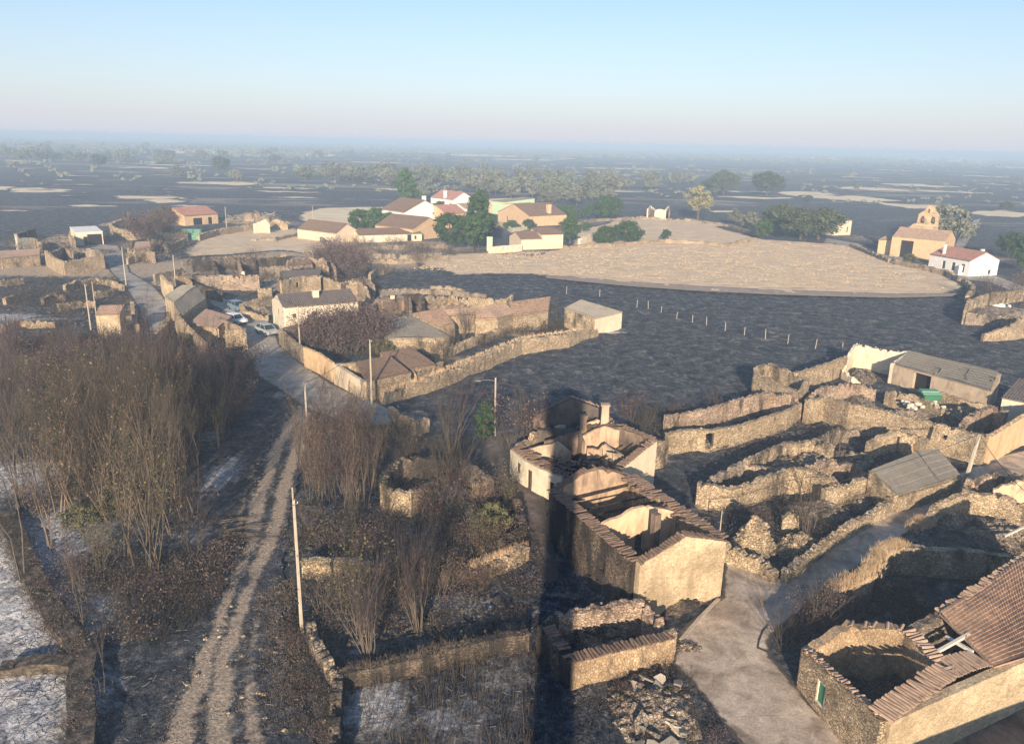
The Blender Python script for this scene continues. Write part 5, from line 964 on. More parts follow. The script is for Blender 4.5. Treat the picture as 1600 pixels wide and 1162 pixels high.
# ---------------------------------------------------------------- poles, cars, bins, posts
def pole(label, base, ytop, hgt=None, arm=0, name='utility_pole', r=.14, mat='concrete', tilt=(0, 0)):
    q = P(*base); 
    if hgt is None:
        lo, hi = 0, 29
        for _ in range(30):
            md = (lo+hi)/2; dv = V((q.x, q.y, md-CAM_H)); y = 581-F_PX*dv.dot(cU)/dv.dot(cF)
            if y > ytop: lo = md
            else: hi = md
        hgt = lo
    root = empty(name, q, label, 'pole', 'concrete poles along the streets'); tp = V((q.x+tilt[0], q.y+tilt[1], hgt))
    mb = MB(); mb.tube([V((q.x, q.y, -.3)), tp], [r*1.15, r*.75], 6); mb.build('post', mat, root)
    if arm:
        mb = MB(); a = tp-V((0, 0, .35)); b_ = a+V((arm, -.4, .12)); mb.tube([a, a.lerp(b_, .5)+V((0, 0, .1)), b_], [.04, .035, .03], 5); mb.build('arm', 'metal', root)
        mb = MB(); mb.box(b_+V((arm*.12, 0, -.02)), .55, .2, .11, 0); mb.build('lamp_head', 'metal', root)
    else:
        mb = MB(); mb.tube([tp+V((0, 0, -.35)), tp+V((0, 0, -.28))], [r*.9, r*.9], 6); mb.tube([tp+V((r*.9, 0, -.3)), tp+V((r*.9+.1, 0, -.22)), tp+V((r*.9+.1, 0, -.08))], [.02, .02, .035], 4)
        mb.build('bracket', 'metal', root)
    return tp
PT = {}
for k, lb, b, yt, h, arm in [('a', 'nearest tall pale pole beside the dirt track', (472, 985), 800, 9.1, 0), ('a2', 'thin dark topped pole just behind the nearest pale pole', (463, 860), 752, 5.2, 0), ('b', 'pale pole standing where the dirt track meets the street', (481, 685), 597, None, 0), ('c', 'pale pole in front of the low tiled shed', (581, 632), 530, None, 0), ('d', 'lamp pole beside the small green cypress', (773, 680), 590, None, -1.6), ('e', 'pole against the street wall below the cream house', (470, 562), 478, None, 0),
        ('g', 'bright pole left of the stone hut', (142, 514), 444, None, 0), ('h', 'thinner pole just behind the bright pole left of the hut', (152, 505), 440, None, 0), ('i', 'pole on the west road above the stone hut', (198, 452), 386, None, 0), ('j', 'pole in front of the rounded roof', (275, 447), 398, None, 0), ('k', 'far pole right of the green container', (355, 366), 323, None, 0), ('l', 'far pole behind the farmhouse roof', (489, 345), 322, None, 0), ('m', 'distant pole above the west road yards', (204, 370), 330, None, 0), ('n', 'thin steel post beside the rubble heap right of the bright gable', (1124, 838), 797, None, 0), ('o', 'steel post beside the triangular cream wall', (955, 760), 718, 3.6, 0), ('p', 'short pale pole in front of the right terrace wall', (1036, 724), 688, None, 0)]:
    PT[k] = pole(lb, b, yt, h, arm, r=.05 if k in 'nop' else (.08 if k in ('h', 'a2') else (.115 if k == 'a' else .115)))
PT['f'] = pole('pale lamp pole leaning beside the street at the grey roofed shed', (1505, 760), 690, 5.2, -1.8, r=.2, tilt=(.6, .1))
def cable(a, b_, sag=.6, n=14):
    mb = MB(); mb.tube([a.lerp(b_, i/n)-V((0, 0, sag*4*(i/n)*(1-i/n))) for i in range(n+1)], [.028]*(n+1), 3, False); return mb
for a, b_, lb in [('a', 'b', 'slack overhead cable between the two poles on the dirt track'), ('b', 'c', 'overhead cable crossing the pale street'), ('c', 'd', 'overhead cable from the tiled shed to the lamp pole'), ('n', 'f', 'overhead cable above the burnt pens'), ('g', 'i', 'overhead cable along the west road'), ('j', 'k', 'overhead cable above the paddock'), ('e', 'c', 'overhead cable above the street wall'), ('d', 'p', 'overhead cable from lamp pole over the cream house'), ('j', 'e', 'overhead cable over the parked cars'), ('i', 'm', 'overhead cable climbing the west road')]:
    tag(cable(PT[a], PT[b_]).build('overhead_cable', 'wire'), lb, 'cable')
mb = cable(PT['f'], V((40, 52, 4.8)), .8); tag(mb.build('overhead_cable', 'wire'), 'overhead cable running to the lower right from the leaning lamp pole', 'cable')
pg = 'pale posts standing in the burnt field'
lp = [((937, 462), 452), ((885, 458), 450), ((995, 480), 466), ((1013, 481), 471), ((1033, 487), 481), ((1082, 502), 488), ((1104, 507), 494), ((1133, 515), 501), ((1196, 528), 514), ((1231, 535), 521), ((1274, 543), 531), ((1316, 548), 538), ((1057, 497), 491), ((1163, 522), 510)]
for k, (b, yt) in enumerate(lp):
    q = P(*b); mb = MB(); h = 1.0+(b[1]-yt)*.045; mb.tube([V((0, 0, -.2)), V((random.uniform(-.12, .12), 0, h*random.uniform(.7, 1.05)))], [.075, .06], 5)
    o = mb.build('fence_post', 'oldwood'); o.location = q; tag(o, 'pale upright fence post in the line across the burnt field', 'post', pg)
def make_car():
    root = empty('parked_car', (0, 0, 0)); 
    L = 4.1; secs = [(-2.05, .35, .62, .78), (-1.95, .28, .80, .84), (-1.2, .22, .92, .86), (-.7, .22, .94, .86), (.9, .22, .96, .86), (1.7, .26, .98, .85), (2.0, .32, .88, .82), (2.05, .42, .75, .78)]
    vs = []; fs = []
    for (x, z0, z1, hw) in secs: vs += [(x, -hw*.94, z0), (x, -hw, (z0+z1)/2), (x, -hw*.93, z1), (x, hw*.93, z1), (x, hw, (z0+z1)/2), (x, hw*.94, z0)]
    for i in range(len(secs)-1):
        for k in range(6): a = i*6+k; b_ = i*6+(k+1) % 6; fs.append((a, b_, b_+6, a+6))
    fs += [(5, 4, 3, 2, 1, 0), tuple(range(42, 48))]
    body = link('body', vs, fs, 'white', root, local=True)
    mb = MB(); mb.add([(-1.15, -.76, .9), (1.75, -.76, .95), (1.35, -.6, 1.42), (-.45, -.6, 1.44), (-1.15, .76, .9), (1.75, .76, .95), (1.35, .6, 1.42), (-.45, .6, 1.44)], [(0, 1, 2, 3), (7, 6, 5, 4), (0, 3, 7, 4), (1, 5, 6, 2), (0, 4, 5, 1)]); mb.build('windows', 'glass', root, local=True)
    mb = MB(); mb.add([(-.52, -.62, 1.43), (1.4, -.62, 1.41), (1.4, .62, 1.41), (-.52, .62, 1.43), (-.45, -.58, 1.49), (1.3, -.58, 1.47), (1.3, .58, 1.47), (-.45, .58, 1.49)], [(0, 3, 2, 1), (4, 5, 6, 7), (0, 1, 5, 4), (1, 2, 6, 5), (2, 3, 7, 6), (3, 0, 4, 7)])
    for sy in (-1, 1):
        for (x0, z0, x1, z1) in ((-1.15, .92, -.45, 1.45), (.45, .94, .42, 1.45), (1.75, .96, 1.35, 1.43)): mb.tube([V((x0, sy*.765, z0)), V((x1, sy*.61, z1))], [.04, .04], 4)
    mb.build('roof', 'white', root, local=True)
    for sx in (-1.3, 1.3):
        for sy in (-1, 1):
            mb = MB(); mb.tube([V((sx, sy*.70, .31)), V((sx, sy*.88, .31))], [.31, .31], 14); o = mb.build('wheel', 'dark', root, local=True); mb = MB(); mb.tube([V((sx, sy*.87, .31)), V((sx, sy*.895, .31))], [.18, .18], 10); mb.build('rim', 'metal', o, local=True)
    for sy in (-1, 1): mb = MB(); mb.box((-2.03, sy*.58, .66), .1, .34, .13); mb.build('headlight', 'metal', root, local=True)
    for sy in (-1, 1): mb = MB(); mb.box((2.04, sy*.62, .74), .08, .22, .16); mb.build('tail_light', 'tile_r', root, local=True)
    mb = MB(); mb.box((-2.08, 0, .38), .1, 1.5, .16); mb.build('bumper', 'wire', root, local=True)
    return root
def copy_tree(o, parent=None):
    c = o.copy(); COL.objects.link(c)
    if parent is not None: c.parent = parent
    for ch_ in list(o.children): copy_tree(ch_, c)
    return c
for nme, c_ in (('car_white', (.85, .87, .88)), ('car_grey', (.38, .41, .43)), ('car_blue', (.16, .27, .34))):
    m_ = plain(nme, c_, .3, .1, .03); M[nme] = m_
car0 = make_car()
for k, (px, py, rz, mt_, lb) in enumerate([(368, 505, 2.5, 'car_white', 'white car, middle one of the parked cars'), (417, 522, 2.35, 'car_grey', 'grey car parked beside the cream house gable'), (371, 484, 2.3, 'car_blue', 'dull blue car parked behind the white car')]):
    o = car0 if k == 0 else copy_tree(car0); o.location = P(px, py, .04); o.rotation_euler.z = rz+pi*0; tag(o, lb, 'car', 'cars parked on the village street'); o.scale = (1.12,)*3
    for c in o.children:
        if c.name.split('.')[0] in ('body', 'roof'):
            c.data = c.data.copy(); c.data.materials[0] = M[mt_]
bn = empty('waste_container', P(1450, 628), 'large green waste container in front of the long barn', 'container'); q = P(1450, 628)
mb = MB(); mb.tube([V((q.x, q.y, .15)), V((q.x, q.y, 1.15))], [1.15, 1.35], 4); mb.v = [(q.x+(x-q.x)*1.15, y, z) for x, y, z in mb.v]; mb.build('bin_body', 'green', bn)
mb = MB(); mb.box((q.x, q.y, 1.25), 2.35, 1.5, .14, 0); mb.box((q.x, q.y+.2, 1.42), 2.2, 1.0, .2, 0); mb.build('lid', 'greenl', bn)
for sx in (-.7, .7): mb = MB(); mb.tube([V((q.x+sx, q.y-.55, .12)), V((q.x+sx+.08, q.y-.55, .12))], [.12, .12], 8); mb.build('wheel', 'dark', bn)
# corrugated sheets and small debris by the barn
mb = MB(); pp = [P(1200, 976, .05), P(1192, 985, .06), P(1186, 1000, .06), P(1184, 1012, .06), P(1200, 1018, .05)]; mb.tube(pp, [.05]*5, 6); tag(mb.build('bent_pipe', 'wire'), 'bent dark pipe at the corner of the junction', 'pipe')
# leaning flat stone slabs in front of the small shed
random.seed(21)
for k in range(26):
    px = random.gauss(1025, 26); py = random.uniform(1068, 1175); q = P(px, py); s = random.uniform(.35, .75); n_ = random.choice((5, 6)); 
    vs = []; a0 = random.random()*6
    for zz in (-.06, .06):
        for i in range(n_):
            t = a0+2*pi*i/n_; r = s*(.7+.45*((i*7+k*3) % 5)/4); vs.append((cos(t)*r, sin(t)*r*.72, zz+random.uniform(-.02, .02)))
    fs = [tuple(range(n_))[::-1], tuple(range(n_, 2*n_))]+[(i, (i+1) % n_, n_+(i+1) % n_, n_+i) for i in range(n_)]
    o = link('stone_slab', vs, fs, 'slate_l' if k % 4 == 1 else ('slate' if k % 3 else 'stone_g')); o.location = (q.x, q.y, .15+random.random()*.45); o.rotation_euler = (random.uniform(-.2, .75), random.uniform(-.5, .5), random.random()*3)
    tag(o, 'flat broken stone slab lying in the heap below the small tile edged shed', 'slab', 'stone slabs heaped below the small shed')
mb = MB(); q = P(1020, 1110); heap((q.x, q.y, 0), 2.4, 3.2, .7, mb, rocks=220, rs=(.08, .3)); q = P(1075, 1012); heap((q.x, q.y, 0), .9, .6, .25, mb, rocks=70, rs=(.06, .16)); tag(mb.build('loose_stones', 'stone_g'), 'loose rubble stones around the slab heap', None, None, 'stuff')
# low walls of the foreground
stone_wall('low burnt wall with brown grass along the top of the lower garden plot', [(536, 1048, 1.0), (570, 1040, 1.0), (640, 1028, 1.0), (700, 1010, 1.0), (760, 996, 1.1), (826, 986, 1.2)], mat='stone_b', rag=.1)
stone_wall('dark ragged wall down the left side of the lower garden plot', [(528, 1055, 1.0), (524, 1090, 1.0), (522, 1130, 1.0), (520, 1190, 1.0)], mat='stone_b', rag=.2)
stone_wall('crumbling wall from the nearest pole towards the lower garden', [(484, 975, .6), (492, 1000, .7), (510, 1030, .8), (528, 1050, .9)], mat='stone_d', rag=.25)
stone_wall('bright short wall right of the nearest pole', [(471, 874, 1.2), (500, 872, 1.2), (545, 874, 1.2), (580, 880, 1.0)], mat='stone', rag=.06)
stone_wall('rubble wall hidden by scorched shrubs above the middle plot', [(580, 880, 1), (640, 892, .9), (700, 888, .9), (735, 880, .9)], mat='stone_b', rag=.2)
stone_wall('lit rubble bank climbing to the lane left of the burnt house', [(732, 886, .8), (770, 874, .9), (800, 862, 1), (822, 852, 1)], mat='stone', rag=.25, stones=1, th=.8)
stone_wall('dark upper bank wall under the green shrub', [(738, 856, .9), (780, 846, 1), (818, 826, 1), (812, 790, 1), (800, 770, 1)], mat='stone_b', rag=.2)
stone_wall('ragged burnt bank between ash field and gully on the left', [(10, 800, .3), (36, 860, .4), (58, 910, .4), (88, 960, .5), (118, 1000, .5), (132, 1022, .5), (122, 1060, .5), (128, 1110, .5), (122, 1180, .5)], mat='bank', rag=.09, th=1.3, jit=.05, step=.8)
stone_wall('dark low wall crossing the ash field at the left edge', [(0, 1040, .3), (40, 1032, .35), (80, 1030, .35), (118, 1034, .4)], mat='bank', rag=.09, th=1.0, jit=.05, step=.8)
house('stone_barn', 'stone barn beside the yard, in front of the big stone house', (20.5, 15), (34, 18), 8, 3.8, 5.2, 'x', 'stone', 'tile', per=.3, cat='barn')
# ---------------------------------------------------------------- the water tower carrying the camera, its shadow falls across the village
tw = empty('water_tower', (0, -2.6, 0), 'round concrete water tower under the viewpoint', 'tower')
mb = MB(); mb.tube([V((0, -2.6, -.5)), V((0, -2.6, 24.2))], [1.15, 1.1], 24); mb.build('shaft', 'concrete', tw)
mb = MB(); mb.tube([V((0, -2.6, 24.2)), V((0, -2.6, 25.2)), V((0, -2.6, 28.2)), V((0, -2.6, 28.5))], [1.1, 2.0, 2.0, 1.7], 28); mb.build('tank', 'concrete', tw)
# ================================================================ vegetation
random.seed(11)
def grow(mb, tw, p, d, L, r, depth, up, spread, nseg=3, kids=4, tips=None):
    """one limb with side limbs; thick ones go to mb, thin twigs to tw"""
    pts = [p.copy()]; q = p.copy(); dd = d.copy()
    for i in range(nseg):
        dd = (dd + V((random.gauss(0, .10), random.gauss(0, .10), up*.10))).normalized(); q = q + dd*(L/nseg); pts.append(q.copy())
    rs = [r*(1-.75*i/nseg) for i in range(nseg+1)]; (mb if depth >= 2 else tw).tube(pts, rs, 4 if depth >= 2 else 3, False)
    if tips is not None and depth <= 1: tips += pts[1:]
    if depth <= 0: return
    for k in range(kids):
        t = random.uniform(.25, .98); i = min(nseg-1, int(t*nseg)); b = pts[i].lerp(pts[i+1], t*nseg-i)
        a = random.random()*2*pi; s = spread*random.uniform(.5, 1.2); base = (pts[i+1]-pts[i]).normalized()
        nd = (base + V((cos(a)*s, sin(a)*s, up*.25+random.uniform(-.1, .2)*s))).normalized()
        grow(mb, tw, b, nd, L*random.uniform(.38, .62), r*.45, depth-1, up, spread, 2, kids, tips)
def leaves(tips, n, s, mb=None, jit=.25):
    mb = mb or MB()
    for _ in range(n):
        c = random.choice(tips); c = V((c.x+random.gauss(0, jit), c.y+random.gauss(0, jit), c.z+random.gauss(0, jit)))
        a = V((random.gauss(0, 1), random.gauss(0, 1), random.gauss(0, 1))).normalized(); b = a.cross(V((random.gauss(0, 1), random.gauss(0, 1), random.gauss(0, 1)))).normalized(); z = s*random.uniform(.6, 1.3)
        mb.add([c-a*z, c+b*z*.5, c+a*z, c-b*z*.5], [(0, 1, 2, 3)])
    return mb
def plant(name, stems, H, base, lean, depth, up, spread, r, kids, leaf=None, bark='bark', twig='twig', nseg=4, jit=.3):
    root = empty(name, (0, 0, 0)); mb, tw, tips = MB(), MB(), []
    for k in range(stems):
        a = random.random()*2*pi; q = V((cos(a)*base*random.random(), sin(a)*base*random.random(), -.15)); l = lean*random.uniform(.2, 1)
        grow(mb, tw, q, V((cos(a)*l, sin(a)*l, 1)).normalized(), H*random.uniform(.65, 1.05), r*random.uniform(.6, 1.1), depth, up, spread, nseg, kids, tips)
    mb.build('trunk' if 'shrub' not in name else 'stems', bark, root, local=True)
    if tw.v: tw.build('twigs', twig, root, local=True)
    if leaf: leaves(tips, leaf[1], leaf[2], jit=jit).build('foliage', leaf[0], root, local=True)
    return root
def crown_tree(name, H, R, rz, nclump, nleaf, s, leaf, bark='bark', trunk=.35, z0=None, single=False, shape=1.0):
    """trunk with limbs and a crown of leaf clumps spread through an uneven volume"""
    z0 = H-rz if z0 is None else z0; mb = MB(); lf = MB(); cl = []
    for k in range(nclump):
        a = random.random()*2*pi; ph = random.uniform(-.55, 1); rr = (1-ph*ph)**.5*random.uniform(.45, 1.0)*(1 if ph > -.2 else .8)
        if shape != 1: rr *= max(.12, 1-(ph+.55)/1.55*shape)
        cl.append(V((cos(a)*R*rr, sin(a)*R*rr, z0+ph*rz*random.uniform(.75, 1.05))))
    mb.tube([V((0, 0, -.2)), V((.1, 0, z0*.5)), V((0, .1, z0))], [trunk, trunk*.75, trunk*.6], 6, False)
    for c in cl[::2]: m_ = V((c.x*.45, c.y*.45, z0*.7+c.z*.25)); mb.tube([V((0, 0, z0*.55)), m_, c], [trunk*.45, trunk*.25, trunk*.06], 4, False)
    for k in range(nleaf):
        c = cl[k % nclump]; cr = R*(.16 if nclump > 24 else .26)*random.uniform(.8, 1.2)
        v = V((random.gauss(0, 1), random.gauss(0, 1), random.gauss(0, .75))); v = v*cr*.72; p = c+v; p.z = max(p.z, .1)
        n = (v.normalized()+V((random.gauss(0, .45), random.gauss(0, .45), random.gauss(0, .45)+.2))).normalized(); a = n.orthogonal().normalized(); b = n.cross(a); t = random.random()*6; a, b = a*cos(t)+b*sin(t), b*cos(t)-a*sin(t); z = s*random.uniform(.5, 1.3)
        lf.add([p-a*z, p-b*z*.6, p+a*z, p+b*z*.6], [(0, 1, 2, 3)])
    if single:
        o = link(name, mb.v+lf.v, mb.f+[tuple(i+len(mb.v) for i in f) for f in lf.f], bark); o.data.materials.append(M[leaf]); nb_ = len(mb.f)
        o.data.polygons.foreach_set('material_index', [0]*nb_+[1]*len(lf.f)); return o
    root = empty(name, (0, 0, 0)); mb.build('trunk', bark, root, local=True); lf.build('crown', leaf, root, local=True); return root
def put(proto, q, label, cat, group=None, s=1.0, rz=None, used=set(), z=0):
    o = proto if id(proto) not in used and not used.add(id(proto)) else copy_tree(proto)
    for k in ('label', 'group', 'category'):
        if k in o: del o[k]
    o.location = (q[0], q[1], z); o.rotation_euler.z = random.random()*6.28 if rz is None else rz; k = s*random.uniform(.93, 1.07); o.scale = (k, k, s*random.uniform(.92, 1.1))
    return tag(o, label, cat, group)
def off_road(X, Y):
    X = np.atleast_1d(np.asarray(X, float)); Y = np.atleast_1d(np.asarray(Y, float))
    bad = np.maximum.reduce([sdist(RP[k], X, Y) for k in RP]) > -.1
    return ~(bad | (np_dist(rl1, X, Y, False) < .75) | (np_dist(rl2, X, Y, False) < .8) | ((np_dist(rl3, X, Y, False) < .4) & (Y < 44)))
def at(px, py): return P(px, py)
def inpoly(poly, x, y):
    c = False
    for i in range(len(poly)):
        x0, y0 = poly[i]; x1, y1 = poly[i-1]
        if (y0 < y) != (y1 < y) and x < (x1-x0)*(y-y0)/(y1-y0)+x0: c = not c
    return c
def scatter(poly, n, mind):
    """spots spread over a ground polygon given by photo pixels, in metres"""
    wp = [tuple(P(x, y))[:2] for x, y in poly]; xs = [p[0] for p in wp]; ys = [p[1] for p in wp]; out = []
    for _ in range(n*60):
        x, y = random.uniform(min(xs), max(xs)), random.uniform(min(ys), max(ys))
        if inpoly(wp, x, y) and all((x-a)**2+(y-b)**2 > mind*mind for a, b in out) and off_road(x, y)[0]: out.append((x, y))
        if len(out) >= n: break
    return out
def clumpy(L, f=.16, t=-.02): return [q for q in L if NZ.noise(V((q[0]*f, q[1]*f, 4.4))) > t]
# prototypes
M['lf_dead'] = leafmat('dead_grass', (.085, .068, .05), (.15, .12, .085), (.23, .19, .135))
tall = [plant('bare_tree', 3, 9.5, .5, .20, 3, 1.3, .42, .085, 5, None, 'barkp', 'twig', 5), plant('bare_tree', 4, 8.5, .7, .25, 3, 1.3, .45, .075, 5, ('lf_brown', 260, .10), 'barkp', 'twig', 5),
        plant('bare_tree', 2, 10.5, .3, .14, 3, 1.5, .38, .10, 6, None, 'bark', 'twigv', 5), plant('bare_tree', 5, 8.0, .8, .3, 3, 1.2, .45, .065, 4, ('lf_olive', 900, .10), 'bark', 'twig', 5), plant('bare_tree', 4, 9.0, .6, .22, 3, 1.3, .42, .07, 5, ('lf_rust', 350, .09), 'bark', 'twigv', 5)]
shrub = [plant('bare_shrub', 9, 3.2, .5, .7, 2, .7, .55, .035, 6, None, 'bark', 'twig', 3), plant('bare_shrub', 12, 2.6, .7, .9, 2, .5, .6, .03, 6, ('lf_brown', 350, .07), 'bark', 'twig', 3), plant('bare_shrub', 10, 3.4, .5, .6, 2, .8, .5, .035, 6, ('lf_olive', 600, .08), 'bark', 'twig', 3),
         plant('bare_shrub', 11, 2.8, .6, .8, 2, .6, .6, .03, 6, ('lf_rust', 420, .07), 'bark', 'twigv', 3)]
fan = plant('fan_shrub', 16, 5.2, .35, .42, 2, .9, .32, .045, 5, None, 'bark', 'twigv', 4)
purple = plant('bare_shrub', 14, 3.6, .8, .8, 3, .4, .7, .06, 5, ('lf_purple', 5600, .095), 'bark', 'twigv', 3, jit=.42)
brush = plant('low_brush', 16, 1.0, .9, 1.2, 1, .3, .7, .016, 6, ('lf_dead', 240, .05), 'bark', 'twigd', 3)
brushg = plant('low_brush', 20, .95, .9, 1.1, 1, .3, .7, .014, 6, ('lf_purple', 500, .06), 'bark', 'twigd', 3)
brushd = plant('low_brush', 18, 1.1, 1.0, 1.3, 1, .2, .8, .018, 6, None, 'bark', 'twigd', 3)
obush = crown_tree('olive_bush', 3.2, 2.0, 1.5, 26, 3600, .11, 'lf_olive', trunk=.1, z0=1.6)
cyp = crown_tree('cypress', 4.6, 1.0, 2.5, 44, 5200, .10, 'lf_green', trunk=.1, z0=2.0, shape=1.0)
gtree = crown_tree('green_tree', 9, 3.9, 4.2, 46, 9000, .26, 'lf_green', trunk=.3, z0=4.6); gtall = crown_tree('green_tree', 15, 4.2, 7, 60, 9000, .32, 'lf_green', trunk=.35, z0=8)
gwide = crown_tree('green_tree', 6.4, 5.2, 3.2, 56, 9500, .28, 'lf_green', trunk=.3, z0=2.9)
oak = crown_tree('holm_oak', 8.5, 6.2, 4.0, 60, 8000, .34, 'lf_oakd', trunk=.5, z0=4.6); pale = crown_tree('pale_tree', 15, 6.0, 6.5, 60, 3800, .34, 'lf_yel', 'barkp', trunk=.4, z0=8.2)
dull = crown_tree('dusty_tree', 8, 4.5, 3.8, 36, 3200, .32, 'lf_dull', trunk=.35, z0=4.2)
far = [crown_tree('holm_oak', 7.5, 5.5, 3.6, 26, 700, .62, 'lf_oak', trunk=.5, z0=4.2, single=True), crown_tree('holm_oak', 6.5, 6.5, 3.2, 30, 800, .62, 'lf_oak', trunk=.5, z0=3.7, single=True), crown_tree('holm_oak', 8.5, 5.0, 4.2, 26, 650, .6, 'lf_dull', trunk=.45, z0=4.6, single=True)]
TG = 'leafless scorched trees of the left thicket'
# left thicket
th1 = [(0, 650), (60, 640), (150, 645), (230, 668), (320, 690), (345, 720), (300, 740), (250, 750), (180, 760), (60, 790), (0, 800)]
thb = [(0, 570), (100, 560), (200, 560), (240, 575), (330, 570), (385, 600), (350, 680), (230, 668), (150, 645), (0, 650)]
th2 = [(60, 740), (140, 720), (250, 700), (330, 740), (300, 800), (290, 860), (250, 900), (150, 900), (80, 860)]
for (x, y) in clumpy(scatter(thb, 150, 1.5), .14, -.1): put(random.choice((shrub[0], shrub[3], shrub[1], shrub[2], purple, fan)), (x, y), 'dark bare shrub at the far edge of the left thicket', 'shrub', 'far shrubs of the left thicket', random.uniform(.7, 1.15))
for (x, y) in clumpy(scatter(th1, 130, 1.45), .2, .03):
    u = P(0, 700).x; put(tall[random.choice((0, 2, 4, 3, 3, 1, 0))], (x, y), 'thin leafless scorched tree in the dense thicket at the left', 'tree', TG, random.uniform(.55, .9))
for (x, y) in clumpy(scatter(th2, 60, 1.25), .22): put(tall[random.choice((0, 1, 3, 1, 0))], (x, y), 'thin leafless scorched tree in the dense thicket at the left', 'tree', TG, random.uniform(.62, .92))
for (px, py, k, s, lb) in [(222, 893, 0, 1.15, 'tallest pale stemmed bare tree at the front of the left thicket'), (252, 885, 0, 1.0, 'second pale stemmed bare tree at the front of the left thicket'), (348, 720, 3, .62, 'lone vase shaped tree with few olive leaves beside the ash patch'), (305, 800, 0, .75, 'bare tree at the right front of the left thicket'), (190, 870, 1, .95, 'bare tree with brown leaves at the front left of the thicket'), (32, 905, 2, .85, 'slim bare tree leaning over the ash field edge at the left'), (130, 985, 2, .42, 'small dead tree below the thicket on the left'), (20, 800, 2, .8, 'slim dark tree at the left edge above the ash field'), (160, 1090, 2, .3, 'tiny dead sapling in the gully')]:
    put(tall[k], at(px, py), lb, 'tree', None, s)
for (x, y) in scatter([(90, 880), (250, 900), (330, 860), (340, 930), (250, 1000), (150, 1010), (90, 940)], 26, 1.1): put(random.choice((brush, brushd)), (x, y), 'low tangled burnt brush below the left thicket', 'brush', 'low burnt brush below the left thicket', random.uniform(.8, 1.5))
for (x, y) in scatter([(0, 600), (330, 560), (380, 600), (320, 700), (330, 880), (120, 900), (0, 760)], 60, 1.8): put(random.choice(shrub+[brushd]), (x, y), 'dark bare shrub growing under the left thicket trees', 'shrub', 'undergrowth shrubs of the left thicket', random.uniform(.6, 1.1))
for (px, py, s, lb) in [(258, 625, 1.15, 'green leaved bush standing out of the left thicket'), (128, 570, .8, 'dull green bush below the two bright poles'), (290, 545, .8, 'dark green bush below the ochre ruin wall'), (182, 810, .8, 'yellowish green bush deep in the left thicket'), (125, 830, .7, 'olive bush low in the front of the left thicket')]: put(obush, at(px, py), lb, 'bush', None, s)
for (px, py, s, lb) in [(60, 600, 1.0, 'dull olive bush at the far left of the thicket'), (200, 590, 1.1, 'olive bush right below the stone hut'), (238, 660, 1.3, 'large green grey bush in the middle of the left thicket'), (330, 600, .9, 'dark olive bush near the street end of the thicket'), (100, 700, 1.0, 'olive bush between thin trees at the left'), (170, 640, 1.0, 'yellowish bush in the heart of the thicket'), (356, 640, .7, 'small olive bush at the thicket rim')]: put(obush, at(px, py), lb, 'bush', None, s)
# village side of thicket, at the street
for (px, py, pr, s, lb) in [(370, 590, shrub[3], 1.1, 'bare shrub beside the street end of the left thicket'), (345, 560, shrub[0], 1.0, 'bare shrub below the boxy ruin corner'), (320, 575, tall[4], .5, 'small bare tree below the ochre ruin'), (385, 610, brush, 1.4, 'low brush on the left verge of the pale street')]: put(pr, at(px, py), lb, 'shrub' if pr is not tall[4] else 'tree', None, s)
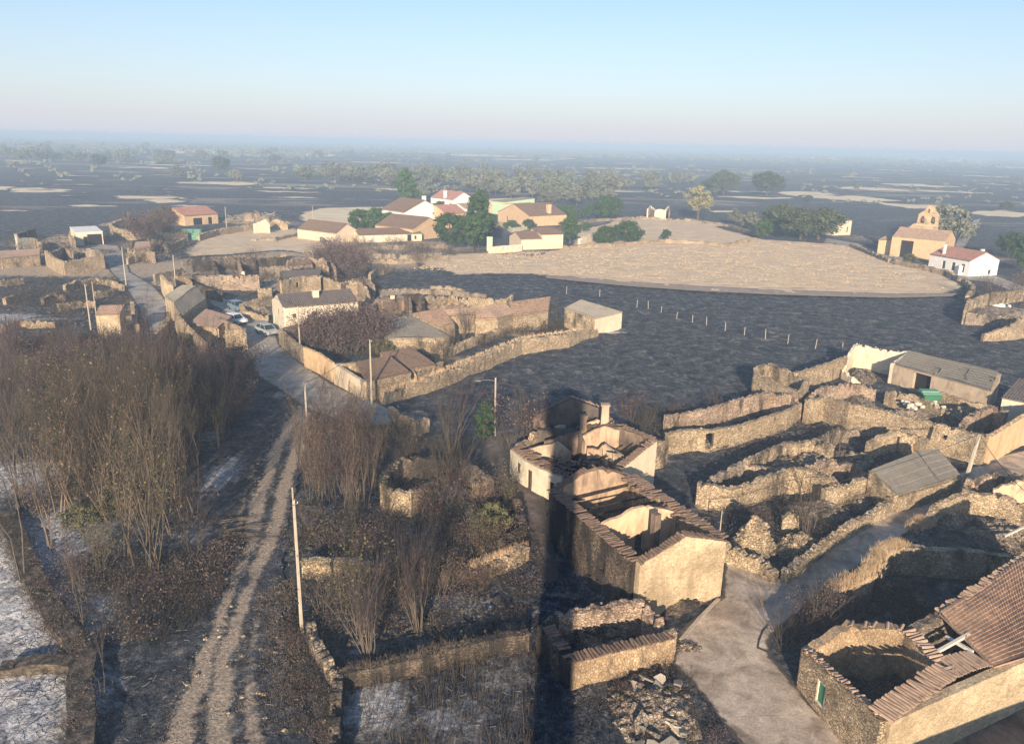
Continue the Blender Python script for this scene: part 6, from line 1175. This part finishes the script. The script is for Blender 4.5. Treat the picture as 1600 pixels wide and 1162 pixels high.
# middle thicket right of the dirt track
for (x, y) in scatter([(490, 690), (560, 690), (600, 720), (590, 760), (570, 800), (500, 800), (468, 780), (472, 720)], 54, .9): put(random.choice((tall[1], tall[4], tall[0], tall[4])), (x, y), 'thin reddish bare sapling in the thicket right of the dirt track', 'tree', 'saplings right of the dirt track', random.uniform(.34, .58))
for (x, y) in scatter([(500, 690), (640, 690), (650, 720), (600, 760), (480, 800)], 14, 1.6): put(random.choice(shrub), (x, y), 'bare shrub between the dirt track and the overgrown ruin', 'shrub', 'shrubs right of the dirt track', random.uniform(.6, 1.0))
for (px, py, pr, s, cat, lb) in [(706, 708, fan, 1.45, 'shrub', 'large fan shaped bare shrub above the overgrown ruin'), (640, 715, shrub[1], 1.1, 'shrub', 'brown leaved shrub left of the fan shaped one'), (756, 692, cyp, 1.1, 'tree', 'small pointed green cypress left of the lamp pole'), (800, 694, shrub[3], 1.7, 'shrub', 'reddish bare shrub between lamp pole and cream house'), (828, 690, shrub[0], 1.4, 'shrub', 'grey bare shrub against the back of the cream house'), (790, 700, shrub[1], .6, 'shrub', 'low tan shrub at the foot of the lamp pole'), (575, 702, shrub[2], .7, 'shrub', 'olive tinted shrub in the middle thicket'), (760, 660, shrub[0], .8, 'shrub', 'bare shrub behind the cypress'),
        (690, 795, shrub[0], 1.6, 'shrub', 'bare grey shrub filling the overgrown ruin'), (722, 775, shrub[0], 1.5, 'shrub', 'second bare shrub inside the overgrown ruin'), (735, 800, shrub[3], 1.1, 'shrub', 'bare shrub at the lower right of the overgrown ruin'), (668, 810, shrub[3], .9, 'shrub', 'bare shrub below the front of the overgrown ruin'), (770, 835, obush, .75, 'bush', 'spreading yellow green bush beside the lane'), (795, 790, shrub[2], .8, 'shrub', 'rusty green shrub against the lane wall'), (745, 850, shrub[2], .7, 'shrub', 'olive shrub below the yellow green bush'),
        (655, 985, fan, 1.05, 'shrub', 'spreading bare tree in the middle of the ash covered plot'), (578, 1030, fan, 1.1, 'shrub', 'upright bare tree at the lower end of the ash covered plot'), (565, 990, shrub[2], 1.3, 'shrub', 'thin green sapling growing up through the bare branches'), (505, 955, shrub[0], .95, 'shrub', 'bare bush just right of the nearest pole'), (540, 935, shrub[3], .8, 'shrub', 'small bare bush below the bright short wall'), (610, 940, shrub[1], 1.1, 'shrub', 'bare bush with brown leaves below the hidden wall'), (690, 925, shrub[1], .9, 'shrub', 'scorched bush right of the spreading bare tree'),
        (1262, 1004, shrub[0], 1.0, 'shrub', 'charred bush at the left corner of the lower right house'), (1225, 1016, shrub[0], .7, 'shrub', 'small charred bush beside the bent pipe'), (1290, 990, purple, .6, 'shrub', 'charred tangle behind the street side rubble wall'), (1265, 840, shrub[0], 1.5, 'shrub', 'bare bush standing among the broken walls by the street'), (1240, 820, shrub[1], .6, 'shrub', 'short bush left of the bare bush among broken walls'), (1308, 716, shrub[0], 1.1, 'shrub', 'grey burnt bush between the stone pens'), (1205, 815, brush, .9, 'shrub', 'low brush in front of the squared pen'),
        (1010, 665, shrub[0], .9, 'shrub', 'bare bush behind the chimney of the cream house'), (985, 655, shrub[3], .9, 'shrub', 'bare bush right of the pale chimneys'), (1120, 655, shrub[0], .9, 'shrub', 'fan of bare branches on the ochre terrace'), (1145, 648, brush, 1.3, 'shrub', 'low tangle right of the bare fan on the terrace'), (1035, 680, brush, 1.1, 'shrub', 'low dark tangle at the corner of the triangular wall'), (1230, 700, brushd, 1.0, 'shrub', 'dry tangle in the alley of the pens')]:
    put(pr, at(px, py), lb, cat, None, s)
for (x, y) in scatter([(600, 850), (800, 850), (820, 870), (720, 960), (560, 960), (540, 900)], 22, 1.1): put(random.choice((brush, shrub[1], shrub[1], shrub[3])), (x, y), 'scorched brown shrub on the ash covered plot', 'shrub', 'shrubs of the ash covered plot', random.uniform(.35, .75))
for (x, y) in scatter([(480, 800), (800, 780), (820, 850), (600, 860), (470, 860)], 16, 1.3): put(random.choice((brush, shrub[1], shrub[2])), (x, y), 'scorched shrub below the overgrown ruin', 'shrub', 'shrubs below the overgrown ruin', random.uniform(.4, .8))

BR_L = []
for poly, n_, md, lb, gp, s0, s1 in [([(90, 880), (330, 870), (400, 800), (380, 880), (330, 950), (270, 990), (160, 1010), (110, 980)], 60, .85, 'low burnt brush in the black gully between ash field and track', 'gully brush', .5, 1.3),
        ([(460, 800), (820, 780), (825, 850), (720, 890), (470, 870)], 70, .85, 'low scorched brush between the overgrown ruin and the short walls', 'brush above the short walls', .6, 1.4),
        ([(470, 890), (820, 870), (830, 970), (700, 1000), (540, 1030), (480, 970)], 60, .95, 'low scorched brush over the ash of the middle plot', 'brush of the middle plot', .5, 1.2),
        ([(440, 980), (480, 980), (520, 1060), (520, 1162), (470, 1162)], 26, .7, 'low brush along the verge right of the track', 'verge brush', .4, .9),
        ([(8, 800), (36, 850), (60, 905), (92, 955), (130, 1010), (128, 1162), (110, 1162), (104, 1020), (60, 960), (30, 910), (0, 840)], 60, .55, 'low brush tufts on the bank beside the ash field', 'bank brush', .4, .9),
        ([(640, 690), (760, 690), (800, 770), (770, 840), (640, 830), (600, 760)], 36, 1.0, 'low tangle of brush round the overgrown ruin', 'brush round the overgrown ruin', .7, 1.3),
        ([(1130, 800), (1220, 800), (1300, 790), (1340, 780), (1290, 850), (1225, 885), (1160, 850)], 26, .9, 'low brush among the broken walls by the street', 'brush by the street walls', .6, 1.2),
        ([(1300, 930), (1330, 915), (1420, 925), (1440, 960), (1330, 970), (1220, 1010)], 26, .8, 'charred brush in the shaded yard behind the corner house', 'shaded yard brush', .6, 1.2),
        ([(940, 1050), (1100, 1030), (1140, 1130), (1120, 1162), (930, 1162)], 24, .7, 'low brush round the slab heap', 'slab heap brush', .4, .9),
        ([(980, 650), (1060, 640), (1100, 640), (1060, 670), (1000, 690)], 16, 1.2, 'bare brush along the field side of the cream house', 'field side brush', .8, 1.4),
        ([(470, 560), (560, 560), (610, 540), (700, 560), (720, 575), (600, 556)], 20, 1.2, 'low brush in the yards of the middle block', 'middle block brush', .8, 1.6), ([(740, 540), (900, 512), (900, 505), (800, 512), (720, 545)], 20, 1.3, 'low brush between the inner garden wall and boundary wall', 'garden strip brush', .8, 1.6),
        ([(300, 410), (560, 410), (590, 470), (440, 440), (320, 450)], 46, 2.5, 'low burnt brush among the ruins below the paddock', 'brush among the ruins', 1.2, 2.6), ([(20, 370), (160, 370), (280, 360), (280, 400), (200, 420), (40, 410)], 30, 4, 'low brush around the far left farm buildings', 'far left farm brush', 1.5, 3.5), ([(0, 440), (200, 440), (200, 500), (0, 520)], 40, 2.2, 'low brush on the black yards at the left', 'black yard brush', 1.0, 2.0), ([(480, 372), (620, 380), (760, 396), (700, 400), (560, 400)], 26, 3, 'small dark shrub along the tan slope walls', 'tan slope shrubs', 1.3, 2.8)]:
    for (x, y) in scatter(poly, n_, md): BR_L.append((random.choice((brush, brushd, brushg)), (x, y), lb, gp, random.uniform(s0, s1)))
BR_L.sort(key=lambda e: -e[4]/e[1][1])
for e in BR_L[:262]: put(e[0], e[1], e[2], 'brush', e[3], e[4])
bv, bf, bn = [], [], 0
for (pr, (x, y), lb, gp, s) in BR_L[262:]:
    rz = random.random()*6.28; ca, sa = cos(rz)*s, sin(rz)*s
    for ch_ in pr.children:
        me_s = ch_.data; co = np.empty(len(me_s.vertices)*3); me_s.vertices.foreach_get('co', co); co = co.reshape(-1, 3)
        bv.append(np.stack([co[:, 0]*ca-co[:, 1]*sa+x, co[:, 0]*sa+co[:, 1]*ca+y, co[:, 2]*s], 1)); li = np.empty(len(me_s.loops), np.int32); me_s.loops.foreach_get('vertex_index', li)
        if len(li) == 4*len(me_s.polygons): bf.append(li.reshape(-1, 4)+bn)
        bn += len(co)
tag(fastmesh('ground_brush', np.concatenate(bv), np.concatenate(bf), M['twig'], smooth=False), 'smallest tufts of burnt brush over the yards', None, None, 'stuff')
# middle block
for (px, py, pr, s, cat, lb) in [(505, 556, purple, 1.25, 'tree', 'left half of the dense purplish bare tree by the cream house'), (548, 552, purple, 1.4, 'tree', 'broad purplish bare tree in front of the cream house'), (585, 548, purple, 1.2, 'tree', 'right part of the purplish bare trees by the flat roof'), (526, 552, purple, 1.35, 'tree', 'inner purplish bare tree behind the street wall'), (566, 546, purple, 1.5, 'tree', 'tallest purplish bare tree of the clump by the cream house'), (490, 548, purple, 1.0, 'tree', 'low purplish tree nearest the cream house corner'), (598, 556, obush, .8, 'bush', 'olive bush at the foot of the purplish trees'), (725, 528, fan, .8, 'shrub', 'dark green grey shrub in front of the faded tiled roofs'), (690, 562, shrub[0], 1.0, 'shrub', 'bare shrub behind the tiled lean-to'), (668, 558, shrub[1], 1.0, 'shrub', 'brown shrub in the yard below the olive grey roof'), (710, 552, shrub[0], .9, 'shrub', 'bare shrub beside the long boundary wall'), (815, 506, shrub[0], 1.0, 'shrub', 'dark bare shrub under the long reddish roof'), (845, 502, shrub[3], 1.0, 'shrub', 'bare shrub at the right end of the zigzag roofs'), (870, 500, shrub[0], .9, 'shrub', 'bare shrub between zigzag roofs and isolated barn'),
        (895, 506, shrub[0], .8, 'shrub', 'bare shrub at the isolated barn front'), (760, 540, brush, 1.5, 'shrub', 'low brush along the inner garden wall'), (690, 530, obush, .6, 'bush', 'small olive bush beside the flat roof'), (535, 425, purple, 1.5, 'tree', 'large purplish grey bare tree at the corner of the paddock'), (510, 420, purple, 1.2, 'tree', 'purplish bare tree left of the large one at the paddock corner'), (560, 440, purple, 1.5, 'tree', 'bare tree at the corner of the black field'), (555, 412, shrub[3], 1.8, 'shrub', 'grey shrub above the black field corner'), (400, 420, shrub[3], 1.5, 'shrub', 'dark shrub among the burnt ruins below the paddock'), (655, 415, shrub[3], 1.4, 'shrub', 'purple grey shrub on the tan slope'),
        (1570, 480, shrub[3], 1.8, 'shrub', 'bare grey shrub over the field corner ruin'), (1540, 470, shrub[0], 1.7, 'shrub', 'second bare shrub at the field corner ruin'), (1595, 468, shrub[3], 1.6, 'shrub', 'brown shrub at the right edge by the corner ruin'), (230, 384, purple, 2.0, 'tree', 'grey bare tree between the west road and the stone yard'), (262, 372, purple, 1.6, 'tree', 'smaller grey bare tree right of the west road'), (255, 352, obush, 2.2, 'bush', 'dark bush in front of the half red roofed house'), (1400, 410, brush, 2.5, 'shrub', 'low dark hedge in front of the church'), (1420, 414, obush, 1.0, 'bush', 'dark rounded bush below the church wall')]:
    put(pr, at(px, py), lb, cat, None, s)
# trees round the upper village
for (px, py, pr, s, lb) in [(747, 388, gtall, 1.0, 'tallest bright green tree in front of the upper village'), (738, 392, gtree, 1.15, 'green tree at the lower left of the tallest one'), (702, 390, gtree, 1.1, 'rounded green tree left of the tallest one'), (760, 376, gtree, .8, 'green tree partly behind the tallest one'), (634, 323, gtall, 1.15, 'dark tall conifer behind the large white house'), (650, 322, gtree, .8, 'smaller green tree right of the tall conifer'), (687, 338, gtree, .75, 'yellow green tree between the white houses'), (562, 366, gtree, .85, 'left one of three dark bushes behind the long shed'), (586, 366, gtree, .9, 'middle one of three dark bushes behind the long shed'), (609, 364, gtree, .75, 'right one of three dark bushes behind the long shed'), (800, 360, gwide, .55, 'dark green hedge tree before the pink chimney house'), (826, 358, gwide, .5, 'small dark green tree before the pink chimney house'), (885, 346, gwide, 1.0, 'green tree right of the pink chimney house'), (948, 342, gwide, 1.25, 'wide dark green tree at the top of the meadow'), (915, 342, gtree, .6, 'small tree between two wider ones at the meadow top'), (890, 380, gtree, .85, 'leafy green tree beside the joined barns'), (916, 363, gtree, .4, 'small round green bush inside the garden wall'), (945, 380, gwide, .8, 'left part of the big green bush clump on the meadow'), (980, 378, gwide, 1.0, 'right part of the big green bush clump on the meadow'), (1040, 376, gtree, .42, 'small green tree with long shadow on the meadow'),
        (1192, 375, gtree, .75, 'green tree at the right part of the upper meadow'), (1198, 306, oak, 1.7, 'big round holm oak on the black plain right of centre'), (1130, 304, oak, 1.5, 'broad holm oak left of the big round one'), (1108, 300, oak, .9, 'holm oak behind the pale tree'), (1216, 364, oak, 1.1, 'holm oak at the left of the group before the chapel'), (1250, 374, oak, 1.15, 'holm oak in the middle of the group before the chapel'), (1278, 374, oak, 1.25, 'largest dark holm oak just left of the chapel'), (1170, 360, dull, .9, 'greyish tree at the rim of the meadow'), (1148, 352, dull, .8, 'grey shrubby tree right of the pale tree'), (1090, 342, pale, 1.0, 'tall pale yellowish tree above the meadow'), (1120, 304, dull, .8, 'pale round tree behind the pale yellowish one'), (1263, 316, oak, .45, 'small lone oak on the tan strip'), (1480, 385, dull, 1.6, 'pale grey tree clump behind the church'), (1458, 372, dull, 1.3, 'grey leafless clump right of the bell gable'), (1575, 402, gtree, .85, 'green tree at the right edge beyond the white house'), (1598, 425, gtree, 1.0, 'dark green tree cut by the right edge'), (1572, 330, oak, .6, 'small round oak at the right on the tan strip'), (1510, 378, dull, .6, 'low grey tree by the country road'),
        (155, 262, oak, 1.3, 'lone spreading holm oak on the far left plain'), (277, 278, dull, 1.1, 'pale lone tree on the left plain'), (346, 270, oak, 1.35, 'clump of oaks on the left plain right of the pale tree'), (430, 255, oak, 1.1, 'round oak between two pale strips')]:
    put(pr, at(px, py), lb, 'tree', None, s)
# holm oaks over the plain
G = 'holm oaks scattered over the burnt plain'; LBL = 'distant holm oak scattered with many others over the burnt plain'
spots = []
for nm_, lf_ in (('pa', 'lf_dull'), ('pb', 'lf_dull')): far.append(crown_tree('holm_oak', 7.5, 5.8, 3.6, 26, 600, .62, lf_, trunk=.45, z0=4.2, single=True))
def band(x0, x1, y0, y1, n, s0=.9, s1=1.3):
    for _ in range(n): spots.append((random.uniform(x0, x1), random.uniform(y0, y1), random.uniform(s0, s1)))
band(470, 620, 276, 288, 26, .9, 1.4); band(600, 760, 272, 296, 26, .9, 1.4); band(740, 960, 280, 312, 56, .9, 1.4); band(950, 1080, 278, 296, 18, .8, 1.2); band(0, 130, 254, 262, 14, 1, 1.6); band(160, 330, 250, 262, 20, 1, 1.5); band(0, 500, 238, 252, 40, 1, 1.7); band(500, 1000, 244, 262, 14, .8, 1.2); band(1150, 1600, 256, 300, 8, .6, .9); band(640, 740, 300, 312, 6, .7, 1.0); band(850, 960, 310, 322, 8, .7, .9); band(340, 480, 262, 300, 6, .6, 1)
for (x, y, s) in spots: put(random.choice(far), at(x, y+.022*(x-800)*.4), LBL, 'tree', G, s)
# far woods at the rim of the plain: one mass
mb = MB()
for _ in range(4600):
    x = random.uniform(-60, 1660); hy = 222+.022*(x-800); t = random.random()
    y = hy+4+(t**1.6)*(32 if x < 520 else 21)
    if random.random() > .25+.75*NZ.noise(V((x*.012, y*.10, 2)))+.4: continue
    q = P(x, y); s = random.uniform(4, 8.5)
    for k in range(7):
        a = random.random()*6.28; r = s*random.random(); c = (q.x+cos(a)*r, q.y+sin(a)*r, s*.5+random.random()*s*.5); mb.rock(c, s*random.uniform(.3, .55), .9)
for _ in range(900):
    x = random.uniform(-40, 1640); hy = 222+.022*(x-800); y = hy+18+(random.random()**1.3)*66; q = P(x, y); s = random.uniform(1.8, 4)*(1 if y < 280 else .6)
    if NZ.noise(V((x*.01, y*.06, 7))) < -.05: continue
    for k in range(5): a = random.random()*6.28; mb.rock((q.x+cos(a)*s*.7, q.y+sin(a)*s*.7, s*random.uniform(.35, .9)), s*random.uniform(.4, .6), .9)
tag(mb.build('distant_woodland', 'lf_dull'), 'far off woodland belt along the horizon', None, None, 'stuff')
# dry stalks on the lower garden plot, and straw tufts
def stalks(name, spots, h, mat, label, n=3, r=.012, lean=.15):
    vs = []; fs = []
    for (x, y, z) in spots:
        for _ in range(n):
            a = random.random()*6.28; hh = h*random.uniform(.4, 1.1); l = lean*random.gauss(0, 1); x2 = x+random.gauss(0, .06); y2 = y+random.gauss(0, .06); tx, ty = x2+cos(a)*l*hh, y2+sin(a)*l*hh; k = len(vs)
            vs += [(x2-r, y2, z), (x2+r, y2, z), (x2, y2+r*1.6, z), (tx, ty, z+hh)]; fs += [(k, k+1, k+3), (k+1, k+2, k+3), (k+2, k, k+3)]
    return tag(link(name, vs, fs, mat), label, None, None, 'stuff')
sp = [(x, y, -.1) for x, y in ((lambda L: L)(scatter([(560, 1060), (700, 1030), (830, 1010), (880, 1100), (900, 1200), (560, 1200)], 640, .13)))]
stalks('dry_stalks', sp, 1.2, 'twig', 'dry upright stalks on the lower garden plot', 3, .009, .28)
def along(pts, z, n, wd=.35): 
    ww = [V(p) for p in T([(a, b) for a, b in pts], z)]; out = []
    for _ in range(n):
        i = random.randrange(len(ww)-1); q = ww[i].lerp(ww[i+1], random.random()); out.append((q.x+random.gauss(0, wd*.5), q.y+random.gauss(0, wd*.5), z-.08))
    return out
stalks('orange_grass', along([(1304, 918), (1330, 906), (1357, 896), (1366, 876), (1386, 853), (1410, 850)], 1.9, 800, .6)+along([(1425, 826), (1440, 815), (1448, 812)], .6, 260, .7), .5, 'lf_straw', 'orange straw on the curved yard wall and beside the street', 6, .016, .35)
stalks('wall_grass', along([(536, 1046), (640, 1026), (700, 1008), (826, 984)], 1.0, 330, .6)+along([(480, 880), (560, 880)], 1.1, 60), .32, 'lf_dead', 'brown dead grass on the low burnt wall', 4, .010, .5)
stalks('wall_grass', along([(732, 884), (822, 850)], .9, 160)+along([(597, 612), (665, 590), (730, 562), (813, 528), (905, 515)], 1.5, 500, .6), .45, 'lf_straw', 'pale dead grass tufts on the boundary walls', 5, .016, .35)
# tufts of grass on the meadows and verges
sp = [(x, y, 0) for x, y in scatter([(660, 412), (1480, 440), (1440, 415), (1300, 382), (1190, 376), (900, 392)], 2200, 1.0)] if False else []
rr = np.random.RandomState(5)
def field_spots(poly, n, road=True):
    wp = [tuple(P(x, y))[:2] for x, y in poly]; X = rr.uniform(min(p[0] for p in wp), max(p[0] for p in wp), n*3); Y = rr.uniform(min(p[1] for p in wp), max(p[1] for p in wp), n*3); k = np_in(wp, X, Y) & (fbm(X*.3, Y*.3, 4) > -.14)
    if road: k &= off_road(X, Y)
    return [(x, y, -.02) for x, y in zip(X[k][:n], Y[k][:n])]
stalks('meadow_grass', field_spots([(640, 420), (720, 426), (850, 428), (1080, 444), (1300, 455), (1490, 455), (1432, 415), (1330, 384), (1190, 376), (900, 392), (764, 397)], 7000), .4, 'lf_straw', 'clumps of dry grass over the large meadow', 3, .09, .5)
stalks('burnt_stubble', field_spots([(480, 1160), (250, 1160), (330, 960), (460, 900)], 2500), .16, 'twig', 'short burnt stubble on the black field', 3, .03, .6)
vs_ = [(x, y, z) for (x, y, z) in field_spots([(480, 640), (440, 700), (400, 800), (360, 900), (440, 900), (520, 1160), (240, 1160), (330, 960), (370, 800), (430, 660)], 5200, False)]
mb = MB()
for (x, y, z) in vs_[::3]: mb.rock((x, y, .03), random.uniform(.025, .07) if random.random() < .95 else .2)
tag(mb.build('loose_stones', 'stone_d'), 'gravel stones strewn over the dirt track', None, None, 'stuff')
mb = MB()
for poly, n in (([(1090, 690), (1250, 660), (1400, 680), (1390, 760), (1210, 900), (1130, 850)], 700), ([(540, 900), (720, 900), (830, 960), (700, 1010), (540, 1040)], 500), ([(1210, 960), (1400, 850), (1600, 820), (1600, 900), (1300, 1000)], 500), ([(480, 800), (780, 780), (800, 840), (480, 860)], 300), ([(0, 440), (200, 440), (200, 520), (0, 520)], 500), ([(300, 400), (560, 400), (600, 480), (300, 460)], 900)):
    for (x, y, z) in field_spots(poly, n): mb.rock((x, y, .04), random.uniform(.05, .2)*(1.6 if y > 110 else 1))
tag(mb.build('loose_stones', 'stone_c'), 'scattered stones and clinker on the burnt yards', None, None, 'stuff')

def litter(name, poly, n_, r, mat, label, L0=.15, L1=.7):
    vs = []; fs = []
    for (x, y, z) in field_spots(poly, n_):
        a = random.random()*6.28; L = random.uniform(L0, L1); tx, ty, tz = cos(a)*L/2, sin(a)*L/2, random.gauss(0, .06); k = len(vs); z = .03+random.random()*.08
        nx, ny = -sin(a)*r, cos(a)*r
        for s in (-1, 1): vs += [(x+s*tx+nx, y+s*ty+ny, z+s*tz), (x+s*tx-nx, y+s*ty-ny, z+s*tz), (x+s*tx, y+s*ty, z+s*tz+r*1.6)]
        fs += [(k, k+1, k+4, k+3), (k+1, k+2, k+5, k+4), (k+2, k, k+3, k+5), (k, k+2, k+1), (k+3, k+4, k+5)]
    return tag(link(name, vs, fs, mat), label, None, None, 'stuff')
near_all = [(0, 700), (400, 640), (640, 660), (800, 700), (850, 900), (1050, 1000), (1150, 1162), (0, 1162)]
litter('burnt_litter', near_all, 9000, .014, 'char', 'charred sticks littering the foreground')
litter('pale_litter', near_all, 1800, .007, 'oldwood', 'pale burnt sticks and straw lying in the foreground', .1, .45)
litter('burnt_litter', [(1030, 690), (1260, 640), (1600, 730), (1600, 900), (1300, 1010), (1210, 960), (1300, 850), (1210, 900), (1120, 850)], 3000, .018, 'wood', 'grey sticks littering the ruined yards')
# fallen burnt stems lying by the track
for k, (px, py, a) in enumerate([(372, 818, .1), (385, 830, .25), (378, 842, -.1), (360, 850, .3), (395, 850, .05)]):
    q = P(px, py); mb = MB(); L = random.uniform(1.6, 2.4)
    for j in range(6): a2 = a+random.gauss(0, .15); mb.tube([q+V((-cos(a2)*L, -sin(a2)*L+j*.1, .1)), q+V((0, j*.1, .35)), q+V((cos(a2)*L, sin(a2)*L+j*.14, .25))], [.03, .022, .006], 3, False)
    tag(mb.build('fallen_branches', 'twig'), 'bundle of fallen burnt stems beside the dirt track', 'branches', 'fallen burnt stems beside the track')
# ================================================================ haze: smoky air over the plain
hm = bpy.data.materials.new('smoky_air'); hm.use_nodes = True; n = hm.node_tree.nodes; n.clear(); o_ = n.new('ShaderNodeOutputMaterial'); pv = n.new('ShaderNodeVolumePrincipled')
pv.inputs['Color'].default_value = (.525, .72, .955, 1); pv.inputs['Density'].default_value = HAZE; pv.inputs['Anisotropy'].default_value = -.12; hm.node_tree.links.new(pv.outputs[0], o_.inputs['Volume'])
M['haze'] = hm; mb = MB(); mb.box((0, 7950, 14.5), 24400, 16600, 34); tag(mb.build('haze', 'haze'), 'smoky blue air over the plain', None, None, 'stuff')
